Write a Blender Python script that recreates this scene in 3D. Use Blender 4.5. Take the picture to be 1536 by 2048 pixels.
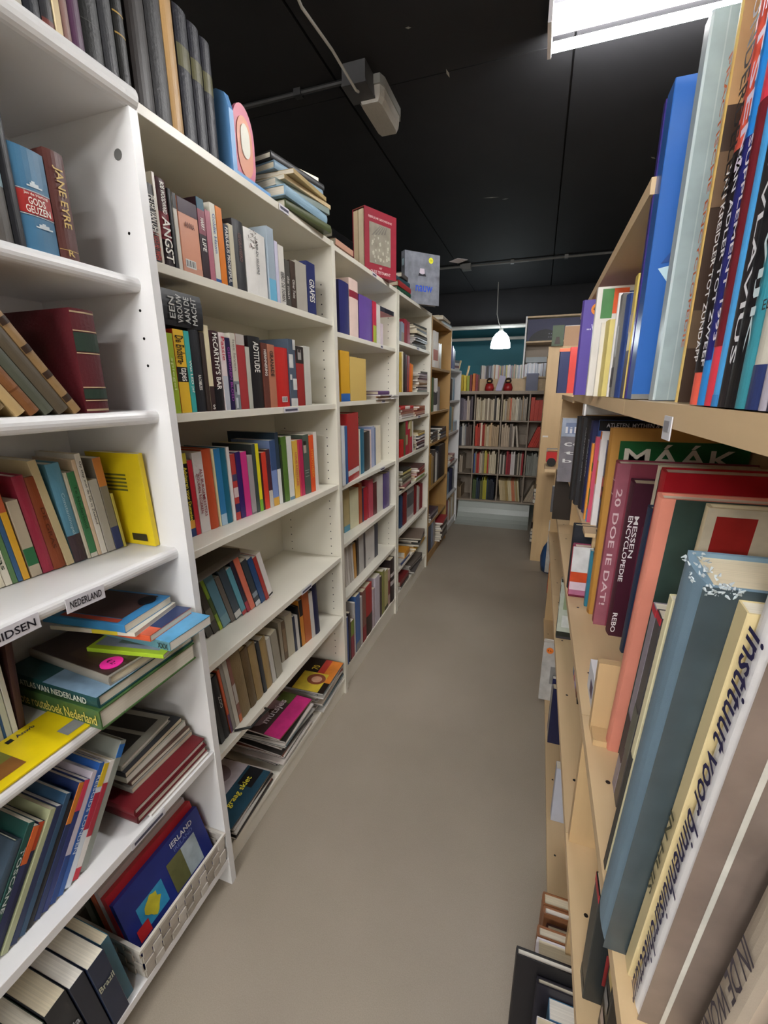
import bpy, math, random
from mathutils import Matrix, Vector
for _o in list(bpy.data.objects): bpy.data.objects.remove(_o)
scene = bpy.context.scene
COL = scene.collection
PI = math.pi
# ------------------------------------------------------------------ camera
PITCH, YAW, ROLL, CAMH, FPX = -.2696, -.335, -.0055, 1.3185, 871.0
cp, sp, cy_, sy_ = math.cos(PITCH), math.sin(PITCH), math.cos(YAW), math.sin(YAW)
fw = Vector((sy_*cp, cy_*cp, sp)); rt = Vector((cy_, -sy_, 0)); up = rt.cross(fw)
r2 = rt*math.cos(ROLL)+up*math.sin(ROLL); u2 = -rt*math.sin(ROLL)+up*math.cos(ROLL)
cam = bpy.data.cameras.new('camera'); camo = bpy.data.objects.new('camera', cam); COL.objects.link(camo)
camo.matrix_world = Matrix(((r2.x, u2.x, -fw.x, 0), (r2.y, u2.y, -fw.y, 0), (r2.z, u2.z, -fw.z, CAMH), (0, 0, 0, 1)))
cam.sensor_fit = 'HORIZONTAL'; cam.sensor_width = 36; cam.lens = 36*FPX/1536; cam.clip_start = .02
scene.camera = camo
# ------------------------------------------------------------------ world, exposure
w = bpy.data.worlds.new('world'); scene.world = w; w.use_nodes = True
w.node_tree.nodes['Background'].inputs[0].default_value = (.9, .95, 1, 1)
w.node_tree.nodes['Background'].inputs[1].default_value = .02
scene.view_settings.view_transform = 'Standard'; scene.view_settings.look = 'None'
scene.view_settings.exposure = 1.55; scene.view_settings.gamma = 1; scene.view_settings.use_curve_mapping = False
TUBE_POWER = 60.0; PENDANT_POWER = 40.0
scene.cycles.diffuse_bounces = 6
CEIL = 2.45
# ------------------------------------------------------------------ helpers
def lin(h):
    out = []
    for i in (0, 2, 4):
        c = int(h[i:i+2], 16)/255
        out.append(c/12.92 if c <= .04045 else ((c+.055)/1.055)**2.4)
    return (*out, 1)
def nmat(name):
    m = bpy.data.materials.new(name); m.use_nodes = True
    nt = m.node_tree; return m, nt, nt.nodes['Principled BSDF']
def node(nt, t, **kw):
    n = nt.nodes.new(t)
    for k, v in kw.items():
        if k in n.inputs: n.inputs[k].default_value = v
        else: setattr(n, k, v)
    return n
def surf(name, rough=.5, col=None, nscale=30, var=.08, bump=.0, bscale=200, spec=.5, metal=0, stretch=None, coat=0):
    """procedural surface; colour from the object's own colour unless given; soft noise variation, optional relief"""
    m, nt, b = nmat(name); L = nt.links.new
    if col is None:
        c = node(nt, 'ShaderNodeObjectInfo').outputs['Color']
    else:
        r = node(nt, 'ShaderNodeRGB'); r.outputs[0].default_value = lin(col) if isinstance(col, str) else (*col, 1); c = r.outputs[0]
    tc = node(nt, 'ShaderNodeTexCoord'); src = tc.outputs['Object']
    if stretch:
        mp = node(nt, 'ShaderNodeMapping'); mp.inputs['Scale'].default_value = stretch; L(src, mp.inputs[0]); src = mp.outputs[0]
    n = node(nt, 'ShaderNodeTexNoise', Scale=nscale, Detail=4.0); L(src, n.inputs['Vector'])
    mr = node(nt, 'ShaderNodeMapRange'); mr.inputs['To Min'].default_value = 1-var*1.6; mr.inputs['To Max'].default_value = 1+var*1.2
    L(n.outputs['Fac'], mr.inputs['Value'])
    mx = node(nt, 'ShaderNodeVectorMath', operation='MULTIPLY'); L(c, mx.inputs[0]); L(mr.outputs[0], mx.inputs[1])
    L(mx.outputs[0], b.inputs['Base Color'])
    b.inputs['Roughness'].default_value = rough; b.inputs['Metallic'].default_value = metal
    b.inputs['Specular IOR Level'].default_value = spec
    if coat: b.inputs['Coat Weight'].default_value = coat; b.inputs['Coat Roughness'].default_value = .12
    if bump:
        n2 = node(nt, 'ShaderNodeTexNoise', Scale=bscale, Detail=3.0); L(src, n2.inputs['Vector'])
        bp = node(nt, 'ShaderNodeBump', Strength=bump); bp.inputs['Distance'].default_value = .002
        L(n2.outputs['Fac'], bp.inputs['Height']); L(bp.outputs[0], b.inputs['Normal'])
    return m
MAT = {
 'p': surf('glossy_paper_cover', .36, nscale=18, var=.10, spec=.45),
 'h': surf('cloth_hardback_cover', .46, nscale=22, var=.10, bump=.06, bscale=900, spec=.4),
 'l': surf('worn_leather_cover', .5, nscale=14, var=.30, bump=.35, bscale=160, spec=.45),
 'm': surf('magazine_paper', .3, nscale=16, var=.14, spec=.5),
 'b': surf('plastic_binder_cover', .25, nscale=8, var=.05, spec=.5),
 'ink': surf('printed_ink', .45, nscale=20, var=.05, spec=.3),
 'art': surf('printed_picture', .34, nscale=26, var=.30, spec=.45),
 'white': surf('white_lacquered_chipboard', .38, 'e6e6e6', nscale=5, var=.03, bump=.02, bscale=300),
 'cream': surf('cream_melamine_chipboard', .4, 'e3dfd1', nscale=5, var=.03, bump=.02, bscale=300),
 'oak': surf('oak_veneer', .45, 'b08a52', nscale=9, var=.2, stretch=(1, 1, .12)),
 'birch': surf('pale_birch_board', .5, 'cdb28a', nscale=7, var=.12, stretch=(3, .35, 3)),
 'birch_up': surf('pale_birch_panel', .5, 'c4a67a', nscale=7, var=.14, stretch=(3, 3, .3)),
 'grey_wood': surf('greyed_plywood', .55, '9a8c7c', nscale=9, var=.14, stretch=(.4, 2, 2)),
 'plastic_blue': surf('painted_blue_wood', .4, nscale=6, var=.04),
 'metal': surf('brushed_grey_metal', .35, '9c9c9a', nscale=30, var=.1, metal=.8),
 'grey_plastic': surf('aged_grey_plastic', .5, '6a6a68', nscale=12, var=.15),
 'black': surf('black_plastic', .4, '0d0d0e', nscale=20, var=.1),
 'paper': surf('plain_paper_label', .6, nscale=20, var=.04),
}
def pages_mat():
    m, nt, b = nmat('page_block_edges'); L = nt.links.new
    c = node(nt, 'ShaderNodeObjectInfo').outputs['Color']
    tc = node(nt, 'ShaderNodeTexCoord'); mp = node(nt, 'ShaderNodeMapping'); mp.inputs['Scale'].default_value = (900, 2, 2)
    L(tc.outputs['Object'], mp.inputs[0])
    n = node(nt, 'ShaderNodeTexNoise', Scale=1.0, Detail=1.0); L(mp.outputs[0], n.inputs['Vector'])
    mr = node(nt, 'ShaderNodeMapRange'); mr.inputs['To Min'].default_value = .74; mr.inputs['To Max'].default_value = 1.1
    L(n.outputs['Fac'], mr.inputs['Value'])
    mx = node(nt, 'ShaderNodeVectorMath', operation='MULTIPLY'); L(c, mx.inputs[0]); L(mr.outputs[0], mx.inputs[1]); L(mx.outputs[0], b.inputs['Base Color'])
    b.inputs['Roughness'].default_value = .75; return m
MAT['pages'] = pages_mat()
def emis(name, col, s):
    m, nt, b = nmat(name); b.inputs['Emission Color'].default_value = (*col, 1); b.inputs['Emission Strength'].default_value = s
    b.inputs['Base Color'].default_value = (.9, .9, .9, 1); return m
class MB:
    """collects simple solids, links them as one mesh object"""
    def __init__(s): s.v = []; s.f = []
    def add(s, vs, fs):
        o = len(s.v); s.v += [tuple(p) for p in vs]; s.f += [tuple(i+o for i in f) for f in fs]; return s
    def box(s, x0, x1, y0, y1, z0, z1):
        return s.add([(x0,y0,z0),(x1,y0,z0),(x1,y1,z0),(x0,y1,z0),(x0,y0,z1),(x1,y0,z1),(x1,y1,z1),(x0,y1,z1)],
                     [(3,2,1,0),(4,5,6,7),(0,1,5,4),(1,2,6,5),(2,3,7,6),(3,0,4,7)])
    def prism(s, poly, z0, z1, ax='z'):
        n = len(poly)
        def P(a, b, c): return (a, b, c) if ax == 'z' else ((c, a, b) if ax == 'x' else (a, c, b))
        vs = [P(a, b, z0) for a, b in poly]+[P(a, b, z1) for a, b in poly]
        fs = [tuple(reversed(range(n))), tuple(range(n, 2*n))]+[(i, (i+1) % n, n+(i+1) % n, n+i) for i in range(n)]
        return s.add(vs, fs)
    def tube(s, pts, r, n=8, cap=True):
        pts = [Vector(p) for p in pts]; rings = []
        for i, p in enumerate(pts):
            d = (pts[min(i+1, len(pts)-1)]-pts[max(i-1, 0)]).normalized()
            a = d.orthogonal().normalized()
            if rings:
                a = (pa-d*pa.dot(d)); a = a.normalized() if a.length > 1e-6 else d.orthogonal().normalized()
            pa = a; b = d.cross(a); rr = r[i] if isinstance(r, (list, tuple)) else r
            rings.append([p+a*math.cos(2*PI*k/n)*rr+b*math.sin(2*PI*k/n)*rr for k in range(n)])
        vs = [q for R_ in rings for q in R_]; fs = []
        for i in range(len(pts)-1):
            for k in range(n): fs.append((i*n+k, i*n+(k+1) % n, (i+1)*n+(k+1) % n, (i+1)*n+k))
        if cap: fs += [tuple(reversed(range(n))), tuple((len(pts)-1)*n+k for k in range(n))]
        return s.add(vs, fs)
    def lathe(s, prof, n=20, c=(0, 0, 0)):
        vs = [(c[0]+r*math.cos(2*PI*k/n), c[1]+r*math.sin(2*PI*k/n), c[2]+z) for r, z in prof for k in range(n)]; fs = []
        for i in range(len(prof)-1):
            for k in range(n): fs.append((i*n+k, i*n+(k+1) % n, (i+1)*n+(k+1) % n, (i+1)*n+k))
        return s.add(vs, fs)
    def build(s, name, mat, parent=None, col=None, smooth=False, loc=None):
        me = bpy.data.meshes.new(name); me.from_pydata(s.v, [], s.f); me.update()
        if smooth: me.polygons.foreach_set('use_smooth', [True]*len(me.polygons))
        return link(name, me, mat, parent, col, loc)
def link(name, me, mat, parent=None, col=None, loc=None):
    if mat is not None and not me.materials: me.materials.append(MAT[mat] if isinstance(mat, str) else mat)
    o = bpy.data.objects.new(name, me); COL.objects.link(o)
    if parent: o.parent = parent
    if col: o.color = lin(col)
    if loc: o.location = loc
    return o
def empty(name, loc=(0, 0, 0), M=None):
    o = bpy.data.objects.new(name, None); COL.objects.link(o); o.empty_display_size = .05
    if M is not None: o.matrix_world = M
    else: o.location = loc
    return o
def tag(o, label, cat, group=None):
    o['label'] = label; o['category'] = cat
    if group: o['group'] = group
    return o
def struct(o): o['kind'] = 'structure'; return o
# ------------------------------------------------------------------ lettering (flat print)
TXT = {}
def text_mesh(s):
    if s in TXT: return TXT[s]
    c = bpy.data.curves.new('lettering', 'FONT'); c.body = s; c.size = 1; c.resolution_u = 2; c.offset = .012; c.fill_mode = 'FRONT'
    o = bpy.data.objects.new('lettering', c); COL.objects.link(o)
    dg = bpy.context.evaluated_depsgraph_get()
    me = bpy.data.meshes.new_from_object(o.evaluated_get(dg)); bpy.data.objects.remove(o)
    xs = [v.co.x for v in me.vertices]; ys = [v.co.y for v in me.vertices]
    x0, x1, y0, y1 = min(xs), max(xs), min(ys), max(ys)
    for v in me.vertices: v.co.x = (v.co.x-(x0+x1)/2)/(x1-x0); v.co.y = (v.co.y-(y0+y1)/2)/(y1-y0); v.co.z = 0
    me.materials.clear(); me.materials.append(MAT['ink']); TXT[s] = me; return me
def put_text(s, parent, origin, right, upv, wid, hei, col, name='lettering'):
    r = Vector(right); u = Vector(upv); n = r.cross(u)
    o = link(name, text_mesh(s), None, parent, col)
    o.matrix_local = Matrix(((r.x*wid, u.x*hei, n.x, origin[0]), (r.y*wid, u.y*hei, n.y, origin[1]), (r.z*wid, u.z*hei, n.z, origin[2]), (0, 0, 0, 1)))
    return o
# ------------------------------------------------------------------ books
KN = {'p': ('paperback_book', 'book'), 'h': ('hardback_book', 'book'), 'l': ('leather_bound_book', 'book'), 'm': ('magazine', 'magazine'), 'b': ('ring_binder', 'binder')}
RND = random.Random(3)
def face_quad(name, side, t, d, h, q, col, k, parent, mat='art'):
    """printed area on a cover; side 0 = x=0 cover, 1 = x=t cover; q = depth0, depth1, height0, height1 fractions"""
    y0, y1, z0, z1 = q[0]*d, q[1]*d, q[2]*h, q[3]*h
    e = .0004+.00025*k
    if side and len(q) > 5:
        vs = [(t+e, (y0+y1)/2+(y1-y0)/2*math.cos(2*PI*i/18), (z0+z1)/2+(z1-z0)/2*math.sin(2*PI*i/18)) for i in range(18)]
        return MB().add(vs, [tuple(range(18))]).build(name, mat, parent, col)
    if side: vs = [(t+e, y0, z0), (t+e, y1, z0), (t+e, y1, z1), (t+e, y0, z1)]
    else: vs = [(-e, y1, z0), (-e, y0, z0), (-e, y0, z1), (-e, y1, z1)]
    return MB().add(vs, [(0, 1, 2, 3)]).build(name, mat, parent, col)
def disc(name, t, yc, zc, r, col, parent, mat='ink', off=.0018, ry=1):
    n = 18; vs = [(t+off, yc+r*math.cos(2*PI*i/n), zc+r*ry*math.sin(2*PI*i/n)) for i in range(n)]
    vs += [(t, a[1], a[2]) for a in vs[:n]]
    fs = [tuple(range(n))]+[(i, i+n, (i+1) % n+n, (i+1) % n) for i in range(n)]
    return MB().add(vs, fs).build(name, mat, parent, col)
def make_book(rec, group):
    x, y, z, yaw, lean, lay, t, h, d, kind, col, ex, lab = rec
    ex = ex or {}
    M = Matrix.Translation((x, y, z)) @ Matrix.Rotation(math.radians(yaw), 4, 'Z')
    if lean: M = M @ Matrix.Rotation(math.radians(lean), 4, 'Y')
    if lay: M = M @ Matrix.Rotation(-PI/2, 4, 'Y')
    nm, cat = KN[kind]
    if kind == 'p' and 'travel guides' in group: nm = 'travel_guide'
    elif kind == 'p' and t < .0145: nm = 'thin_paperback'
    elif kind == 'p' and x > 0: nm = 'right_hand_paperback'  # every thicker right-hand paperback, named by its side, not its content
    elif kind == 'p' and lay: nm = 'stacked_paperback'
    root = empty(nm, M=M); tag(root, lab, cat, group)
    hard = kind in 'hlb'
    c = min(.0026 if hard else (.0005 if kind == 'm' else .001), t*.22)
    b = min(.0035, t*.12) if kind in 'hl' else 0
    if kind in 'hl':
        n = 6; arc = [(t*i/n, b*(2*i/n-1)**2) for i in range(n+1)]
    else:
        e = min(.0008, t*.2); arc = [(0, e), (e, 0), (t-e, 0), (t, e)]
    poly = [(0, d)]+arc+[(t, d), (t-c, d), (t-c, b+c), (c, b+c), (c, d)]
    MB().prism(poly, 0, h).build('cover', kind, root, col)
    m = .003 if hard else .0006
    pc = ('d2bf94', 'c8b48a', 'd8c8a4')[RND.randrange(3)] if kind == 'l' else ('e2dccb', 'dcd4c0', 'e8e4da', 'd6cbb0')[RND.randrange(4)]
    if kind == 'm': pc = ('dcd8d2', 'c8c4bc', 'd4ccc8')[RND.randrange(3)]
    MB().box(c+.0001, t-c-.0001, b+c, d-(m if hard else .0008), m, h-m).build('page_block', 'pages', root, pc)
    def band(z0, z1, colr, k=0):
        e = .0004+.0002*k
        pts = [(px_, py_-e) for px_, py_ in arc]
        nn = len(pts); vs = [(p[0], p[1], z0*h) for p in pts]+[(p[0], p[1], z1*h) for p in pts]
        fs = [(i, i+1, nn+i+1, nn+i) for i in range(nn-1)]
        MB().add(vs, fs).build('spine_band', 'ink', root, colr)
    for k, (z0, z1, bc) in enumerate(ex.get('b', [])): band(z0, z1, bc, k)
    ts = ex.get('t', []); e = -.0016
    for k, (s, zc, ln, sz, tc, o) in enumerate(ts):
        if o in 'vl':
            xx = t/2; hh = sz*t
            if ex.get('two'): xx = t*(.68, .32)[k]; hh = sz*t
            put_text(s, root, (xx, e, zc*h), (0, 0, -1), (1, 0, 0), ln*h, hh, tc, 'title_lettering')
        else:
            wd = ln*t; hh = min(sz*t, h*.2) if o == 'h' else sz*h
            put_text(s, root, (t/2, e, zc*h), (1, 0, 0), (0, 0, 1), wd, hh, tc, 'title_lettering')
    for (s, zc, ln, sz, tc, o) in ex.get('t2', []):
        put_text(s, root, (t*.4, e, zc*h), (0, 0, -1), (1, 0, 0), ln*h, sz*t, tc, 'publisher_lettering')
    for k, q in enumerate(ex.get('cv', [])): face_quad('cover_print', 0, t, d, h, q, q[4], k, root)
    for k, q in enumerate(ex.get('cv2', [])+ex.get('rcv', [])): face_quad('cover_picture', 1, t, d, h, q, q[4], k, root)
    off = t+.0004+.00025*(len(ex.get('cv2', []))+len(ex.get('rcv', [])))+.0004
    for (s, yc, zc, wf, hf, tc) in ex.get('rt', []):
        put_text(s, root, (off, yc*d, zc*h), (0, 1, 0), (0, 0, 1), wf*d, hf*h, tc, 'cover_lettering')
    for (s, ym, zc, ln, sm, tc) in ex.get('vt', []):
        put_text(s, root, (off, ym, zc*h), (0, 0, -1), (0, 1, 0), ln*h, sm, tc, 'title_lettering')
    for (s, yc, zc, wf, hf, tc) in ex.get('ct', []):
        put_text(s, root, (off, yc*d, zc*h), (0, 0, -1), (0, 1, 0), wf*h, hf*d, tc, 'cover_lettering')
    for key, ry in (('st', .7), ('sk', 1)):
        if key in ex:
            yc, zc, r, sc, s = ex[key]
            st = disc('price_sticker', off, yc*d, zc*h, r, sc, root)
            if s:
                if key == 'st': put_text(s, st, (off+.0022, yc*d, zc*h), (0, 0, -1), (0, 1, 0), r*1.2, r*.6, '3a1030', 'price_lettering')
                else: put_text(s, st, (off+.0022, yc*d, zc*h), (0, 1, 0), (0, 0, 1), r*1.3, r*.7, '20140c', 'price_lettering')
    if 'bc' in ex:
        fx, fz = ex['bc']; w_, h_ = min(.03, t*.6), .016
        m_ = MB(); x0 = fx*t
        m_.add([(x0, e+.0005, fz*h), (x0+w_, e+.0005, fz*h), (x0+w_, e+.0005, fz*h+h_), (x0, e+.0005, fz*h+h_)], [(0, 1, 2, 3)])
        bo = m_.build('barcode', 'ink', root, 'e8e8e4'); m2 = MB()
        for i in range(9):
            a = x0+w_*(.08+i*.1); bw = w_*(.03+.03*(i % 3 == 0))
            m2.add([(a, e+.0002, fz*h+h_*.15), (a+bw, e+.0002, fz*h+h_*.15), (a+bw, e+.0002, fz*h+h_*.9), (a, e+.0002, fz*h+h_*.9)], [(0, 1, 2, 3)])
        m2.build('barcode_stripes', 'ink', bo, '1a1a1c')
    if 'or' in ex:
        m_ = MB(); R_ = t*.24; cx_, cz_ = t*.36, h*.86; rr = random.Random(5)
        for i in range(26):
            a = rr.uniform(0, 2*PI); r0 = R_*rr.uniform(.25, .95); a2 = a+rr.uniform(-.5, .5); r1 = r0+R_*rr.uniform(-.2, .25); r1 = min(r1, R_)
            m_.tube([(cx_+r0*math.cos(a), e, cz_+r0*math.sin(a)), (cx_+r1*math.cos(a2), e, cz_+r1*math.sin(a2))], .0007, 4)
        m_.build('tree_ornament', 'ink', root, '5a4a44')
    for k, (x0_, x1_, z0_, z1_, pc_) in enumerate(ex.get('sp', [])):
        e2 = -.0007-.0001*k
        MB().add([(x0_*t, e2, z0_*h), (x1_*t, e2, z0_*h), (x1_*t, e2, z1_*h), (x0_*t, e2, z1_*h)], [(0, 1, 2, 3)]).build('spine_print', 'art', root, pc_)
    if 'star' in ex:
        e2 = t+.0006
        MB().add([(e2, .009, h*.445), (e2, .02, h*.4), (e2, .03, h*.34), (e2, .05, h*.47)], [(0, 1, 2, 3)]).build('star_print', 'ink', root, 'b8d4dc')
        MB().add([(e2, .011, h*.46), (e2, .05, h*.48), (e2, .04, h*.58)], [(0, 1, 2)]).build('star_shade_print', 'ink', root, '1f4684')
        MB().box(t, t+.002, 0, d, 0, .006).build('metal_edge', 'metal', root)
    if 'rdot' in ex:
        yc, zc, r, sc = ex['rdot']; dd = disc('round_emblem', off, yc*d, zc*h, r*.6, sc, root)
        put_text('H', dd, (off+.0022, yc*d, zc*h), (0, 1, 0), (0, 0, 1), r*.5, r*.6, 'f0e8e8', 'emblem_letter')
    if 'fray' in ex:
        m_ = MB(); rr = random.Random(9)
        for i in range(110):
            a = rr.uniform(0, 1); p = Vector((t*a, b*(2*a-1)**2+rr.uniform(-.001, .012), h-rr.uniform(-.001, .008)))
            if i % 3 == 0: p = Vector((t, rr.uniform(.0, .02), h-rr.uniform(0, .006)))
            q = p+Vector((rr.uniform(-.0035, .0035), rr.uniform(-.003, .003), rr.uniform(-.002, .003)))
            m_.tube([p, q], [.001, .0003], 4)
        fo = m_.build('frayed_cloth', 'paper', root, 'b4bec2'); fo['kind'] = 'stuff'
    return root
# ------------------------------------------------------------------ room shell
def concrete():
    m, nt, b = nmat('painted_concrete_floor'); L = nt.links.new
    tc = node(nt, 'ShaderNodeTexCoord')
    n1 = node(nt, 'ShaderNodeTexNoise', Scale=1.6, Detail=5.0); n2 = node(nt, 'ShaderNodeTexNoise', Scale=60.0, Detail=2.0)
    n3 = node(nt, 'ShaderNodeTexNoise', Scale=420.0, Detail=1.0)
    for n in (n1, n2, n3): L(tc.outputs['Object'], n.inputs['Vector'])
    r = node(nt, 'ShaderNodeValToRGB'); r.color_ramp.elements[0].position = .3; r.color_ramp.elements[0].color = lin('92887a'); r.color_ramp.elements[1].position = .75; r.color_ramp.elements[1].color = lin('a09688')
    L(n1.outputs['Fac'], r.inputs[0])
    s = node(nt, 'ShaderNodeMapRange'); s.inputs['From Min'].default_value = .3; s.inputs['From Max'].default_value = .7; s.inputs['To Min'].default_value = .93; s.inputs['To Max'].default_value = 1.06
    L(n3.outputs['Fac'], s.inputs['Value'])
    mx = node(nt, 'ShaderNodeVectorMath', operation='MULTIPLY'); L(r.outputs[0], mx.inputs[0]); L(s.outputs[0], mx.inputs[1]); L(mx.outputs[0], b.inputs['Base Color'])
    b.inputs['Roughness'].default_value = .42; b.inputs['Specular IOR Level'].default_value = .35
    bp = node(nt, 'ShaderNodeBump', Strength=.12); bp.inputs['Distance'].default_value = .003; L(n2.outputs['Fac'], bp.inputs['Height']); L(bp.outputs[0], b.inputs['Normal'])
    return m
MAT['floor'] = concrete()
MAT['ceil'] = surf('black_ceiling_board', .75, (.018, .018, .02), nscale=3, var=.2, bump=.05, bscale=120, spec=.2)
MAT['wall'] = surf('dark_painted_wall', .7, '2a2b2e', nscale=3, var=.1)
MAT['pale_wall'] = surf('pale_grey_plaster', .8, 'c4c0b8', nscale=3, var=.05)
MAT['teal'] = surf('teal_painted_wall', .6, '1d6d7c', nscale=2, var=.12)
X0, X1, Y0, Y1 = -3.2, 2.2, -5.0, 6.6
struct(MB().box(X0, X1, Y0, Y1, -.05, 0).build('floor', 'floor'))
ceil = struct(MB().box(X0, X1, Y0, Y1, CEIL+.012, CEIL+.08).build('ceiling', 'ceil'))
# ceiling boards with open joints
for i, (xa, xb) in enumerate([(-3.2, -2.03), (-2.02, -.83), (-.82, .008), (.016, 1.19), (1.2, 2.2)]):
    for ya, yb in [(-5, -2.8), (-2.795, -.5), (-.495, 1.94), (1.945, 4.5), (4.505, 6.6)]:
        MB().box(xa, xb, ya, yb, CEIL, CEIL+.0119).build('ceiling_board', 'ceil', ceil)
for nm_, b_, m_ in (('wall_left', (X0-.1, X0, Y0, Y1, 0, CEIL), 'pale_wall'), ('wall_right', (X1, X1+.1, Y0, Y1, 0, CEIL), 'pale_wall'),
                    ('wall_near', (X0, X1, Y0-.1, Y0, 0, CEIL), 'pale_wall'), ('wall_far', (X0, X1, Y1, Y1+.1, 0, CEIL), 'teal')):
    struct(MB().box(*b_).build(nm_, m_))
# dark downstand beam in front of the far room
struct(MB().box(X0, X1, 5.66, 5.86, 2.07, CEIL-.001).build('trim_1', 'ceil'))
# pale paint chips left on the black ceiling
for (px_, py_, l_, a_) in [(-.38, 3.1, .1, .2), (-.30, 3.15, .04, .1), (.44, 2.9, .04, .8), (-.42, 1.95, .05, 1.5), (-.5, 1.7, .02, .3)]:
    ca, sa = math.cos(a_), math.sin(a_); wv = .005
    vs = [(px_-ca*l_/2, py_-sa*l_/2, CEIL-.0006), (px_+sa*wv, py_-ca*wv, CEIL-.0006), (px_+ca*l_/2, py_+sa*l_/2, CEIL-.0006), (px_-sa*wv, py_+ca*wv, CEIL-.0006)]
    MB().add(vs, [(0, 1, 2, 3)]).build('bare_patch', 'paper', ceil, '9a968c')
# ------------------------------------------------------------------ lamps
def fluorescent(x0, x1, y, label, power=TUBE_POWER):
    r = empty('fluorescent_fixture', (x0, y, CEIL)); L_ = x1-x0
    MB().box(0, L_, -.028, .028, -.045, -.0005).build('housing', 'white_enamel', r)
    MB().prism([(-.024, -.0452), (-.012, -.056), (.012, -.056), (.024, -.0452)], .013, L_-.013, 'x').build('reflector', 'white_enamel', r)
    for e in (0, L_-.012): MB().box(e, e+.012, -.08, .08, -.075, -.0005).build('end_cap', 'white_enamel', r)
    for yy in (-.052, .052):
        MB().tube([(.012, yy, -.062), (L_-.012, yy, -.062)], .013, 16).build('tube', emis('lit_tube_glass', (1, .985, .97), power), r, smooth=True)
    return tag(r, label, 'lamp')
MAT['white_enamel'] = surf('white_enamelled_steel', .35, 'e0dfe4', nscale=6, var=.02)
fluorescent(-.07, .53, 1.79, 'lit twin-tube fluorescent fixture on the black ceiling at upper right')
for k_, (xa, yy, pw) in enumerate([(-.68, -.45, 34), (-.68, -1.9, 95), (-1.9, -1.9, 80), (.5, -1.9, 45), (-1.3, -3.6, 120), (.1, -3.6, 120)]):  # rows behind the nearest one are unseen fixtures added as fill light
    fluorescent(xa, xa+.6, yy, ['lit fluorescent fixture nearest behind the viewpoint, over the aisle', 'added fill fluorescent fixture straight behind the viewpoint, second row back', 'added fill fluorescent fixture behind the viewpoint, left of the second row', 'added fill fluorescent fixture behind the viewpoint, right of the second row', 'added fill fluorescent fixture at the rear wall, left one', 'added fill fluorescent fixture at the rear wall, right one'][k_], pw)
# bulkhead emergency light with junction box and conduits
em = empty('bulkhead_light', (-.70, 1.99, CEIL))
body = [(-.045, -.13), (.045, -.13), (.055, -.1), (.055, .1), (.045, .13), (-.045, .13), (-.055, .1), (-.055, -.1)]
MAT['frosted'] = surf('frosted_plastic_diffuser', .35, 'b0aca4', nscale=60, var=.12, stretch=(6, .5, 1))
MB().prism(body, -.03, -.0005).build('base', 'grey_light', em) if 'grey_light' in MAT else MB().prism(body, -.03, -.0005).build('base', surf('pale_grey_plastic', .5, '8a8a86'), em)
vs = []; n = len(body)
for s_, z_ in ((.94, -.03), (.9, -.06), (.7, -.078)): vs += [(a*s_, b_*s_*(1 if s_ > .8 else 1.25), z_) for a, b_ in body]
fs = [(i+k*n, i+(k+1)*n, (i+1) % n+(k+1)*n, (i+1) % n+k*n) for k in (0, 1) for i in range(n)]+[tuple(2*n+i for i in range(n))[::-1]]
MB().add(vs, fs).build('diffuser', 'frosted', em)
tag(em, 'unlit oblong bulkhead light on the black ceiling', 'lamp')
MAT['box_plastic'] = surf('dark_grey_plastic', .5, '434345', nscale=12, var=.15)
jb = empty('junction_box', (-.725, 1.83, CEIL))
MB().box(-.045, .045, -.055, .055, -.06, -.0005).build('box', 'box_plastic', jb)
MB().box(-.047, .047, -.057, .057, -.068, -.0605).build('lid', 'box_plastic', jb)
MB().tube([(.02, .05, -.03), (.024, .075, -.035), (.024, .1, -.03)], .007).build('cable_gland', 'box_plastic', jb)
tag(jb, 'dark grey ceiling junction box beside the bulkhead light', 'junction box')
MAT['cable'] = surf('white_cable_sheath', .5, 'b0aea8')
c_ = MB().tube([(-.73, .85, CEIL-.03), (-.745, 1.05, CEIL-.05), (-.72, 1.25, CEIL-.045), (-.75, 1.45, CEIL-.05), (-.735, 1.62, CEIL-.055), (-.722, 1.79, CEIL-.078), (-.72, 1.81, CEIL-.0735)], .0045, 8).build('loose_cable', 'cable')
tag(c_, 'loose white cable hanging from the ceiling to the junction box', 'cable')
cd = empty('conduit', (-2, 1.845, CEIL))
MAT['dark_plastic'] = surf('black_painted_plastic', .5, '262627', nscale=12, var=.15)
MB().tube([(0, 0, -.012), (1.228, 0, -.012)], .009).build('pipe', 'dark_plastic', cd)
for k in range(3): MB().box(.2+k*.4, .23+k*.4, -.014, .014, -.024, -.0005).build('clip', 'dark_plastic', cd)
tag(cd, 'faint grey conduit running left from the junction box', 'conduit')
cd = empty('conduit', (-2, 4.5, CEIL))
MAT['conduit'] = surf('grey_conduit', .5, '5c5c5a')
MB().tube([(0, 0, -.016), (3.2, .0, -.016)], .010).build('pipe', 'conduit', cd)
MB().box(1.22, 1.3, -.035, .035, -.05, -.0005).build('socket_box', 'conduit', cd)
for k in range(6): MB().box(.3+k*.45, .33+k*.45, -.017, .017, -.03, -.0005).build('clip', 'conduit', cd)
tag(cd, 'white conduit crossing the ceiling before the far room', 'conduit')
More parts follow.
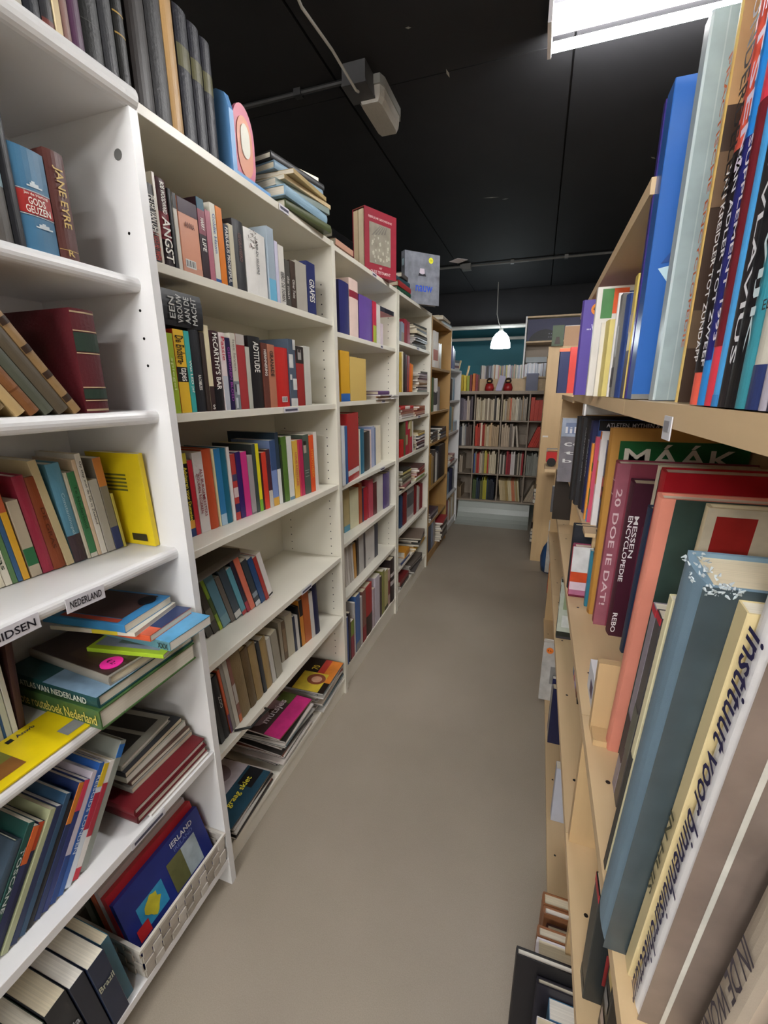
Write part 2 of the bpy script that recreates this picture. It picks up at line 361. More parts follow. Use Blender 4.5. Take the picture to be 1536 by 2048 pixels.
# pendant lamp in the far room
pl = empty('pendant_lamp', (-.465, 5.3, 1.78))
MAT['shade'] = emis('lit_ribbed_glass_shade', (.86, .97, 1), 7.0)
MB().lathe([(.105, 0), (.108, .005), (.1, .06), (.085, .11), (.055, .15), (.03, .165), (.028, .17), (.05, .147), (.08, .107), (.095, .058), (.1, .004)], 28).build('shade', 'shade', pl, smooth=True)
MB().lathe([(.0, .2), (.02, .2), (.024, .165), (.0, .165)], 14).build('lamp_holder', 'cable', pl)
MB().tube([(0, 0, .2), (-.03, .0, .26), (-.055, 0, .35), (-.06, 0, CEIL-1.78)], .004).build('cord', 'cable', pl)
MB().lathe([(0, .05), (.02, .055), (.032, .08), (.028, .11), (.014, .14), (0, .15)], 14).build('bulb', emis('lit_bulb', (1, .96, .9), PENDANT_POWER), pl)
tag(pl, 'lit white glass pendant lamp hanging in the far room', 'lamp')
for k, (yy, zz, r_) in enumerate([(5.58, 2.045, .022), (6.2, 1.98, .02)]):
    o = empty('wall_pipe', (-2.2, yy, zz)); MB().tube([(0, 0, 0), (3.4, 0, -.01)], r_).build('pipe', 'cable', o)
    for q in range(0, 2): MB().tube([(.4+q*2.6, 0, r_), (.4+q*2.6, 0, CEIL-zz)], .005).build('hanger', 'cable', o)
    tag(o, ['thick pale pipe crossing the far room above the pendant lamp', 'thin pale pipe low against the teal wall'][k], 'pipe')
# ------------------------------------------------------------------ bookcases
def shelf_poly(xb, xf, z0, z1, r):
    if r <= .003: return [(xb, z0), (xf-.001, z0), (xf, z0+.001), (xf, z1-.001), (xf-.001, z1), (xb, z1)]
    zc, hr = (z0+z1)/2, (z1-z0)/2
    return [(xb, z0)]+[(xf-hr*.8+hr*.8*math.cos(a), zc+hr*math.sin(a)) for a in [(-PI/2)+PI*i/8 for i in range(9)]]+[(xb, z1)]
def prism_y(poly, y0, y1):
    n = len(poly); vs = [(a, y0, b) for a, b in poly]+[(a, y1, b) for a, b in poly]
    fs = [tuple(range(n)), tuple(reversed(range(n, 2*n)))]+[((i+1) % n, i, n+i, n+(i+1) % n) for i in range(n)]
    return MB().add(vs, fs)
def bookcase(name, label, xf, xb, y0, y1, top, shelves, th, mat, pt=.018, xs=None, nose=0, topnose=0, flush=(), pegs=True, toe=.012, topth=None, plinth=True, matside=None, backmat=None):
    r = empty(name, (xf, (y0+y1)/2, 0)); ox, oy = xf, (y0+y1)/2
    xs = xf-.004 if xs is None else xs
    def B(nm, a): 
        a = (a[0]-ox, a[1]-ox, a[2]-oy, a[3]-oy, a[4], a[5]); return MB().box(*a).build(nm, matside or mat, r)
    tt = topth or th
    for a, b in ((y0, y0+pt), (y1-pt, y1)): B('side_panel', (xb, xf, a, b, 0, top-(tt if topnose else 0)-.0002*bool(topnose)))
    def S(nm, z0, z1, xfr, ya, yb, rr):
        p = [(a-ox, b) for a, b in shelf_poly(xb+.004, xfr, z0, z1, rr)]
        return prism_y(p, ya-oy, yb-oy).build(nm, mat, r)
    if topnose: S('top_panel', top-tt, top, xf+.006, y0-.004, y1+.0, .01)
    else: S('top_panel', top-tt, top-.0002, xf-.001, y0+pt, y1-pt, 0)
    for i, z in enumerate(shelves):
        if i in flush: S('shelf', z-.02, z, xf-.002, y0+pt, y1-pt, 0)
        else: S('shelf', z-th, z, xs, y0+pt, y1-pt, nose)
    if plinth:
        zb = min(shelves); B('plinth', (xf-toe-.016, xf-toe, y0+pt, y1-pt, 0, zb-.0205))
    MB().box(xb-ox, xb+.004-ox, y0+pt-oy, y1-pt-oy, .02, top-.02).build('back_panel', backmat or mat, r)
    if pegs:
        m = MB(); zz = .2
        while zz < top-.12:
            for xx in (xf-.045, xb+.05):
                for yy, s in ((y1-pt-.0004, 1), (y0+pt+.0004, -1)):
                    vs = [(xx-ox+.0026*math.cos(2*PI*i/6), yy-oy, zz+.0026*math.sin(2*PI*i/6)) for i in range(6)]
                    m.add(vs, [tuple(range(6)) if s > 0 else tuple(reversed(range(6)))])
            zz += .032
            if int(zz*10) % 3 == 0: zz += .06
        o = m.build('peg_holes', 'black', r); o['kind'] = 'stuff'
    return tag(r, label, 'bookcase')
XB = -1.0
u1 = bookcase('bookcase', 'nearest white bookcase with rounded shelf edges at left', -.6975, XB, -.12, .72, 1.822, [1.527, 1.285, .991, .73, .4515, .095], .026, 'white', toe=.07, xs=-.7245, nose=.01, topnose=1, flush=(4, 5), pegs=False, topth=.035)
disc_m = MB()
for (xx, zz, rr_) in [(-.735, 1.722, .009)]:
    MB().tube([(xx+.6975, .7019-.3, zz), (xx+.6975, .7015-.3, zz)], rr_, 14).build('screw_cap', 'grey_plastic', u1)
m = MB()
for zz in (1.37, 1.42, 1.47, 1.6):
    m.tube([(-.735+.6975, .7019-.3, zz), (-.735+.6975, .7014-.3, zz)], .0028, 8)
_ph = m.build('peg_holes', 'black', u1); _ph['kind'] = 'stuff'
u2_ = bookcase('bookcase', 'second white bookcase, with magazines piled on its bottom shelf', -.72, XB, .7225, 1.551, 1.82, [1.565, 1.276, .966, .66, .39, .081], .019, 'cream')
u3 = bookcase('bookcase', 'third white bookcase, with a black binder on its top', -.729, XB, 1.562, 2.323, 1.82, [1.535, 1.281, .948, .695, .444, .108], .018, 'cream')
u4 = bookcase('bookcase', 'fourth white bookcase, full of book piles, beside the oak bookcase', -.729, XB, 2.336, 3.096, 1.82, [1.58, 1.315, 1.17, .947, .749, .49, .263, .108], .018, 'cream')
u5 = bookcase('bookcase', 'oak bookcase between two white bookcases', -.729, XB, 3.108, 3.83, 1.81, [1.485, 1.174, .945, .609, .324, .078], .018, 'oak', pegs=False)
u6 = bookcase('bookcase', 'low white bookcase at the far end of the left row', -.74, XB, 3.86, 4.44, 1.508, [1.237, .95, .663, .357, .07], .018, 'white', pegs=False)
def shelf_label(u, xf, yc, z, wd, hgt, s, tilt=0):
    o = empty('shelf_label', (xf, yc, z)); 
    MB().box(.0006, .0018, -wd/2, wd/2, -hgt/2, hgt/2).build('card', 'paper', o, 'd6d4da')
    if len(s) > 1: put_text(s, o, (.0024, 0, 0), (0, 1, 0), (0, 0, 1), wd*.82, hgt*.5, '1c1a22', 'label_lettering')
    else: MB().box(.0019, .0023, -wd*.42, wd*.42, -hgt*.2, hgt*.2).build('printed_bar', 'ink', o, '4a4a5c')
    o.rotation_euler = (tilt, 0, 0); return o
tag(shelf_label(u1, -.7235, .485, .972, .07, .026, 'NEDERLAND', -.03), 'paper shelf label reading NEDERLAND', 'label')
tag(shelf_label(u1, -.7235, .37, .972, .075, .026, 'GIDSEN', .02), 'paper shelf label with letters ending in SEN', 'label')
for k, (u, xf, yc, z, wd, lb) in enumerate([(u2_, -.7195, 1.23, 1.81, .05, 'top edge of the second bookcase'), (u2_, -.723, 1.21, 1.266, .085, "second bookcase's second shelf"), (u2_, -.723, 1.24, .649, .07, "second bookcase's fourth shelf"), (u3, -.7285, 1.98, 1.81, .05, 'top edge of the third bookcase'), (u3, -.732, 2.08, 1.524, .03, "third bookcase's first shelf"), (u3, -.732, 2.1, 1.272, .05, "third bookcase's second shelf"), (u3, -.732, 2.08, .939, .07, "third bookcase's third shelf"), (u4, -.732, 2.75, 1.571, .06, "fourth bookcase's first shelf"), (u4, -.732, 2.8, 1.161, .06, "fourth bookcase's third shelf"), (u1, -.699, .5, .4415, .085, "nearest bookcase's fifth shelf")]):
    tag(shelf_label(u, xf, yc, z, wd, .016, '-'), 'small printed paper label on '+lb, 'label', 'small shelf-edge labels')
# each row: group, then per book: x, y, z, turn, lean, lying, thickness, height, depth, kind, colour, print, label
BOOKS = [
 ("old volumes standing on top of the nearest bookcase", [
  [-0.712,0.5302,1.822,90.0,0.0,0,0.0265,0.27,0.19,"h","cdc6b5",0,"cream hardback, first from left on top of the nearest bookcase"],
  [-0.712,0.5583,1.822,90.0,0.0,0,0.0228,0.27,0.19,"l","1c1e26",0,"black leather-bound book, second from left on top of the nearest bookcase"],
  [-0.712,0.5823,1.822,90.0,0.0,0,0.0184,0.28,0.19,"h","2b2b2e",{"b":[[0.0,0.05,"6b3a34"]]},"dark brown hardback, third from left on top of the nearest bookcase"],
  [-0.712,0.6015,1.822,90.0,0.0,0,0.0106,0.26,0.19,"p","d8c49a",0,"slim cream paperback, fourth from left on top of the nearest bookcase"],
  [-0.712,0.6127,1.822,90.0,0.0,0,0.013,0.26,0.19,"h","8a6a62",0,"slim grey hardback, fifth from left on top of the nearest bookcase"],
  [-0.712,0.6264,1.822,90.0,0.0,0,0.0209,0.25,0.19,"h","54334f",0,"charcoal hardback, sixth from left on top of the nearest bookcase"],
  [-0.712,0.6487,1.822,90.0,0.0,0,0.0329,0.27,0.19,"l","1f2020",{"b":[[0.2,0.205,"4a4a48"],[0.8,0.805,"4a4a48"]]},"black leather-bound book, seventh from left on top of the nearest bookcase"],
  [-0.712,0.6834,1.822,90.0,0.0,0,0.0256,0.27,0.19,"l","343538",0,"charcoal leather-bound book, eighth from left on top of the nearest bookcase"],
  [-0.712,0.7107,1.822,90.0,0.0,0,0.0213,0.24,0.19,"l","141513",{"b":[[0.3,0.31,"a8894a"],[0.42,0.43,"a8894a"],[0.6,0.61,"a8894a"]]},"black leather-bound book, ninth from left on top of the nearest bookcase"],
 ]),
 ("old volumes standing on top of the second bookcase", [
  [-0.722,0.7498,1.8205,90.0,0.0,0,0.0427,0.29,0.2,"l","2e2927",{"b":[[0,0.02,"8a7a5c"],[0.0,1,"2e2927"]]},"dark brown leather-bound book, first from left on top of the second bookcase"],
  [-0.722,0.7952,1.8205,90.0,0.0,0,0.0389,0.29,0.2,"l","2a2a2c",{"t":[["BIJBEL",0.72,0.3,0.3,"b09a5a","h"]]},"dark brown leather-bound book, second from left on top of the second bookcase"],
  [-0.722,0.8356,1.8205,90.0,0.0,0,0.0292,0.29,0.2,"h","c09a64",0,"beige hardback, third from left on top of the second bookcase"],
  [-0.722,0.8689,1.8205,90.0,0.0,0,0.0352,0.2179,0.2,"l","11121f",{"b":[[0.55,0.72,"5c5a3c"]]},"navy leather volume with olive label, fourth from left on top of the second bookcase"],
  [-0.722,0.9067,1.8205,90.0,0.0,0,0.0317,0.2131,0.2,"l","11121f",{"b":[[0.55,0.72,"5c5a3c"]]},"navy leather volume with olive label, fifth from left on top of the second bookcase"],
  [-0.722,0.941,1.8205,90.0,0.0,0,0.0294,0.2081,0.2,"l","11121f",{"b":[[0.55,0.72,"5c5a3c"]]},"navy leather volume with olive label, sixth from left on top of the second bookcase"],
 ]),
 ("books on the nearest bookcase, first shelf", [
  [-0.735,0.4357,1.527,90.0,0.0,0,0.0375,0.2,0.17,"h","4d5560",0,"olive hardback, first from left on nearest bookcase's first shelf"],
  [-0.735,0.4746,1.527,90.0,0.0,0,0.0229,0.235,0.17,"h","57534f",{"b":[[0.3,0.95,"8fa9b4"]]},"olive hardback, second from left on nearest bookcase's first shelf"],
  [-0.735,0.4982,1.527,90.0,0.0,0,0.0155,0.22,0.16,"h","15161b",0,"black hardback, third from left on nearest bookcase's first shelf"],
  [-0.735,0.5148,1.527,90.0,0.0,0,0.0489,0.1356,0.16,"h","3f7396",{"b":[[0.36,0.58,"a8322f"],[0.585,0.593,"c8ccc8"],[0.345,0.353,"c8ccc8"]],"sp":[[0.3,0.75,0.63,0.645,"c8d4d8"],[0.4,0.65,0.645,0.67,"c8d4d8"],[0.45,0.55,0.67,0.69,"c8d4d8"],[0.35,0.85,0.235,0.25,"c8d4d8"],[0.45,0.75,0.25,0.275,"c8d4d8"],[0.55,0.65,0.275,0.29,"c8d4d8"]],"t":[["Jan de Hartog",0.552,0.7,0.1,"e8dcd0","h"],["GODS",0.488,0.5,0.2,"f2ede2","h"],["GEUZEN",0.405,0.72,0.2,"f2ede2","h"]]},"blue novel with red GODS GEUZEN label, fourth from left on nearest bookcase's first shelf"],
  [-0.735,0.5656,1.527,90.0,0.0,0,0.0313,0.1494,0.16,"h","5a332e",{"t":[["JANE EYRE",0.58,0.56,0.5,"c8a860","v"],["R",0.06,0.3,0.3,"c8a860","h"]],"b":[[0.085,0.09,"c8a860"]]},"brown novel with gold JANE EYRE title, fifth from left on nearest bookcase's first shelf"],
 ]),
 ("old books on the nearest bookcase, second shelf", [
  [-0.734,0.372,1.2855,90.0,-33.0,0,0.0139,0.2,0.15,"l","6b5136",0,"slim brown leather-bound book, first from left on nearest bookcase's second shelf"],
  [-0.734,0.3896,1.2855,90.0,-33.0,0,0.0181,0.19,0.15,"l","4a4a40",0,"charcoal leather-bound book, second from left on nearest bookcase's second shelf"],
  [-0.734,0.4124,1.2855,90.0,-33.0,0,0.0285,0.19,0.15,"l","8a744a",0,"tan leather-bound book, third from left on nearest bookcase's second shelf"],
  [-0.734,0.4487,1.2855,90.0,-33.0,0,0.0152,0.19,0.15,"h","c3a673",0,"beige hardback, fourth from left on nearest bookcase's second shelf"],
  [-0.734,0.4683,1.2855,90.0,-33.0,0,0.0167,0.2,0.15,"l","85562f",{"b":[[0.2,0.215,"6b4020"],[0.5,0.515,"6b4020"],[0.8,0.815,"6b4020"]]},"brown leather-bound book, fifth from left on nearest bookcase's second shelf"],
  [-0.734,0.4898,1.2855,90.0,-33.0,0,0.017,0.215,0.15,"h","55584a",0,"olive hardback, sixth from left on nearest bookcase's second shelf"],
  [-0.734,0.5117,1.2855,90.0,-33.0,0,0.0203,0.225,0.15,"h","5a5040",0,"brown hardback, seventh from left on nearest bookcase's second shelf"],
  [-0.734,0.5377,1.2855,90.0,-33.0,0,0.0135,0.215,0.15,"l","9a7a50",{"b":[[0.1,0.15,"3a2a20"],[0.3,0.35,"3a2a20"],[0.5,0.55,"3a2a20"],[0.7,0.75,"3a2a20"],[0.9,0.95,"3a2a20"]]},"slim tan leather-bound book, eighth from left on nearest bookcase's second shelf"],
  [-0.734,0.561,1.2855,90.0,0.0,0,0.042,0.1682,0.19,"l","561820",{"b":[[0.02,0.04,"b09a7a"],[0.96,0.975,"b09a7a"],[0.6,0.78,"2b3a30"],[0.79,0.8,"c8b08a"],[0.58,0.59,"c8b08a"],[0.14,0.24,"2b3a30"],[0.25,0.26,"c8b08a"],[0.12,0.13,"c8b08a"]]},"large red leather book with green spine labels, ninth from left on nearest bookcase's second shelf"],
 ]),
 ("books on the nearest bookcase, third shelf", [
  [-0.8646,0.3728,0.993,84.6,-5.0,0,0.0125,0.2,0.1204,"p","3f5f45",0,"slim green paperback, first from left on nearest bookcase's third shelf"],
  [-0.8633,0.3864,0.993,84.6,-5.0,0,0.012,0.19,0.1217,"p","c8b890",0,"slim beige paperback, second from left on nearest bookcase's third shelf"],
  [-0.8621,0.3995,0.993,84.6,-5.0,0,0.0144,0.2,0.1229,"h","7a4a3a",0,"brown hardback, third from left on nearest bookcase's third shelf"],
  [-0.8606,0.4151,0.993,84.6,-5.0,0,0.0169,0.19,0.1244,"p","d0c8b0",0,"cream paperback, fourth from left on nearest bookcase's third shelf"],
  [-0.8589,0.4333,0.993,84.6,-5.0,0,0.0114,0.18,0.1261,"p","d8d0b8",0,"slim cream paperback, fifth from left on nearest bookcase's third shelf"],
  [-0.8577,0.4453,0.993,84.6,-5.0,0,0.0106,0.2,0.1273,"p","e2ddca",{"t":[["wildebras",0.4,0.5,0.6,"22301f","v"]]},"slim white paperback, sixth from left on nearest bookcase's third shelf"],
  [-0.8567,0.4565,0.993,84.6,-5.0,0,0.0078,0.1703,0.1283,"p","5a8050",0,"slim green paperback, seventh from left on nearest bookcase's third shelf"],
  [-0.8559,0.4649,0.993,84.6,-5.0,0,0.0075,0.1722,0.1291,"p","34597f",0,"slim blue paperback, eighth from left on nearest bookcase's third shelf"],
  [-0.8551,0.4729,0.993,84.6,-5.0,0,0.0104,0.1718,0.1299,"p","d9a530",{"b":[[0.75,1,"b85a3a"]]},"slim yellow paperback, ninth from left on nearest bookcase's third shelf"],
  [-0.8539,0.4863,0.993,84.6,-5.0,0,0.0178,0.1458,0.13,"p","b5a890",{"b":[[0.15,0.38,"2f6b42"]]},"small beige paperback, tenth from left on nearest bookcase's third shelf"],
  [-0.852,0.5063,0.993,84.6,-5.0,0,0.0181,0.1868,0.13,"h","97283f",0,"burgundy hardback, eleventh from left on nearest bookcase's third shelf"],
  [-0.8502,0.5252,0.993,84.6,-5.0,0,0.0215,0.1821,0.13,"h","86401f",{"t":[["DE GRAS",0.45,0.45,0.28,"5a2a16","v"]]},"brown hardback, twelfth from left on nearest bookcase's third shelf"],
  [-0.848,0.548,0.993,84.6,-8.0,0,0.0138,0.2114,0.13,"p","c6b58c",0,"slim beige paperback, thirteenth from left on nearest bookcase's third shelf"],
  [-0.8466,0.5632,0.993,84.6,-5.0,0,0.0244,0.1996,0.13,"h","5b93ab",{"b":[[0,0.28,"45363a"]],"t":[["Constantinopel",0.5,0.42,0.3,"a8c8d4","v"]]},"steel blue hardback, fourteenth from left on nearest bookcase's third shelf"],
  [-0.8441,0.5885,0.993,84.6,-5.0,0,0.0057,0.1803,0.13,"p","cfc8b0",0,"slim cream paperback, fifteenth from left on nearest bookcase's third shelf"],
  [-0.8435,0.5949,0.993,84.6,-5.0,0,0.0134,0.1792,0.13,"p","3a7a4d",{"b":[[0.0,0.05,"d8d4c8"]],"t":[["Te Nederland",0.6,0.5,0.4,"1d4a2c","v"]]},"slim green paperback, sixteenth from left on nearest bookcase's third shelf"],
  [-0.8422,0.6091,0.993,84.6,-5.0,0,0.0072,0.2024,0.13,"p","d8bfa0",0,"slim cream paperback, seventeenth from left on nearest bookcase's third shelf"],
  [-0.8414,0.617,0.993,84.6,-5.0,0,0.0109,0.2126,0.13,"p","dedad0",{"t":[["Op stap met de bib in Zeeland",0.62,0.62,0.5,"20201e","v"]]},"slim white paperback, eighteenth from left on nearest bookcase's third shelf"],
  [-0.8403,0.6294,0.993,84.6,-5.0,0,0.0175,0.157,0.13,"p","aaa69c",0,"pale grey paperback, nineteenth from left on nearest bookcase's third shelf"],
  [-0.8385,0.6478,0.993,84.6,-5.0,0,0.0168,0.1998,0.13,"p","7a7468",{"b":[[0,0.25,"2c3560"],[0.7,1,"c07a3a"]]},"grey paperback, twentieth from left on nearest bookcase's third shelf"],
  [-0.8368,0.6656,0.993,84.6,-5.0,0,0.006,0.122,0.13,"p","b5a94e",0,"slim lime green paperback, twenty-first from left on nearest bookcase's third shelf"],
  [-0.772,0.689,0.993,90.0,-3.0,0,0.012,0.205,0.15,"p","e2c81e",{"cv":[[0.3,0.9,0.76,0.78,"6b6a2c"],[0.3,0.9,0.72,0.74,"6b6a2c"],[0.3,0.8,0.68,0.7,"6b6a2c"],[0.3,0.86,0.64,0.66,"6b6a2c"],[0.3,0.9,0.6,0.62,"6b6a2c"],[0.12,0.4,0.05,0.13,"3a3520"]]},"bright yellow paperback standing last on the nearest bookcase, third shelf"],
 ]),
 ("books on the nearest bookcase, fourth shelf", [
  [-0.84,0.3259,0.7305,90.0,0.0,0,0.0167,0.2,0.14,"h","47603f",0,"green hardback, first from left on nearest bookcase's fourth shelf"],
  [-0.84,0.345,0.7305,90.0,0.0,0,0.0142,0.21,0.14,"p","2d4f7a",0,"blue paperback, second from left on nearest bookcase's fourth shelf"],
  [-0.84,0.3606,0.7305,90.0,0.0,0,0.0164,0.2132,0.14,"p","b8b8ac",0,"pale grey paperback, third from left on nearest bookcase's fourth shelf"],
  [-0.84,0.3776,0.7305,90.0,0.0,0,0.004,0.2032,0.14,"p","2f5a8c",0,"slim blue paperback, fourth from left on nearest bookcase's fourth shelf"],
  [-0.84,0.3809,0.7305,90.0,0.0,0,0.0095,0.2013,0.14,"p","cfd4c8",{"b":[[0.55,0.8,"7a9a4a"]]},"slim white paperback, fifth from left on nearest bookcase's fourth shelf"],
  [-0.84,0.3915,0.7305,90.0,0.0,0,0.0082,0.2064,0.14,"p","e0e0dc",{"b":[[0.7,1,"2f6ca8"]]},"slim white paperback, sixth from left on nearest bookcase's fourth shelf"],
  [-0.84,0.4016,0.7313,90.0,4.0,0,0.0109,0.2039,0.14,"h","4a3030",0,"slim dark brown hardback, seventh from left on nearest bookcase's fourth shelf"],
 ]),
 ("travel books stacked on the nearest bookcase, fourth shelf", [
  [-0.698,0.45,0.7305,0.0,0.0,1,0.04,0.26,0.235,"b","46663a",{"t":[["Grote routeboek Nederland",0.46,0.86,0.55,"c8c060","l"]]},"green Nederland road atlas, first from bottom of pile on nearest bookcase's fourth shelf"],
  [-0.703,0.454,0.7711,0.0,0.0,1,0.024,0.25,0.235,"h","1f4a4c",{"t":[["DE ATLAS VAN NEDERLAND",0.5,0.8,0.55,"c8d0c8","l"]],"cv2":[[0.0,0.5,0.0,0.55,"7f9cb4"]]},"teal hardback ATLAS VAN NEDERLAND, second from bottom of pile on nearest bookcase's fourth shelf"],
  [-0.708,0.485,0.7957,-4.0,0.0,1,0.019,0.24,0.19,"h","8f8a80",{"cv2":[[0.02,0.98,0.02,0.98,"3a2c26"],[0.1,0.5,0.1,0.6,"4a3a30"]],"st":[0.17,0.14,0.02,"f032a0","€ 2,-"]},"dark book with pink price sticker, third from bottom of pile on nearest bookcase's fourth shelf"],
  [-0.655,0.563,0.8153,10.0,0.0,1,0.009,0.17,0.127,"p","a6c832",{"cv2":[[0.1,0.95,0.1,0.95,"8a94a0"],[0.2,0.6,0.3,0.7,"5a6a58"],[0.3,0.8,0.1,0.3,"7a8a9c"]]},"slim lime green guide, fourth from bottom of pile on nearest bookcase's fourth shelf"],
  [-0.649,0.576,0.8249,-1.0,0.0,1,0.02,0.22,0.114,"p","5f8f9c",{"t":[["XXX",0.08,0.12,0.6,"20201e","l"]],"cv2":[[0,1,0,1,"5fa8d4"]]},"pale blue guide with grey spine, fifth from bottom of pile on nearest bookcase's fourth shelf"],
  [-0.685,0.566,0.8455,4.0,0.0,1,0.013,0.19,0.12,"p","d8603c",{"b":[[0,1,"d8603c"]],"cv2":[[0,1,0,1,"2a3a66"],[0,0.25,0,1,"e06a4c"]]},"coral and navy guide, sixth from bottom of pile on nearest bookcase's fourth shelf"],
  [-0.708,0.553,0.8591,10.0,0.0,1,0.009,0.19,0.13,"m","d8d4c4",{"b":[[0.2,0.5,"d8c838"]]},"white and yellow booklet, seventh from bottom of pile on nearest bookcase's fourth shelf"],
  [-0.723,0.546,0.8687,6.0,0.0,1,0.017,0.2,0.13,"p","3f8ac0",{"cv2":[[0.16,0.95,0.12,0.95,"4a3230"],[0.04,0.14,0.1,0.8,"b84a34"]],"st":[0.75,0.16,0.018,"15151a",""]},"blue paperback with black oval sticker, eighth from bottom of pile on nearest bookcase's fourth shelf"],
 ]),
 ("travel guides leaning on the nearest bookcase, fifth shelf", [
  [-0.735,0.1984,0.4593,90.0,33.0,0,0.0124,0.2,0.125,"h","3a4a58",0,"slim charcoal hardback, leaning first from left on nearest bookcase's fifth shelf"],
  [-0.735,0.213,0.4586,90.0,33.0,0,0.0112,0.215,0.125,"p","1d4a44",{"t":[["TOSCANE",0.62,0.42,0.55,"c8d0cc","v"]]},"teal travel guide with TOSCANE title, leaning second from left on nearest bookcase's fifth shelf"],
  [-0.735,0.2263,0.4583,90.0,33.0,0,0.0107,0.2,0.125,"p","232a52",{"b":[[0.72,1,"c8602f"]]},"slim navy paperback, leaning third from left on nearest bookcase's fifth shelf"],
  [-0.739,0.2391,0.458,90.0,33.0,0,0.0102,0.195,0.125,"p","232a52",{"b":[[0.78,1,"c8502f"]]},"slim navy paperback, leaning fourth from left on nearest bookcase's fifth shelf"],
  [-0.735,0.2516,0.4582,90.0,33.0,0,0.0105,0.205,0.125,"p","a8ad88",0,"slim beige paperback, leaning fifth from left on nearest bookcase's fifth shelf"],
  [-0.735,0.2644,0.4584,90.0,33.0,0,0.0109,0.2,0.125,"p","202c50",0,"slim navy paperback, leaning sixth from left on nearest bookcase's fifth shelf"],
  [-0.735,0.2773,0.4581,90.0,33.0,0,0.0102,0.21,0.125,"p","2a4a66",0,"slim navy paperback, leaning seventh from left on nearest bookcase's fifth shelf"],
  [-0.735,0.2894,0.4577,90.0,33.0,0,0.0095,0.19,0.125,"h","1a1a1e",0,"slim black hardback, leaning eighth from left on nearest bookcase's fifth shelf"],
  [-0.735,0.3012,0.4582,90.0,33.0,0,0.0104,0.21,0.125,"p","1f2f5a",{"b":[[0.68,1,"c8782c"]]},"slim navy paperback, leaning ninth from left on nearest bookcase's fifth shelf"],
  [-0.735,0.3139,0.4582,90.0,33.0,0,0.0105,0.205,0.125,"p","22306a",{"b":[[0.75,1,"c23a52"]]},"slim navy paperback, leaning tenth from left on nearest bookcase's fifth shelf"],
  [-0.735,0.3267,0.4584,90.0,33.0,0,0.0108,0.21,0.125,"p","c0b8c4",{"b":[[0,0.35,"24407c"]]},"slim pale grey paperback, leaning eleventh from left on nearest bookcase's fifth shelf"],
  [-0.735,0.3399,0.4585,90.0,33.0,0,0.0109,0.215,0.125,"p","2458a4",{"t":[["REISGIDS LONDEN",0.6,0.6,0.6,"d0dcec","v"]]},"blue travel guide with REISGIDS LONDEN title, leaning twelfth from left on nearest bookcase's fifth shelf"],
  [-0.735,0.3533,0.4588,90.0,33.0,0,0.0115,0.205,0.125,"p","d8e0e8",{"b":[[0.45,0.75,"b02a40"],[0.8,1,"d8b82c"]]},"slim white paperback, leaning thirteenth from left on nearest bookcase's fifth shelf"],
  [-0.735,0.3673,0.4587,90.0,33.0,0,0.0114,0.2,0.125,"p","e4e0dc",{"b":[[0,0.1,"c03040"],[0.35,0.8,"a83040"]]},"slim white paperback, leaning fourteenth from left on nearest bookcase's fifth shelf"],
  [-0.735,0.3819,0.4599,90.0,33.0,0,0.0136,0.225,0.2,"b","8a8e86",{"b":[[0.86,0.97,"2a66a8"]]},"grey plastic binder with blue top band, leaning fifteenth from left on nearest bookcase's fifth shelf"],
 ]),
 ("binders and books piled on the nearest bookcase, fifth shelf", [
  [-0.704,0.515,0.4525,0.0,0.0,1,0.006,0.14,0.175,"m","e8e6e0",0,"white magazine, first from bottom of pile on nearest bookcase's fifth shelf"],
  [-0.708,0.52,0.4591,0.0,0.0,1,0.004,0.14,0.17,"m","d8d4cc",0,"white magazine, second from bottom of pile on nearest bookcase's fifth shelf"],
  [-0.708,0.485,0.4637,0.0,0.0,1,0.018,0.25,0.205,"h","5a141c",0,"dark red binder, third from bottom of pile on nearest bookcase's fifth shelf"],
  [-0.712,0.485,0.4823,0.0,0.0,1,0.016,0.25,0.205,"h","6a1820",0,"maroon hardback, fourth from bottom of pile on nearest bookcase's fifth shelf"],
  [-0.748,0.515,0.4989,0.0,0.0,1,0.012,0.22,0.175,"p","8f8d86",0,"slim grey paperback, fifth from bottom of pile on nearest bookcase's fifth shelf"],
  [-0.753,0.52,0.5115,0.0,0.0,1,0.01,0.22,0.17,"p","5a4038",0,"slim brown paperback, sixth from bottom of pile on nearest bookcase's fifth shelf"],
  [-0.758,0.515,0.5221,2.0,0.0,1,0.014,0.22,0.175,"p","b8b8a8",0,"pale grey paperback, seventh from bottom of pile on nearest bookcase's fifth shelf"],
  [-0.758,0.515,0.5367,4.0,0.0,1,0.012,0.2,0.17,"p","3a3c40",0,"slim charcoal paperback, eighth from bottom of pile on nearest bookcase's fifth shelf"],
  [-0.768,0.515,0.5493,6.0,0.0,1,0.014,0.2,0.15,"h","9c9a8e",{"cv2":[[0.1,0.55,0.1,0.9,"2c2a28"],[0.62,0.9,0.1,0.9,"34322e"]]},"beige hardback, ninth from bottom of pile on nearest bookcase's fifth shelf"],
 ]),
 ("thick travel guides on the nearest bookcase, bottom shelf", [
  [-0.72,0.1806,0.0955,90.0,-6.0,0,0.051,0.19,0.13,"p","6a2430",0,"thick maroon paperback, first from left on nearest bookcase's bottom shelf"],
  [-0.72,0.2343,0.0955,90.0,-6.0,0,0.0242,0.19,0.13,"p","b0452c",0,"rust red paperback, second from left on nearest bookcase's bottom shelf"],
  [-0.71,0.2602,0.0955,90.0,-6.0,0,0.0251,0.19,0.13,"p","2c3a30",0,"dark green paperback, third from left on nearest bookcase's bottom shelf"],
  [-0.71,0.2875,0.0955,90.0,-6.0,0,0.0377,0.2,0.13,"p","23262c",{"t":[["India",0.55,0.85,0.5,"b8bcc4","h"]]},"thick navy paperback guide marked India, fourth from left on nearest bookcase's bottom shelf"],
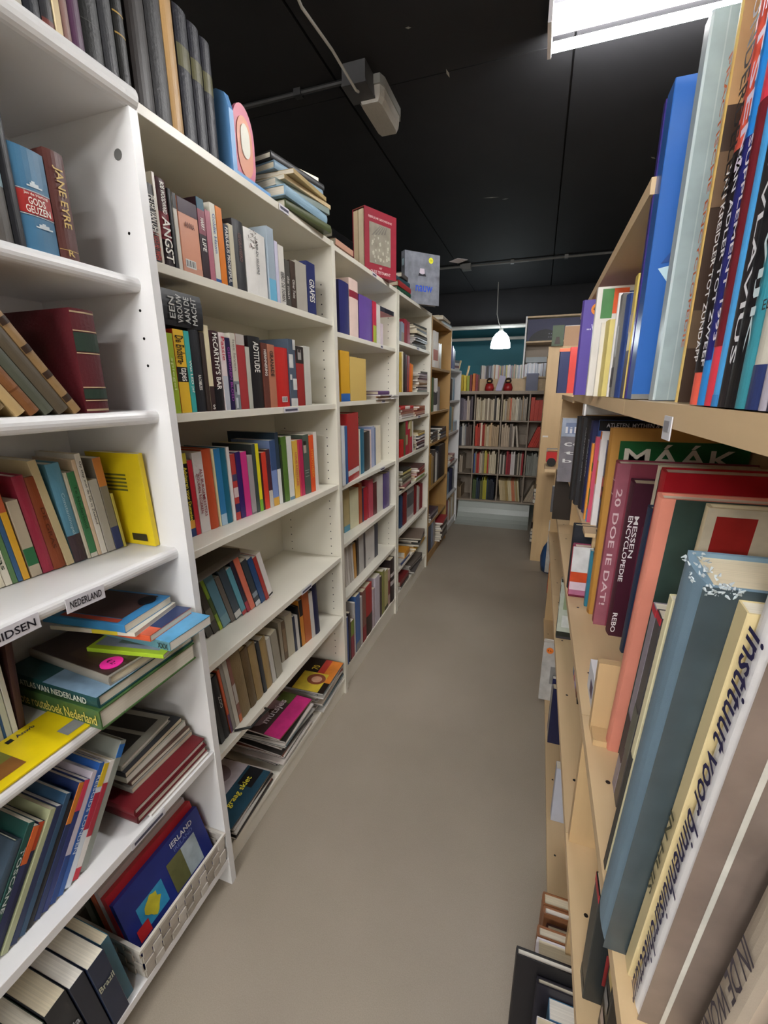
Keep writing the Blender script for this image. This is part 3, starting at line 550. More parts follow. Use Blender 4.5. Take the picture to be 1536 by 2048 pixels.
  [-0.705,0.3274,0.0955,90.0,-6.0,0,0.0278,0.2,0.13,"p","1f2434",0,"black paperback, fifth from left on nearest bookcase's bottom shelf"],
  [-0.7,0.3573,0.0955,90.0,-6.0,0,0.0335,0.2,0.13,"p","1f2a44",{"t":[["Brazil",0.62,0.9,0.5,"c8ccb4","h"]]},"thick navy paperback guide marked Brazil, sixth from left on nearest bookcase's bottom shelf"],
  [-0.712,0.3931,0.0955,90.0,-6.0,0,0.0181,0.2,0.13,"p","2f6478",0,"teal paperback, seventh from left on nearest bookcase's bottom shelf"],
 ]),
 ("books on the second bookcase, first shelf", [
  [-0.726,0.7415,1.5655,90.0,0.0,0,0.0279,0.1324,0.14,"h","2b2426",{"t":[["PETER VAN UHM",0.6,0.5,0.55,"f2efe6","v"],["IK KOOS HET WAPEN",0.2,0.36,0.5,"c8402c","v"]]},"small dark brown hardback, first from left on second bookcase's first shelf"],
  [-0.726,0.7635,1.5655,90.0,0.0,0,0.0071,0.1552,0.14,"p","e2dacb",0,"slim white paperback, second from left on second bookcase's first shelf"],
  [-0.726,0.7722,1.5655,90.0,0.0,0,0.0265,0.1517,0.14,"h","45161c",{"b":[[0.3,0.62,"7a2830"],[0,0.3,"241214"]],"t":[["BOB WOODWARD",0.78,0.36,0.4,"f2efe6","v"],["ANGST",0.3,0.52,0.75,"f2efe6","v"]]},"maroon hardback with large white ANGST title, third from left on second bookcase's first shelf"],
  [-0.726,0.7999,1.5655,90.0,0.0,0,0.0092,0.1414,0.14,"h","1b1a1c",0,"slim black hardback, fourth from left on second bookcase's first shelf"],
  [-0.726,0.81,1.5655,90.0,0.0,0,0.0102,0.1383,0.14,"p","cdc8bb",{"b":[[0.8,1,"2a2a2a"]]},"slim cream paperback, fifth from left on second bookcase's first shelf"],
  [-0.726,0.8228,1.5655,90.0,0.0,0,0.0554,0.1367,0.14,"p","d8977a",{"b":[[0.8,1,"3a2433"],[0.0,0.09,"c8927c"]],"t":[["ANNA",0.66,0.5,0.2,"6a3a34","h"]],"bc":[0.1,0.06]},"thick peach book with dark purple top, sixth from left on second bookcase's first shelf"],
  [-0.726,0.88,1.5655,90.0,0.0,0,0.0227,0.1555,0.14,"p","2c1720",{"b":[[0.86,1,"2a5a6c"],[0.55,0.86,"8a4a58"]],"t":[["LIFE",0.42,0.16,0.5,"f2efe6","v"],["HARRY",0.68,0.15,0.45,"f2efe6","v"]]},"black paperback, seventh from left on second bookcase's first shelf"],
  [-0.726,0.904,1.5655,90.0,0.0,0,0.017,0.1397,0.14,"p","b06a79",0,"small tan paperback, eighth from left on second bookcase's first shelf"],
  [-0.726,0.9222,1.5655,90.0,0.0,0,0.0176,0.1595,0.14,"p","dedbcb",{"b":[[0.0,0.04,"2f5a9c"]],"t":[["Goldie Hawn",0.62,0.5,0.5,"4a6a9c","v"]]},"white paperback, ninth from left on second bookcase's first shelf"],
  [-0.726,0.9411,1.5655,90.0,0.0,0,0.0213,0.159,0.14,"p","dd7c1e",0,"orange paperback, tenth from left on second bookcase's first shelf"],
  [-0.726,0.9637,1.5655,90.0,0.0,0,0.0168,0.1307,0.14,"p","2a3346",{"t":[["FABULEUS PROEFSPUL",0.5,0.9,0.65,"f2efe6","v"]]},"small navy paperback, eleventh from left on second bookcase's first shelf"],
  [-0.726,0.9818,1.5655,90.0,0.0,0,0.0173,0.1362,0.14,"p","cdc6ae",0,"small cream paperback, twelfth from left on second bookcase's first shelf"],
  [-0.726,1.0011,1.5655,90.0,0.0,0,0.0405,0.1541,0.14,"h","29292b",{"t":[["GEGRAVEERD",0.62,0.4,0.3,"7a5a54","v"]]},"dark brown hardback, thirteenth from left on second bookcase's first shelf"],
  [-0.726,1.0447,1.5655,90.0,0.0,0,0.0912,0.15,0.14,"h","e6e4df",{"or":1,"t":[["LAND EN SELDERIJ",0.62,0.55,0.14,"1a1a1a","v"]]},"thick white book with tree ornament, fourteenth from left on second bookcase's first shelf"],
  [-0.726,1.1436,1.5655,90.0,0.0,0,0.0327,0.181,0.14,"p","a3b2be",{"b":[[0,0.3,"6fb4d4"]]},"pale blue paperback, fifteenth from left on second bookcase's first shelf"],
  [-0.726,1.1789,1.5655,90.0,0.0,0,0.0155,0.1554,0.14,"p","d2cfe4",0,"white paperback, sixteenth from left on second bookcase's first shelf"],
  [-0.726,1.1962,1.5655,90.0,0.0,0,0.0291,0.1514,0.14,"p","dcd8d0",{"t":[["EERST DE TOREN",0.3,0.5,0.6,"3a3a3c","v"]]},"white paperback, seventeenth from left on second bookcase's first shelf"],
  [-0.726,1.2273,1.5655,90.0,0.0,0,0.0271,0.1217,0.14,"p","504d48",{"t":[["de man",0.4,0.5,0.5,"c8c4bc","v"]]},"small charcoal paperback, eighteenth from left on second bookcase's first shelf"],
  [-0.726,1.2565,1.5655,90.0,0.0,0,0.0291,0.127,0.14,"p","463830",{"t":[["Oliver Twist",0.4,0.4,0.5,"d8d4cc","v"]]},"small charcoal paperback, nineteenth from left on second bookcase's first shelf"],
  [-0.726,1.2887,1.5655,90.0,0.0,0,0.066,0.1349,0.14,"p","b0aa9e",0,"thick pale grey paperback, twentieth from left on second bookcase's first shelf"],
  [-0.726,1.3585,1.5655,90.0,0.0,0,0.0553,0.15,0.14,"p","2c3364",{"t":[["GRAPES",0.45,0.45,0.6,"f2efe6","v"]]},"thick navy paperback, twenty-first from left on second bookcase's first shelf"],
 ]),
 ("books on the second bookcase, second shelf", [
  [-0.726,0.744,1.2765,90.0,0.0,0,0.0217,0.1598,0.14,"p","a4bd38",{"t":[["spiegel",0.5,0.4,0.4,"d8e4a0","v"]]},"lime green paperback, first from left on second bookcase's second shelf"],
  [-0.726,0.7671,1.2765,90.0,0.0,0,0.0297,0.1695,0.14,"p","f0c338",{"b":[[0.38,0.56,"1a1a1a"]],"t":[["De Endstra-",0.76,0.34,0.75,"20180c","v"],["tapes",0.47,0.16,0.75,"f2efe6","v"]],"cv":[[0,1,0,1,"c8431f"]]},"yellow paperback with De Endstra-tapes title, second from left on second bookcase's second shelf"],
  [-0.726,0.7981,1.2765,90.0,0.0,0,0.0147,0.1691,0.14,"p","3fb1ad",{"t":[["Wat LED je?",0.45,0.4,0.6,"f2efe6","v"]]},"teal paperback, third from left on second bookcase's second shelf"],
  [-0.726,0.8142,1.2765,90.0,0.0,0,0.0325,0.1907,0.14,"h","222429",{"t":[["RACHEL",0.36,0.12,0.28,"f2efe6","v"],["HAZES",0.3,0.1,0.28,"f2efe6","v"]]},"tall black hardback with RACHEL HAZES, fourth from left on second bookcase's second shelf"],
  [-0.726,0.8481,1.2765,90.0,0.0,0,0.0113,0.1717,0.14,"p","3a302c",0,"slim dark brown paperback, fifth from left on second bookcase's second shelf"],
  [-0.726,0.8604,1.2765,90.0,0.0,0,0.0151,0.1881,0.14,"p","e4d8b4",{"b":[[0.0,0.3,"3a2a28"]],"t":[["S",0.05,0.5,0.7,"f4f0e8","h"]]},"cream paperback, sixth from left on second bookcase's second shelf"],
  [-0.726,0.8767,1.2765,90.0,0.0,0,0.0335,0.18,0.14,"h","35171d",{"t":[["McCARTHY'S BAR",0.62,0.7,0.5,"f2efe6","v"]],"b":[[0,0.3,"17171b"]]},"maroon hardback with McCARTHY'S BAR title, seventh from left on second bookcase's second shelf"],
  [-0.726,0.9118,1.2765,90.0,0.0,0,0.0176,0.179,0.14,"p","e2d2d0",{"t":[["Passie",0.8,0.3,0.7,"b83a4a","v"]],"b":[[0,0.45,"b8bcc4"]]},"white paperback, eighth from left on second bookcase's second shelf"],
  [-0.726,0.9311,1.2765,90.0,0.0,0,0.0171,0.1696,0.14,"p","201c46",{"t":[["GEBROKEN BLOED",0.5,0.75,0.55,"9a4a9c","v"]]},"navy paperback with GEBROKEN BLOED title, ninth from left on second bookcase's second shelf"],
  [-0.726,0.9501,1.2765,90.0,0.0,0,0.0209,0.1819,0.14,"p","cbc6b7",{"b":[[0.0,0.38,"7a8286"]],"sp":[[0.1,0.5,0.02,0.16,"c8ccd0"],[0.4,0.9,0.2,0.34,"c0c4c8"],[0.1,0.4,0.24,0.34,"3a4248"]],"t":[["het leven",0.72,0.4,0.4,"8a8478","v"]]},"cream paperback, tenth from left on second bookcase's second shelf"],
  [-0.726,0.9723,1.2765,90.0,0.0,0,0.0333,0.1829,0.14,"p","a33639",{"b":[[0.86,1,"b8b0a8"]]},"rust red paperback, eleventh from left on second bookcase's second shelf"],
  [-0.726,1.0072,1.2765,90.0,0.0,0,0.0171,0.1557,0.14,"p","bcbcb0",0,"pale grey paperback, twelfth from left on second bookcase's second shelf"],
  [-0.726,1.0263,1.2765,90.0,0.0,0,0.0524,0.1843,0.14,"h","19191b",{"t":[["ADTITUDE",0.72,0.42,0.45,"f2efe6","v"]]},"thick black book with ADTITUDE title, thirteenth from left on second bookcase's second shelf"],
  [-0.726,1.0815,1.2765,90.0,0.0,0,0.0243,0.1721,0.14,"p","673a30",{"t":[["HERINNERING",0.7,0.4,0.5,"f2efe6","v"]]},"brown paperback, fourteenth from left on second bookcase's second shelf"],
  [-0.726,1.1075,1.2765,90.0,0.0,0,0.0349,0.1712,0.14,"p","b2745a",{"t":[["GRANADE",0.7,0.4,0.5,"2a2a2a","v"]]},"tan paperback, fifteenth from left on second bookcase's second shelf"],
  [-0.726,1.1457,1.2765,90.0,0.0,0,0.0704,0.1678,0.14,"h","c42723",{"bc":[0.3,0.08]},"bright red hardback with barcode, sixteenth from left on second bookcase's second shelf"],
  [-0.726,1.2195,1.2765,90.0,0.0,0,0.0393,0.1961,0.14,"p","4d5a6a",{"sp":[[0,0.6,0.58,0.78,"d8d8d4"],[0.4,1,0.25,0.42,"d8d8d4"],[0,1,0,0.12,"d8d8d4"],[0.6,1,0.85,1,"d0d0cc"],[0,0.3,0.4,0.48,"d0d0cc"]]},"steel blue paperback, seventeenth from left on second bookcase's second shelf"],
  [-0.726,1.261,1.2765,90.0,0.0,0,0.0467,0.1797,0.14,"p","9a292a",{"b":[[0.72,1,"2a2624"]],"sp":[[0.25,0.7,0.78,0.95,"a8a4a0"],[0.3,0.62,0.9,0.97,"3a302c"]]},"red paperback, eighteenth from left on second bookcase's second shelf"],
  [-0.726,1.311,1.2765,90.0,0.0,0,0.0416,0.1841,0.14,"p","c6c6bc",0,"pale grey paperback, nineteenth from left on second bookcase's second shelf"],
  [-0.722,0.858,1.452,90.0,0.0,1,0.068,0.1155,0.13,"h","212327",{"t":[["EEN",0.78,0.6,0.13,"c0c0bc","r"],["VROUW",0.6,0.8,0.13,"c0c0bc","r"],["AAN DE",0.42,0.75,0.13,"c0c0bc","r"],["MACHT",0.24,0.8,0.13,"c0c0bc","r"]]},"thick black book marked EEN VROUW AAN DE MACHT lying across upright books"],
 ]),
 ("books on the second bookcase, third shelf", [
  [-0.802,0.8254,0.9665,85.3,-1.0,0,0.0175,0.2113,0.15,"p","14130f",{"t":[["Adviseren voor Dummies",0.52,0.64,0.55,"e8d84a","v"]],"b":[[0.88,1,"d8c84a"],[0.1,0.2,"e0a040"],[0,0.1,"2a3c6a"]]},"black guide titled Adviseren voor Dummies, first from left on second bookcase's third shelf"],
  [-0.8005,0.8438,0.9665,85.3,-1.0,0,0.0145,0.1926,0.15,"p","c42c3a",0,"red paperback, second from left on second bookcase's third shelf"],
  [-0.7992,0.8593,0.9665,85.3,-1.0,0,0.0326,0.2084,0.15,"p","dad4d1",{"t":[["ALS BURGEMEESTERS",0.5,0.6,0.26,"8a2a34","v"],["ZOUDEN REGEREN",0.5,0.5,0.26,"8a2a34","v"]],"two":1},"white book titled ALS BURGEMEESTERS ZOUDEN REGEREN, third from left on second bookcase's third shelf"],
  [-0.7964,0.8931,0.9665,85.3,-1.0,0,0.0309,0.2129,0.18,"h","c2512c",0,"rust red hardback, fourth from left on second bookcase's third shelf"],
  [-0.7937,0.9253,0.9665,85.3,-1.0,0,0.006,0.2106,0.15,"p","e9dfb0",0,"slim cream paperback, fifth from left on second bookcase's third shelf"],
  [-0.7932,0.9323,0.9665,85.3,-1.0,0,0.0211,0.2097,0.15,"p","327db3",{"b":[[0,0.15,"a8c4d8"]]},"blue paperback, sixth from left on second bookcase's third shelf"],
  [-0.7913,0.9545,0.9665,85.3,-1.0,0,0.0209,0.2086,0.15,"h","1a6882",0,"teal hardback, seventh from left on second bookcase's third shelf"],
  [-0.7895,0.9766,0.9665,85.3,-1.0,0,0.0112,0.2098,0.15,"p","e8e4e0",0,"slim white paperback, eighth from left on second bookcase's third shelf"],
  [-0.7885,0.9893,0.9665,85.3,-1.0,0,0.0176,0.1885,0.15,"p","c0433f",{"b":[[0.12,0.25,"2a2c5c"],[0.35,0.5,"e0c8c8"],[0.6,0.7,"4a4c6c"]]},"rust red paperback, ninth from left on second bookcase's third shelf"],
  [-0.7869,1.0086,0.9665,85.3,-1.0,0,0.0196,0.1919,0.15,"p","361d64",0,"navy paperback, tenth from left on second bookcase's third shelf"],
  [-0.7851,1.0295,0.9665,85.3,-1.0,0,0.0243,0.1893,0.15,"p","d23685",0,"magenta paperback, eleventh from left on second bookcase's third shelf"],
  [-0.783,1.0551,0.9665,85.3,-1.0,0,0.0214,0.1766,0.15,"p","a19b9b",{"b":[[0.0,0.03,"7a7676"]]},"beige paperback, twelfth from left on second bookcase's third shelf"],
  [-0.7811,1.0779,0.9665,85.3,-1.0,0,0.0145,0.206,0.15,"p","3b4846",0,"charcoal paperback, thirteenth from left on second bookcase's third shelf"],
  [-0.7798,1.0936,0.9665,85.3,-1.0,0,0.0137,0.206,0.15,"p","e8dc28",{"b":[[0,0.18,"7ab03a"]]},"slim yellow paperback, fourteenth from left on second bookcase's third shelf"],
  [-0.7786,1.1086,0.9665,85.3,-1.0,0,0.0072,0.1765,0.15,"p","3a1a1a",0,"slim dark brown paperback, fifteenth from left on second bookcase's third shelf"],
  [-0.7779,1.1171,0.9665,85.3,-1.0,0,0.021,0.1772,0.15,"p","d63e2d",0,"red paperback, sixteenth from left on second bookcase's third shelf"],
  [-0.776,1.1395,0.9665,85.3,-1.0,0,0.0175,0.1833,0.15,"p","482936",{"b":[[0,0.3,"c8c4b8"]]},"dark brown paperback, seventeenth from left on second bookcase's third shelf"],
  [-0.7744,1.1595,0.9665,85.3,-1.0,0,0.0271,0.2089,0.15,"p","7d93c7",{"b":[[0,0.13,"d8a84a"],[0.55,1,"3a5078"]]},"pale blue paperback, eighteenth from left on second bookcase's third shelf"],
  [-0.772,1.1881,0.9665,85.3,-1.0,0,0.0173,0.2303,0.19,"p","2d3e4e",{"b":[[0,0.5,"e0e0dc"]]},"charcoal paperback, nineteenth from left on second bookcase's third shelf"],
  [-0.7703,1.2089,0.9665,85.3,-1.0,0,0.0082,0.1898,0.15,"p","2c3824",0,"slim dark green paperback, twentieth from left on second bookcase's third shelf"],
  [-0.7695,1.2185,0.9665,85.3,-1.0,0,0.0252,0.2141,0.15,"p","557632",0,"green paperback, twenty-first from left on second bookcase's third shelf"],
  [-0.7672,1.2459,0.9665,85.3,-1.0,0,0.0267,0.213,0.15,"p","d8d8d0",{"b":[[0,0.05,"6a8898"]]},"white paperback, twenty-second from left on second bookcase's third shelf"],
  [-0.7645,1.2792,0.9665,85.3,-1.0,0,0.0257,0.1956,0.15,"p","dab04a",{"t":[["LOUIS RADSTAAK",0.5,0.6,0.4,"c04a5a","v"]]},"yellow paperback, twenty-third from left on second bookcase's third shelf"],
  [-0.7622,1.3066,0.9665,85.3,-1.0,0,0.0085,0.194,0.15,"p","d04058",0,"slim magenta paperback, twenty-fourth from left on second bookcase's third shelf"],
  [-0.7614,1.3167,0.9665,85.3,-1.0,0,0.0188,0.1958,0.15,"p","b82a55",0,"magenta paperback, twenty-fifth from left on second bookcase's third shelf"],
  [-0.7596,1.3379,0.9665,85.3,-1.0,0,0.0359,0.2096,0.15,"p","4c5950",{"sp":[[0.05,0.5,0.7,0.86,"b8a494"],[0.05,0.5,0.83,0.9,"2a2420"],[0.1,0.8,0.4,0.41,"a8b0a8"],[0.1,0.7,0.36,0.37,"a8b0a8"],[0.1,0.75,0.3,0.31,"a8b0a8"]]},"green paperback, twenty-sixth from left on second bookcase's third shelf"],
  [-0.7565,1.3758,0.9665,85.3,-1.0,0,0.0279,0.205,0.15,"p","df5327",{"t":[["HYPOTHEEK",0.5,0.5,0.5,"f0a040","v"]]},"orange paperback, twenty-seventh from left on second bookcase's third shelf"],
  [-0.754,1.4056,0.9665,85.3,-1.0,0,0.02,0.2139,0.15,"p","ded8d0",0,"white paperback, twenty-eighth from left on second bookcase's third shelf"],
 ]),
 ("leaning books on the second bookcase, fourth shelf", [
  [-0.8189,0.8216,0.6605,84.8,-16.0,0,0.0278,0.19,0.16,"h","2b2824",0,"dark brown hardback, first from left on second bookcase's fourth shelf"],
  [-0.8162,0.8521,0.6605,84.8,-16.0,0,0.0208,0.2,0.16,"p","47433c",0,"charcoal paperback, second from left on second bookcase's fourth shelf"],
  [-0.8141,0.8752,0.6605,84.8,-16.0,0,0.0211,0.21,0.16,"p","3f3a33",{"b":[[0.2,0.4,"6a6658"]]},"charcoal paperback, third from left on second bookcase's fourth shelf"],
  [-0.812,0.8983,0.6605,84.8,-16.0,0,0.0106,0.1912,0.16,"p","83a036",{"b":[[0,0.15,"a8c03c"],[0.3,0.6,"4a5a34"]]},"slim lime green paperback, fourth from left on second bookcase's fourth shelf"],
  [-0.8108,0.9112,0.6605,84.8,-16.0,0,0.0304,0.1918,0.16,"p","5b889a",{"b":[[0,0.2,"7aa0ac"]]},"steel blue paperback, fifth from left on second bookcase's fourth shelf"],
  [-0.8078,0.9446,0.6605,84.8,-16.0,0,0.0162,0.1649,0.16,"p","686058",0,"olive paperback, sixth from left on second bookcase's fourth shelf"],
  [-0.8061,0.963,0.6605,84.8,-16.0,0,0.0258,0.1816,0.16,"p","3a4853",{"b":[[0.02,0.14,"d8d8d4"]]},"charcoal paperback, seventh from left on second bookcase's fourth shelf"],
  [-0.8035,0.9916,0.6605,84.8,-16.0,0,0.0187,0.1735,0.16,"p","5d9dae",{"b":[[0,0.08,"b84a4a"]]},"steel blue paperback, eighth from left on second bookcase's fourth shelf"],
  [-0.8016,1.0127,0.6605,84.8,-16.0,0,0.0134,0.1948,0.16,"p","282036",{"b":[[0,0.2,"a83a4a"]]},"slim navy paperback, ninth from left on second bookcase's fourth shelf"],
  [-0.8002,1.0283,0.6605,84.8,-16.0,0,0.0206,0.2,0.16,"p","df775f",0,"coral paperback, tenth from left on second bookcase's fourth shelf"],
  [-0.798,1.0526,0.6605,84.8,-16.0,0,0.0223,0.1754,0.16,"p","374049",{"b":[[0,0.1,"d0d4d8"],[0.2,0.3,"8a98a4"]]},"charcoal paperback, eleventh from left on second bookcase's fourth shelf"],
  [-0.7956,1.0782,0.6605,84.8,-16.0,0,0.0214,0.1727,0.16,"p","294c7e",0,"blue paperback, twelfth from left on second bookcase's fourth shelf"],
  [-0.7935,1.1019,0.6605,84.8,-16.0,0,0.015,0.1689,0.16,"p","ae3733",0,"rust red paperback, thirteenth from left on second bookcase's fourth shelf"],
  [-0.792,1.1188,0.6605,84.8,-16.0,0,0.0203,0.1759,0.16,"p","e8e4e0",{"b":[[0.04,0.08,"2a2a2a"]]},"white paperback, fourteenth from left on second bookcase's fourth shelf"],
  [-0.79,0.99,0.858,96.0,0.0,1,0.022,0.2,0.13,"h","4a4238",0,"dark brown hardback lying on the leaning books of the second bookcase"],
 ]),
 ("old books on the second bookcase, fifth shelf", [
  [-0.7443,0.7783,0.3905,92.3,-7.0,0,0.0156,0.2,0.15,"p","1a1b20",0,"black paperback, first from left on second bookcase's fifth shelf"],
  [-0.745,0.7952,0.3905,92.3,-7.0,0,0.0244,0.2124,0.15,"h","1d1e24",{"t":[["ZOO",0.6,0.2,0.4,"b8b8b4","v"]]},"black hardback with strap loop, second from left on second bookcase's fifth shelf"],
  [-0.7461,0.8211,0.3905,92.3,-7.0,0,0.0085,0.222,0.15,"p","c65732",{"b":[[0,0.3,"6a4a6a"]]},"slim rust red paperback, third from left on second bookcase's fifth shelf"],
  [-0.7465,0.8308,0.3905,92.3,-7.0,0,0.0125,0.2356,0.15,"p","8f8a82",0,"slim grey paperback, fourth from left on second bookcase's fifth shelf"],
  [-0.747,0.8446,0.3905,92.3,-7.0,0,0.0168,0.229,0.15,"p","bdb8ac",0,"pale grey paperback, fifth from left on second bookcase's fifth shelf"],
  [-0.7478,0.8628,0.3905,92.3,-7.0,0,0.0131,0.2293,0.15,"p","86564a",{"b":[[0.0,0.12,"c8683a"],[0.3,0.6,"b8b0a8"]]},"slim olive paperback, sixth from left on second bookcase's fifth shelf"],
  [-0.7484,0.8783,0.3905,92.3,-7.0,0,0.0444,0.2333,0.15,"l","88724e",0,"olive leather-bound book, seventh from left on second bookcase's fifth shelf"],
  [-0.7503,0.9254,0.3905,92.3,-7.0,0,0.0319,0.2115,0.15,"l","665234",0,"brown leather-bound book, eighth from left on second bookcase's fifth shelf"],
  [-0.7517,0.9597,0.3905,92.3,-7.0,0,0.0347,0.2031,0.15,"h","9a8156",0,"tan hardback, ninth from left on second bookcase's fifth shelf"],
  [-0.7533,0.9976,0.3905,92.3,-7.0,0,0.0159,0.1931,0.15,"h","2d3036",0,"charcoal hardback, tenth from left on second bookcase's fifth shelf"],
  [-0.754,1.0163,0.3905,92.3,-7.0,0,0.0329,0.1886,0.15,"h","a1885a",0,"tan hardback, eleventh from left on second bookcase's fifth shelf"],
  [-0.7555,1.0519,0.3905,92.3,-7.0,0,0.0177,0.1734,0.15,"p","c2bfb8",0,"pale grey paperback, twelfth from left on second bookcase's fifth shelf"],
  [-0.7564,1.0741,0.3905,92.3,-7.0,0,0.0361,0.1755,0.15,"p","979080",0,"grey paperback, thirteenth from left on second bookcase's fifth shelf"],
 ]),
 ("books on the second bookcase, fifth shelf", [
  [-0.7884,1.1562,0.3905,82.1,-3.0,0,0.0155,0.1606,0.16,"p","a39a86",0,"beige paperback, first from left among tall books on second bookcase's fifth shelf"],
  [-0.7861,1.173,0.3905,82.1,-3.0,0,0.0171,0.156,0.16,"p","6c5843",{"b":[[0.2,0.8,"8a745a"]]},"olive paperback, second from left among tall books on second bookcase's fifth shelf"],
  [-0.7834,1.1927,0.3905,82.1,-3.0,0,0.0378,0.1679,0.16,"p","b8b09a",0,"pale grey paperback, third from left among tall books on second bookcase's fifth shelf"],
  [-0.7779,1.232,0.3905,82.1,-3.0,0,0.0117,0.1454,0.16,"p","2a2f46",0,"slim navy paperback, fourth from left among tall books on second bookcase's fifth shelf"],
  [-0.7761,1.2451,0.3905,82.1,-3.0,0,0.0158,0.141,0.16,"p","c8c4bf",0,"small pale grey paperback, fifth from left among tall books on second bookcase's fifth shelf"],
  [-0.7736,1.263,0.3905,82.1,-3.0,0,0.0087,0.1709,0.16,"h","19191b",0,"slim black hardback, sixth from left among tall books on second bookcase's fifth shelf"],
  [-0.7722,1.2731,0.3905,82.1,-3.0,0,0.019,0.1912,0.16,"p","cf8733",{"b":[[0.65,1,"2a2422"]]},"ochre paperback, seventh from left among tall books on second bookcase's fifth shelf"],
  [-0.7692,1.295,0.3905,82.1,-3.0,0,0.0379,0.213,0.16,"p","b35d2c",0,"rust red paperback, eighth from left among tall books on second bookcase's fifth shelf"],
  [-0.7637,1.3346,0.3905,82.1,-3.0,0,0.0217,0.1951,0.16,"p","d0ccc8",0,"cream paperback, ninth from left among tall books on second bookcase's fifth shelf"],
  [-0.7605,1.3579,0.3905,82.1,-3.0,0,0.0328,0.2166,0.16,"h","212448",0,"navy hardback, tenth from left among tall books on second bookcase's fifth shelf"],
 ]),
 ("books on the third bookcase, first shelf", [
  [-0.735,1.624,1.5355,90.0,0.0,0,0.0897,0.1846,0.2,"h","2a2c66",0,"thick navy hardback, first from left on third bookcase's first shelf"],
  [-0.735,1.7191,1.5355,90.0,0.0,0,0.0906,0.2112,0.2,"h","e6cdc2",{"b":[[0.68,0.8,"8a2a3a"]]},"thick cream hardback, second from left on third bookcase's first shelf"],
  [-0.735,1.8213,1.5355,90.0,0.0,0,0.1531,0.1716,0.2,"h","674c98",0,"thick purple album, third from left on third bookcase's first shelf"],
  [-0.735,1.9795,1.5355,90.0,0.0,0,0.0401,0.1719,0.2,"p","c02a44",{"b":[[0,0.42,"a8b83c"]]},"red paperback, fourth from left on third bookcase's first shelf"],
  [-0.735,2.0257,1.5355,90.0,0.0,0,0.0476,0.1671,0.2,"p","dcd6d0",0,"white paperback, fifth from left on third bookcase's first shelf"],
  [-0.735,2.0799,1.5355,90.0,0.0,0,0.0321,0.0924,0.2,"p","d8c8d0",0,"small white paperback, sixth from left on third bookcase's first shelf"],
  [-0.727,2.255,1.682,87.0,0.0,1,0.02,0.2,0.14,"p","3a3a44",{"cv2":[[0,1,0,1,"9aa8d0"]],"cv":[[0,1,0,1,"b83a56"]],"b":[[0.1,0.6,"20202a"]]},"blue and pink boxed set lying on upright books of third bookcase"],
 ]),
 ("books on the third bookcase, second shelf", [
  [-0.735,1.6115,1.2815,90.0,0.0,0,0.0868,0.1911,0.22,"b","d9a41f",{"b":[[0,0.16,"2a62a8"]]},"yellow binder, first from left on third bookcase's second shelf"],
  [-0.735,1.7027,1.2815,90.0,0.0,0,0.1772,0.1744,0.22,"b","d6b767",0,"thick sand-coloured binder, second from left on third bookcase's second shelf"],
 ]),
 ("books piled on the third bookcase, second shelf", [
  [-0.722,2.2,1.2815,90.0,0.0,1,0.008,0.2,0.15,"m","c8c0b8",0,"pale grey magazine, first from bottom of pile on third bookcase's second shelf"],
  [-0.732,2.2,1.2901,90.0,0.0,1,0.007,0.2,0.15,"m","d08a3c",0,"ochre magazine, second from bottom of pile on third bookcase's second shelf"],
  [-0.718,2.2,1.2977,92.0,0.0,1,0.006,0.2,0.15,"m","b8b0b4",0,"pale grey magazine, third from bottom of pile on third bookcase's second shelf"],
  [-0.722,2.17,1.3043,90.0,0.0,1,0.018,0.16,0.14,"h","5a3a6a",0,"purple hardback, fourth from bottom of pile on third bookcase's second shelf"],
 ]),
 ("loose papers on the third bookcase, second shelf", [
  [-0.712,2.29,1.2815,94.0,0.0,1,0.006,0.1,0.2,"m","d4d0c8",0,"pale papers, first from bottom of paper heap on third bookcase's second shelf"],
  [-0.712,2.2907,1.2881,86.0,0.0,1,0.006,0.1,0.19,"m","c4beb8",0,"pale papers, second from bottom of paper heap on third bookcase's second shelf"],
  [-0.712,2.3005,1.2947,91.0,0.0,1,0.006,0.1,0.2,"m","dcd8d4",0,"pale papers, third from bottom of paper heap on third bookcase's second shelf"],
 ]),
 ("books on the third bookcase, third shelf", [
  [-0.7256,1.584,0.9485,96.2,0.0,0,0.0359,0.2403,0.2,"p","dfe3e8",0,"white paperback, first from left on third bookcase's third shelf"],
  [-0.7299,1.6239,0.9485,96.2,0.0,0,0.0298,0.2373,0.2,"p","2d62a0",0,"blue paperback, second from left on third bookcase's third shelf"],
  [-0.7336,1.6578,0.9485,96.2,0.0,0,0.1605,0.2838,0.2,"b","b02328",{"b":[[0.09,0.17,"e8e4e0"]]},"red plastic binder with white label, third from left on third bookcase's third shelf"],
  [-0.7519,1.8266,0.9485,96.2,0.0,0,0.0158,0.2071,0.2,"p","e0dccc",0,"white paperback, fourth from left on third bookcase's third shelf"],
  [-0.7541,1.8472,0.9485,96.2,0.0,0,0.0709,0.2054,0.2,"h","1d6a88",0,"thick teal hardback, fifth from left on third bookcase's third shelf"],
  [-0.7624,1.9237,0.9485,96.2,0.0,0,0.0974,0.1864,0.2,"h","302d2c",0,"thick dark brown hardback, sixth from left on third bookcase's third shelf"],
  [-0.7736,2.0274,0.9485,96.2,0.0,0,0.0135,0.1905,0.2,"p","dcc8c8",0,"slim cream paperback, seventh from left on third bookcase's third shelf"],
  [-0.7757,2.0465,0.9485,96.2,0.0,0,0.0589,0.2036,0.2,"p","98a4ca",0,"thick pale blue paperback, eighth from left on third bookcase's third shelf"],
  [-0.7827,2.1118,0.9485,96.2,0.0,0,0.0175,0.1939,0.2,"p","4a6a9a",0,"steel blue paperback, ninth from left on third bookcase's third shelf"],
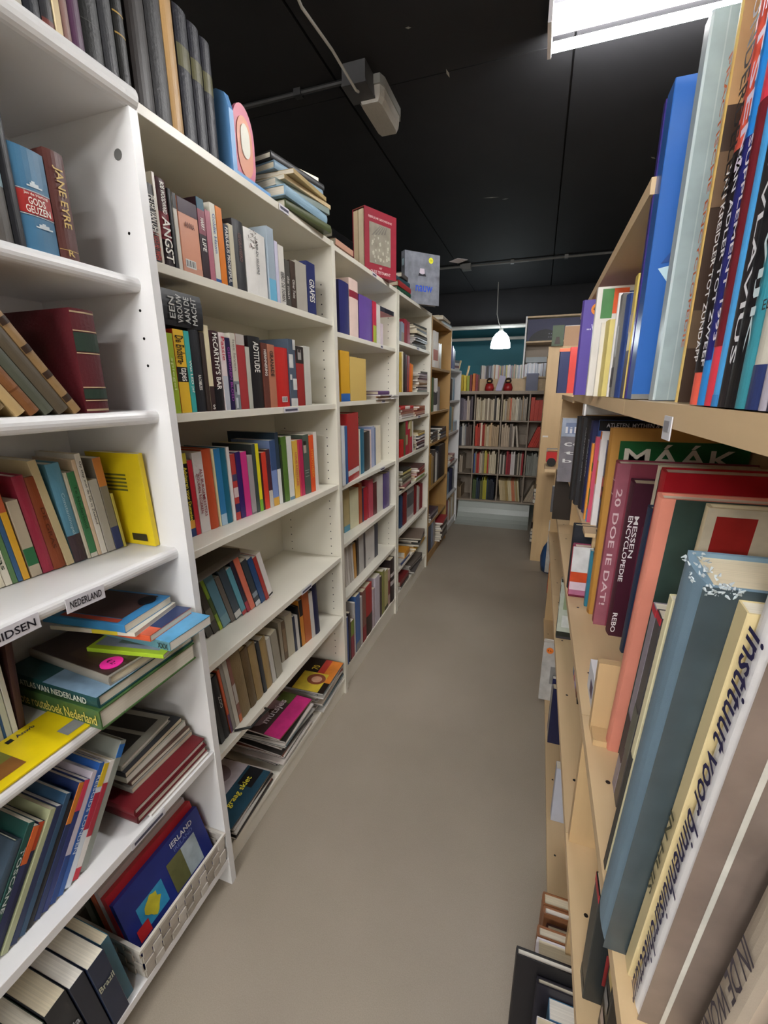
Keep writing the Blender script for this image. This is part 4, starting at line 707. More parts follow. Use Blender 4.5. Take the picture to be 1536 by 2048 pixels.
  [-0.7853,2.1353,0.9485,96.2,0.0,0,0.1045,0.1969,0.1997,"p","e6ddc6",0,"thick white paperback, tenth from left on third bookcase's third shelf"],
 ]),
 ("books on the third bookcase, fourth shelf", [
  [-0.7938,1.7292,0.6955,86.1,0.0,0,0.0562,0.1968,0.18,"p","b6a676",{"b":[[0,0.15,"5a98b0"]]},"thick beige paperback, first from left on third bookcase's fourth shelf"],
  [-0.7897,1.7889,0.6955,86.1,0.0,0,0.0916,0.1843,0.18,"p","d6d2ae",0,"thick cream paperback, second from left on third bookcase's fourth shelf"],
  [-0.7832,1.8848,0.6955,86.1,0.0,0,0.0333,0.2009,0.18,"p","a6522a",0,"rust red paperback, third from left on third bookcase's fourth shelf"],
  [-0.7806,1.9216,0.6955,86.1,0.0,0,0.0139,0.17,0.18,"p","23284a",0,"slim navy paperback, fourth from left on third bookcase's fourth shelf"],
  [-0.7793,1.9405,0.6955,86.1,0.0,0,0.0527,0.1676,0.18,"h","a61d2e",0,"thick red hardback, fifth from left on third bookcase's fourth shelf"],
  [-0.7755,1.9972,0.6955,86.1,0.0,0,0.0501,0.1965,0.18,"p","b64658",0,"thick magenta paperback, sixth from left on third bookcase's fourth shelf"],
  [-0.7717,2.0514,0.6955,86.1,0.0,0,0.0434,0.1722,0.18,"p","5a2028",0,"maroon paperback, seventh from left on third bookcase's fourth shelf"],
  [-0.7682,2.1025,0.6955,86.1,0.0,0,0.0731,0.1972,0.18,"p","d0ccc4",0,"thick cream paperback, eighth from left on third bookcase's fourth shelf"],
  [-0.7621,2.1919,0.6955,86.1,0.0,0,0.0782,0.1941,0.18,"b","594880",0,"purple binder, ninth from left on third bookcase's fourth shelf"],
 ]),
 ("books on the third bookcase, fifth shelf", [
  [-0.7751,1.6908,0.4445,90.7,-5.0,0,0.0222,0.1987,0.2,"p","c6beb6",0,"pale grey paperback, first from left on third bookcase's fifth shelf"],
  [-0.7754,1.7167,0.4445,90.7,-5.0,0,0.0228,0.1961,0.2,"p","d0cac4",0,"cream paperback, second from left on third bookcase's fifth shelf"],
  [-0.7757,1.7433,0.4445,90.7,-5.0,0,0.0233,0.19,0.2,"p","b8b0a8",0,"pale grey paperback, third from left on third bookcase's fifth shelf"],
  [-0.776,1.7705,0.4445,90.7,-5.0,0,0.0204,0.1837,0.2,"p","d4cec8",0,"cream paperback, fourth from left on third bookcase's fifth shelf"],
  [-0.7763,1.7948,0.4445,90.7,-4.0,0,0.028,0.1807,0.2,"p","c6903a",0,"ochre paperback, fifth from left on third bookcase's fifth shelf"],
  [-0.7766,1.8269,0.4445,90.7,0.0,0,0.0252,0.1859,0.2,"p","382d27",0,"dark brown paperback, sixth from left on third bookcase's fifth shelf"],
  [-0.777,1.858,0.4445,90.7,0.0,0,0.0619,0.2002,0.2,"p","b8b4b0",0,"thick pale grey paperback, seventh from left on third bookcase's fifth shelf"],
  [-0.7778,1.9247,0.4445,90.7,0.0,0,0.0195,0.1896,0.2,"p","4a4448",0,"charcoal paperback, eighth from left on third bookcase's fifth shelf"],
  [-0.778,1.9504,0.4445,90.7,0.0,0,0.1309,0.1888,0.2,"p","d0ccc8",{"bc":[0.2,0.12]},"thick cream paperback, ninth from left on third bookcase's fifth shelf"],
  [-0.7796,2.0877,0.4445,90.7,0.0,0,0.0493,0.1883,0.2,"p","2a2d43",0,"navy paperback, tenth from left on third bookcase's fifth shelf"],
 ]),
 ("books on the third bookcase, bottom shelf", [
  [-0.7324,1.5833,0.1085,90.6,0.0,0,0.0222,0.24,0.19,"p","2a4a8a",0,"blue paperback, first from left on third bookcase's bottom shelf"],
  [-0.7327,1.6124,0.1085,90.6,0.0,0,0.0195,0.25,0.19,"p","2a2030",0,"black paperback, second from left on third bookcase's bottom shelf"],
  [-0.733,1.6355,0.1085,90.6,0.0,0,0.0368,0.1935,0.19,"p","8a1f34",{"b":[[0.6,1,"7a8a3a"]]},"burgundy paperback, third from left on third bookcase's bottom shelf"],
  [-0.7334,1.6763,0.1085,90.6,0.0,0,0.0137,0.2699,0.19,"p","c0bcb8",0,"slim pale grey paperback, fourth from left on third bookcase's bottom shelf"],
  [-0.7336,1.6972,0.1085,90.6,0.0,0,0.0533,0.2911,0.19,"p","3a62a0",{"b":[[0.0,0.15,"8a8a88"]]},"thick blue paperback, fifth from left on third bookcase's bottom shelf"],
  [-0.7343,1.755,0.1085,90.6,0.0,0,0.0258,0.26,0.19,"p","b0a8a8",0,"pale grey paperback, sixth from left on third bookcase's bottom shelf"],
  [-0.7346,1.785,0.1085,90.6,0.0,0,0.0458,0.2748,0.19,"p","7a4a40",{"b":[[0,0.3,"8a2a30"]]},"brown paperback, seventh from left on third bookcase's bottom shelf"],
  [-0.7352,1.8394,0.1085,90.6,0.0,0,0.0851,0.2718,0.19,"h","a82a2c",{"b":[[0,0.4,"3a2a26"]]},"thick red hardback, eighth from left on third bookcase's bottom shelf"],
  [-0.7362,1.9322,0.1085,90.6,0.0,0,0.0277,0.2222,0.19,"p","b8a8b0",0,"pale grey paperback, ninth from left on third bookcase's bottom shelf"],
  [-0.7366,1.9691,0.1085,90.6,0.0,0,0.0714,0.2678,0.19,"p","c8c0cc",0,"thick pale grey paperback, tenth from left on third bookcase's bottom shelf"],
  [-0.7374,2.0463,0.1085,90.6,0.0,0,0.0279,0.2429,0.19,"p","4a3a3a",0,"charcoal paperback, eleventh from left on third bookcase's bottom shelf"],
  [-0.7378,2.0842,0.1085,90.6,0.0,0,0.0385,0.2592,0.19,"p","8a8a48",0,"tan paperback, twelfth from left on third bookcase's bottom shelf"],
  [-0.7383,2.1282,0.1085,90.6,0.0,0,0.0549,0.2412,0.19,"p","b8b078",{"b":[[0,0.1,"4a4a30"]]},"thick beige paperback, thirteenth from left on third bookcase's bottom shelf"],
  [-0.739,2.1918,0.1085,90.6,0.0,0,0.0337,0.2236,0.19,"p","b89a90",{"b":[[0.3,0.7,"7a3a34"]]},"beige paperback, fourteenth from left on third bookcase's bottom shelf"],
  [-0.735,2.2282,0.1085,90.0,0.0,0,0.0734,0.2689,0.19,"h","2a1e20",{"b":[[0.4,0.5,"c0b8b8"],[0.6,0.68,"c0b8b8"]]},"thick black hardback, first from left at right end of third bookcase's bottom shelf"],
 ]),
 ("books on the fourth bookcase, first shelf", [
  [-0.737,2.4218,1.5805,90.0,0.0,0,0.0249,0.1013,0.17,"p","8a93a2",{"b":[[0,0.5,"8a8474"]]},"small grey paperback, first from left on fourth bookcase's first shelf"],
  [-0.737,2.4476,1.5805,90.0,0.0,0,0.0254,0.0969,0.17,"p","7c98ac",{"b":[[0,0.5,"8a8474"]]},"small pale blue paperback, second from left on fourth bookcase's first shelf"],
  [-0.737,2.4793,1.5805,90.0,-3.0,0,0.026,0.1222,0.17,"h","8a2030",0,"small burgundy hardback, third from left on fourth bookcase's first shelf"],
  [-0.737,2.5063,1.5805,90.0,-3.0,0,0.0265,0.1237,0.17,"h","8a2a34",0,"small burgundy hardback, fourth from left on fourth bookcase's first shelf"],
  [-0.737,2.5394,1.5805,90.0,-8.0,0,0.027,0.1196,0.17,"p","7a1c2c",0,"small burgundy paperback, fifth from left on fourth bookcase's first shelf"],
  [-0.737,2.5676,1.5805,90.0,-8.0,0,0.0275,0.1163,0.17,"p","8a1f34",0,"small burgundy paperback, sixth from left on fourth bookcase's first shelf"],
 ]),
 ("dark magazines piled on the fourth bookcase, first shelf", [
  [-0.7406,2.986,1.5805,88.6,0.0,1,0.0075,0.27,0.2,"m","3a3d3c",0,"charcoal magazine, first from bottom of dark pile on fourth bookcase's first shelf"],
  [-0.7344,2.9746,1.5886,86.6,0.0,1,0.0075,0.27,0.2,"m","4a4c48",0,"charcoal magazine, second from bottom of dark pile on fourth bookcase's first shelf"],
  [-0.7349,2.9615,1.5967,86.5,0.0,1,0.0075,0.27,0.2,"m","2f3230",0,"dark green magazine, third from bottom of dark pile on fourth bookcase's first shelf"],
  [-0.7419,2.9636,1.6048,89.5,0.0,1,0.0075,0.27,0.2,"m","565850",0,"olive magazine, fourth from bottom of dark pile on fourth bookcase's first shelf"],
  [-0.7298,2.965,1.6129,89.4,0.0,1,0.0075,0.27,0.2,"m","3a3c38",0,"charcoal magazine, fifth from bottom of dark pile on fourth bookcase's first shelf"],
  [-0.733,2.9979,1.621,87.8,0.0,1,0.0075,0.27,0.2,"m","484a44",0,"charcoal magazine, sixth from bottom of dark pile on fourth bookcase's first shelf"],
  [-0.7367,2.9991,1.6291,90.6,0.0,1,0.0075,0.27,0.2,"m","2c2e2c",0,"dark brown magazine, seventh from bottom of dark pile on fourth bookcase's first shelf"],
  [-0.735,3.0,1.6372,88.0,0.0,1,0.02,0.27,0.21,"h","4a4844",0,"charcoal hardback, eighth from bottom of dark pile on fourth bookcase's first shelf"],
  [-0.735,2.98,1.6578,91.0,0.0,1,0.016,0.26,0.2,"p","c8b890",0,"beige paperback, ninth from bottom of dark pile on fourth bookcase's first shelf"],
  [-0.735,2.98,1.6744,90.0,0.0,1,0.014,0.25,0.2,"p","3a3836",0,"charcoal paperback, tenth from bottom of dark pile on fourth bookcase's first shelf"],
  [-0.735,2.99,1.689,88.0,0.0,1,0.012,0.27,0.21,"p","b8ac90",0,"slim beige paperback, eleventh from bottom of dark pile on fourth bookcase's first shelf"],
  [-0.735,2.98,1.7016,86.0,0.0,1,0.014,0.25,0.2,"h","3f3f3a",0,"charcoal hardback, twelfth from bottom of dark pile on fourth bookcase's first shelf"],
 ]),
 ("books on the fourth bookcase, second shelf", [
  [-0.737,2.411,1.3155,90.0,0.0,0,0.0254,0.2097,0.19,"p","c8a838",0,"ochre paperback, first from left on fourth bookcase's second shelf"],
  [-0.737,2.4426,1.3155,90.0,0.0,0,0.0153,0.2157,0.19,"p","d8ccb0",0,"cream paperback, second from left on fourth bookcase's second shelf"],
  [-0.737,2.4641,1.3155,90.0,0.0,0,0.0319,0.2116,0.19,"h","2a2224",0,"black hardback, third from left on fourth bookcase's second shelf"],
  [-0.737,2.5026,1.3155,90.0,0.0,0,0.0328,0.2058,0.19,"p","3a2428",0,"dark brown paperback, fourth from left on fourth bookcase's second shelf"],
  [-0.737,2.5429,1.3169,90.0,2.0,0,0.0395,0.2005,0.19,"p","8a3a40",0,"burgundy paperback, fifth from left on fourth bookcase's second shelf"],
  [-0.737,2.5897,1.3181,90.0,4.0,0,0.0378,0.1614,0.19,"h","dd6422",0,"orange hardback, sixth from left on fourth bookcase's second shelf"],
  [-0.737,2.6288,1.3182,90.0,4.0,0,0.0389,0.1578,0.19,"h","d8802c",0,"orange hardback, seventh from left on fourth bookcase's second shelf"],
 ]),
 ("books piled on the fourth bookcase, second shelf", [
  [-0.732,3.01,1.3155,90.0,0.0,1,0.012,0.26,0.19,"p","9aa49c",0,"slim pale grey paperback, first from bottom of pile on fourth bookcase's second shelf"],
  [-0.732,3.01,1.3281,91.0,0.0,1,0.01,0.26,0.19,"p","a8a0a4",0,"slim pale grey paperback, second from bottom of pile on fourth bookcase's second shelf"],
  [-0.732,3.01,1.3387,89.0,0.0,1,0.008,0.27,0.2,"p","3a3438",0,"slim charcoal paperback, third from bottom of pile on fourth bookcase's second shelf"],
  [-0.732,3.01,1.3473,90.0,0.0,1,0.012,0.25,0.19,"h","c0b0a0",0,"slim pale grey hardback, fourth from bottom of pile on fourth bookcase's second shelf"],
  [-0.732,3.01,1.3599,92.0,0.0,1,0.02,0.23,0.18,"h","8a6a48",0,"olive hardback, fifth from bottom of pile on fourth bookcase's second shelf"],
  [-0.732,3.01,1.3805,90.0,0.0,1,0.01,0.25,0.18,"p","b8a898",0,"slim beige paperback, sixth from bottom of pile on fourth bookcase's second shelf"],
  [-0.732,3.01,1.3911,88.0,0.0,1,0.01,0.22,0.18,"p","7a5a60",0,"slim olive paperback, seventh from bottom of pile on fourth bookcase's second shelf"],
  [-0.732,3.01,1.4017,90.0,0.0,1,0.012,0.22,0.18,"p","a89aa0",0,"slim pale grey paperback, eighth from bottom of pile on fourth bookcase's second shelf"],
  [-0.732,3.01,1.4143,92.0,0.0,1,0.008,0.24,0.18,"p","c0b8bc",0,"slim pale grey paperback, ninth from bottom of pile on fourth bookcase's second shelf"],
  [-0.732,3.01,1.4229,89.0,0.0,1,0.008,0.23,0.18,"p","8a7a80",0,"slim grey paperback, tenth from bottom of pile on fourth bookcase's second shelf"],
  [-0.732,3.01,1.4315,90.0,0.0,1,0.012,0.18,0.16,"p","5a5650",0,"slim olive paperback, eleventh from bottom of pile on fourth bookcase's second shelf"],
 ]),
 ("books piled on the fourth bookcase, third shelf", [
  [-0.73,2.66,1.1705,90.0,0.0,1,0.008,0.25,0.19,"m","d8d4d0",0,"white magazine, first from bottom of left pile on fourth bookcase's third shelf"],
  [-0.73,2.66,1.1791,90.0,0.0,1,0.012,0.25,0.18,"p","a89890",0,"slim beige paperback, second from bottom of left pile on fourth bookcase's third shelf"],
  [-0.73,2.66,1.1917,89.0,0.0,1,0.014,0.25,0.18,"p","9a6a58",0,"tan paperback, third from bottom of left pile on fourth bookcase's third shelf"],
  [-0.73,2.66,1.2063,90.0,0.0,1,0.012,0.24,0.18,"p","8a5048",0,"slim brown paperback, fourth from bottom of left pile on fourth bookcase's third shelf"],
  [-0.73,2.66,1.2189,90.0,0.0,1,0.018,0.26,0.19,"h","b82828",{"b":[[0.3,0.7,"e0d4cc"]]},"red hardback with pale patch, fifth from bottom of left pile on fourth bookcase's third shelf"],
 ]),
 ("books piled on the fourth bookcase, third shelf, right pile", [
  [-0.735,2.97,1.1705,92.0,0.0,1,0.01,0.26,0.19,"p","8a4a3a",0,"slim brown paperback, first from bottom of right pile on fourth bookcase's third shelf"],
  [-0.735,2.97,1.1811,90.0,0.0,1,0.012,0.26,0.18,"p","b07a5c",0,"slim tan paperback, second from bottom of right pile on fourth bookcase's third shelf"],
  [-0.735,2.97,1.1937,88.0,0.0,1,0.01,0.25,0.18,"p","94422c",0,"slim rust red paperback, third from bottom of right pile on fourth bookcase's third shelf"],
  [-0.735,2.97,1.2043,90.0,0.0,1,0.01,0.2,0.17,"p","b06a48",0,"slim tan paperback, fourth from bottom of right pile on fourth bookcase's third shelf"],
  [-0.735,2.97,1.2149,94.0,0.0,1,0.012,0.2,0.17,"p","a8603c",0,"slim rust red paperback, fifth from bottom of right pile on fourth bookcase's third shelf"],
 ]),
 ("books on the fourth bookcase, fourth shelf", [
  [-0.739,2.4182,0.9475,90.0,0.0,0,0.0374,0.1,0.17,"h","c22626",0,"small red hardback, first from left on fourth bookcase's fourth shelf"],
  [-0.739,2.4568,0.9475,90.0,0.0,0,0.0384,0.0986,0.17,"h","b82828",0,"small red hardback, second from left on fourth bookcase's fourth shelf"],
  [-0.739,2.5021,0.9475,90.0,0.0,0,0.0223,0.2,0.17,"p","5a5a3a",0,"olive paperback, third from left on fourth bookcase's fourth shelf"],
  [-0.739,2.5312,0.9475,90.0,0.0,0,0.0405,0.2,0.17,"p","b02040",{"b":[[0.3,0.6,"a8a078"]]},"red paperback, fourth from left on fourth bookcase's fourth shelf"],
  [-0.739,2.579,0.9475,90.0,0.0,0,0.0419,0.15,0.17,"p","b02838",0,"red paperback, fifth from left on fourth bookcase's fourth shelf"],
  [-0.739,2.6284,0.9475,90.0,-3.0,0,0.0432,0.2,0.17,"p","b0a878",{"b":[[0,0.5,"b02440"]]},"beige paperback, sixth from left on fourth bookcase's fourth shelf"],
  [-0.739,2.6795,0.9475,90.0,-5.0,0,0.0251,0.19,0.17,"p","d8d4cc",0,"white paperback, seventh from left on fourth bookcase's fourth shelf"],
 ]),
 ("books piled on the fourth bookcase, fourth shelf", [
  [-0.735,2.98,0.9475,88.0,0.0,1,0.014,0.2,0.18,"p","5a4c50",0,"brown paperback, first from bottom of pile on fourth bookcase's fourth shelf"],
  [-0.735,2.98,0.9621,92.0,0.0,1,0.01,0.2,0.18,"p","b8b0b4",0,"slim pale grey paperback, second from bottom of pile on fourth bookcase's fourth shelf"],
  [-0.735,2.98,0.9727,90.0,0.0,1,0.014,0.21,0.18,"p","3a2830",0,"dark brown paperback, third from bottom of pile on fourth bookcase's fourth shelf"],
  [-0.735,2.98,0.9873,90.0,0.0,1,0.01,0.22,0.18,"p","6a2a30",0,"slim burgundy paperback, fourth from bottom of pile on fourth bookcase's fourth shelf"],
  [-0.735,2.98,0.9979,91.0,0.0,1,0.008,0.22,0.18,"p","c8c0c4",0,"slim pale grey paperback, fifth from bottom of pile on fourth bookcase's fourth shelf"],
  [-0.735,2.98,1.0065,89.0,0.0,1,0.012,0.22,0.18,"p","4a3238",0,"slim charcoal paperback, sixth from bottom of pile on fourth bookcase's fourth shelf"],
  [-0.735,2.98,1.0191,94.0,0.0,1,0.008,0.2,0.17,"p","d0c8c8",0,"slim cream paperback, seventh from bottom of pile on fourth bookcase's fourth shelf"],
  [-0.735,2.98,1.0277,88.0,0.0,1,0.01,0.2,0.17,"p","6a7a9a",0,"slim steel blue paperback, eighth from bottom of pile on fourth bookcase's fourth shelf"],
  [-0.735,2.98,1.0383,92.0,0.0,1,0.012,0.2,0.17,"p","c8a83c",0,"slim ochre paperback, ninth from bottom of pile on fourth bookcase's fourth shelf"],
  [-0.735,2.98,1.0509,90.0,0.0,1,0.01,0.19,0.17,"p","8a7440",0,"slim olive paperback, tenth from bottom of pile on fourth bookcase's fourth shelf"],
 ]),
 ("books piled on the fourth bookcase, fifth shelf", [
  [-0.735,2.64,0.7495,88.0,0.0,1,0.014,0.22,0.18,"p","3a2c2c",0,"dark brown paperback, first from bottom of left pile on fourth bookcase's fifth shelf"],
  [-0.735,2.64,0.7641,96.0,0.0,1,0.01,0.22,0.19,"p","8a4a4c",0,"slim brown paperback, second from bottom of left pile on fourth bookcase's fifth shelf"],
  [-0.735,2.64,0.7747,90.0,0.0,1,0.016,0.2,0.18,"p","b0a898",0,"beige paperback, third from bottom of left pile on fourth bookcase's fifth shelf"],
  [-0.735,2.64,0.7913,92.0,0.0,1,0.014,0.21,0.18,"p","4a4438",0,"charcoal paperback, fourth from bottom of left pile on fourth bookcase's fifth shelf"],
  [-0.735,2.64,0.8059,90.0,0.0,1,0.016,0.2,0.18,"p","8a866c",0,"grey paperback, fifth from bottom of left pile on fourth bookcase's fifth shelf"],
  [-0.735,2.64,0.8225,86.0,0.0,1,0.014,0.2,0.18,"p","6a6450",0,"olive paperback, sixth from bottom of left pile on fourth bookcase's fifth shelf"],
  [-0.735,2.64,0.8371,90.0,0.0,1,0.012,0.18,0.17,"p","c8b868",0,"slim beige paperback, seventh from bottom of left pile on fourth bookcase's fifth shelf"],
  [-0.735,2.64,0.8497,90.0,0.0,1,0.012,0.18,0.17,"p","2a2826",0,"slim dark brown paperback, eighth from bottom of left pile on fourth bookcase's fifth shelf"],
 ]),
 ("books piled on the fourth bookcase, fifth shelf, right pile", [
  [-0.728,2.97,0.7495,90.0,0.0,1,0.012,0.24,0.19,"p","88a850",0,"slim lime green paperback, first from bottom of right pile on fourth bookcase's fifth shelf"],
  [-0.728,2.97,0.7621,91.0,0.0,1,0.008,0.24,0.19,"p","d8d8cc",0,"slim white paperback, second from bottom of right pile on fourth bookcase's fifth shelf"],
  [-0.728,2.97,0.7707,89.0,0.0,1,0.014,0.25,0.18,"p","c8683a",0,"orange paperback, third from bottom of right pile on fourth bookcase's fifth shelf"],
  [-0.728,2.97,0.7853,92.0,0.0,1,0.01,0.24,0.18,"p","8a2a2c",0,"slim burgundy paperback, fourth from bottom of right pile on fourth bookcase's fifth shelf"],
  [-0.728,2.97,0.7959,90.0,0.0,1,0.012,0.22,0.18,"p","c8c0b0",0,"slim pale grey paperback, fifth from bottom of right pile on fourth bookcase's fifth shelf"],
  [-0.728,2.97,0.8085,95.0,0.0,1,0.014,0.22,0.18,"p","8a2830",0,"burgundy paperback, sixth from bottom of right pile on fourth bookcase's fifth shelf"],
  [-0.728,2.97,0.8231,92.0,0.0,1,0.01,0.22,0.18,"p","5a3a38",0,"slim brown paperback, seventh from bottom of right pile on fourth bookcase's fifth shelf"],
 ]),
 ("books on the fourth bookcase, sixth shelf", [
  [-0.759,2.4909,0.4905,90.0,0.0,0,0.0256,0.2161,0.19,"h","25466a",0,"navy hardback, first from left on fourth bookcase's sixth shelf"],
  [-0.759,2.5174,0.4905,90.0,0.0,0,0.026,0.1993,0.19,"h","2a3a66",0,"navy hardback, second from left on fourth bookcase's sixth shelf"],
  [-0.759,2.5535,0.4905,90.0,0.0,0,0.0266,0.224,0.19,"h","6a1c22",0,"maroon hardback, third from left on fourth bookcase's sixth shelf"],
  [-0.759,2.5812,0.4905,90.0,0.0,0,0.0271,0.2145,0.19,"h","7a1e22",0,"burgundy hardback, fourth from left on fourth bookcase's sixth shelf"],
  [-0.759,2.6094,0.4905,90.0,0.0,0,0.0276,0.2034,0.19,"h","7c1a20",0,"burgundy hardback, fifth from left on fourth bookcase's sixth shelf"],
  [-0.759,2.6477,0.4905,90.0,0.0,0,0.1638,0.2262,0.19,"h","8f8d8c",{"b":[[0.0,0.12,"c8c0bc"],[0.4,0.8,"4a4a4c"]]},"thick grey book with photo on its spine, sixth from left on fourth bookcase's sixth shelf"],
  [-0.759,2.8255,0.4905,90.0,0.0,0,0.0298,0.2131,0.19,"h","7a1e22",0,"burgundy hardback, seventh from left on fourth bookcase's sixth shelf"],
  [-0.759,2.8565,0.4905,90.0,0.0,0,0.0304,0.1948,0.19,"h","7c1a20",0,"burgundy hardback, eighth from left on fourth bookcase's sixth shelf"],
  [-0.759,2.8993,0.4905,90.0,0.0,0,0.0274,0.1885,0.19,"p","b8b4b0",0,"pale grey paperback, ninth from left on fourth bookcase's sixth shelf"],
  [-0.759,2.9278,0.4905,90.0,0.0,0,0.0278,0.1743,0.19,"p","b8b0a8",0,"pale grey paperback, tenth from left on fourth bookcase's sixth shelf"],
  [-0.759,2.9686,0.4905,90.0,0.0,0,0.0265,0.1974,0.19,"h","7c1a20",0,"burgundy hardback, eleventh from left on fourth bookcase's sixth shelf"],
  [-0.759,2.9963,0.4905,90.0,0.0,0,0.0269,0.181,0.19,"h","6a1c22",0,"maroon hardback, twelfth from left on fourth bookcase's sixth shelf"],
  [-0.759,3.0245,0.4905,90.0,0.0,0,0.0274,0.1812,0.19,"h","8a2030",0,"burgundy hardback, thirteenth from left on fourth bookcase's sixth shelf"],
 ]),
 ("magazines on the fourth bookcase, seventh shelf", [
  [-0.735,2.63,0.2635,90.0,0.0,1,0.012,0.2,0.2,"m","2a4478",0,"navy magazine, first from bottom of left pile on fourth bookcase's seventh shelf"],
  [-0.735,2.63,0.2761,88.0,0.0,1,0.01,0.2,0.2,"m","c8c4bc",0,"pale grey magazine, second from bottom of left pile on fourth bookcase's seventh shelf"],
  [-0.735,2.63,0.2867,92.0,0.0,1,0.04,0.12,0.16,"h","c88a2c",0,"small ochre hardback, third from bottom of left pile on fourth bookcase's seventh shelf"],
 ]),
 ("books on the fourth bookcase, seventh shelf, right pile", [
  [-0.722,2.98,0.2635,90.0,0.0,1,0.012,0.28,0.2,"p","c89a3c",0,"slim ochre paperback, first from bottom of right pile on fourth bookcase's seventh shelf"],
  [-0.722,2.98,0.2761,92.0,0.0,1,0.014,0.28,0.2,"p","d0a23c",0,"ochre paperback, second from bottom of right pile on fourth bookcase's seventh shelf"],
  [-0.722,2.98,0.2907,88.0,0.0,1,0.01,0.27,0.19,"p","8a4a34",0,"slim brown paperback, third from bottom of right pile on fourth bookcase's seventh shelf"],
  [-0.722,2.98,0.3013,96.0,0.0,1,0.012,0.27,0.19,"p","6a6a64",0,"slim olive paperback, fourth from bottom of right pile on fourth bookcase's seventh shelf"],
  [-0.722,2.98,0.3139,84.0,0.0,1,0.012,0.26,0.2,"p","5a3a34",0,"slim brown paperback, fifth from bottom of right pile on fourth bookcase's seventh shelf"],
  [-0.722,2.98,0.3265,94.0,0.0,1,0.012,0.26,0.18,"p","4a4a44",0,"slim charcoal paperback, sixth from bottom of right pile on fourth bookcase's seventh shelf"],
  [-0.722,2.98,0.3391,98.0,0.0,1,0.01,0.24,0.18,"p","7a6a60",0,"slim grey paperback, seventh from bottom of right pile on fourth bookcase's seventh shelf"],
 ]),
 ("magazines on the fourth bookcase, bottom shelf", [
  [-0.735,2.61,0.1085,90.0,0.0,1,0.012,0.2,0.2,"m","8a8480",0,"grey magazine, first from bottom of left pile on fourth bookcase's bottom shelf"],
  [-0.735,2.61,0.1211,92.0,0.0,1,0.012,0.2,0.2,"m","3a3836",0,"charcoal magazine, second from bottom of left pile on fourth bookcase's bottom shelf"],
  [-0.735,2.61,0.1337,90.0,0.0,1,0.03,0.2,0.18,"p","7a2a2c",0,"burgundy paperback, third from bottom of left pile on fourth bookcase's bottom shelf"],
 ]),
 ("magazines on the fourth bookcase, bottom shelf, right pile", [
  [-0.73,2.95,0.1085,85.5,0.0,1,0.01,0.28,0.2,"m","2c2a28",0,"dark brown magazine, first from bottom of right pile on fourth bookcase's bottom shelf"],
  [-0.73,2.95,0.1191,93.6,0.0,1,0.01,0.28,0.2,"m","5a5654",0,"olive magazine, second from bottom of right pile on fourth bookcase's bottom shelf"],
  [-0.73,2.95,0.1297,87.9,0.0,1,0.01,0.28,0.2,"m","3a3634",0,"charcoal magazine, third from bottom of right pile on fourth bookcase's bottom shelf"],
  [-0.73,2.95,0.1403,86.4,0.0,1,0.01,0.28,0.2,"m","8a8480",0,"grey magazine, fourth from bottom of right pile on fourth bookcase's bottom shelf"],
  [-0.73,2.95,0.1509,86.2,0.0,1,0.01,0.28,0.2,"m","3c3230",0,"charcoal magazine, fifth from bottom of right pile on fourth bookcase's bottom shelf"],
  [-0.73,2.95,0.1615,88.1,0.0,1,0.01,0.28,0.2,"m","6a625c",0,"olive magazine, sixth from bottom of right pile on fourth bookcase's bottom shelf"],
 ]),
 ("books on the oak bookcase, first shelf", [
  [-0.739,3.218,1.4855,90.0,0.0,0,0.0278,0.2456,0.19,"h","e0dcd4",{"b":[[0.2,0.5,"b87a70"]]},"white hardback, first from left on oak bookcase's first shelf"],
  [-0.739,3.2471,1.4855,90.0,0.0,0,0.0283,0.2447,0.19,"h","e0dedc",{"b":[[0.2,0.5,"b87a70"]]},"white hardback, second from left on oak bookcase's first shelf"],
  [-0.739,3.2767,1.4855,90.0,0.0,0,0.0288,0.246,0.19,"h","ded8d0",{"b":[[0.2,0.5,"b87a70"]]},"white hardback, third from left on oak bookcase's first shelf"],
  [-0.739,3.3068,1.4855,90.0,0.0,0,0.0293,0.2449,0.19,"h","dcd6d0",{"b":[[0.2,0.5,"b87a70"]]},"white hardback, fourth from left on oak bookcase's first shelf"],
  [-0.739,3.3375,1.4855,90.0,0.0,0,0.0298,0.2475,0.19,"h","dcd8d4",{"b":[[0.2,0.5,"b87a70"]]},"white hardback, fifth from left on oak bookcase's first shelf"],
  [-0.739,3.3782,1.4855,90.0,0.0,0,0.0324,0.177,0.19,"p","cdbdae",0,"cream paperback, sixth from left on oak bookcase's first shelf"],
  [-0.739,3.412,1.4855,90.0,0.0,0,0.033,0.172,0.19,"p","c8c0b8",0,"pale grey paperback, seventh from left on oak bookcase's first shelf"],
  [-0.739,3.4465,1.4855,90.0,0.0,0,0.0336,0.1792,0.19,"p","cdc6ae",0,"cream paperback, eighth from left on oak bookcase's first shelf"],
 ]),
 ("books on the oak bookcase, second shelf", [
  [-0.739,3.1991,1.1745,90.0,0.0,0,0.0253,0.2399,0.18,"p","3f5a34",0,"dark green paperback, first from left on oak bookcase's second shelf"],
  [-0.739,3.2257,1.1745,90.0,0.0,0,0.0257,0.2374,0.18,"p","4a5230",0,"charcoal paperback, second from left on oak bookcase's second shelf"],
  [-0.739,3.2617,1.1745,90.0,0.0,0,0.0285,0.2368,0.18,"h","e0dedc",{"b":[[0.2,0.6,"4a4a4c"]]},"white hardback, third from left on oak bookcase's second shelf"],
  [-0.739,3.2916,1.1745,90.0,0.0,0,0.029,0.2254,0.18,"h","e4e0dc",{"b":[[0.2,0.6,"4a4a4c"]]},"white hardback, fourth from left on oak bookcase's second shelf"],
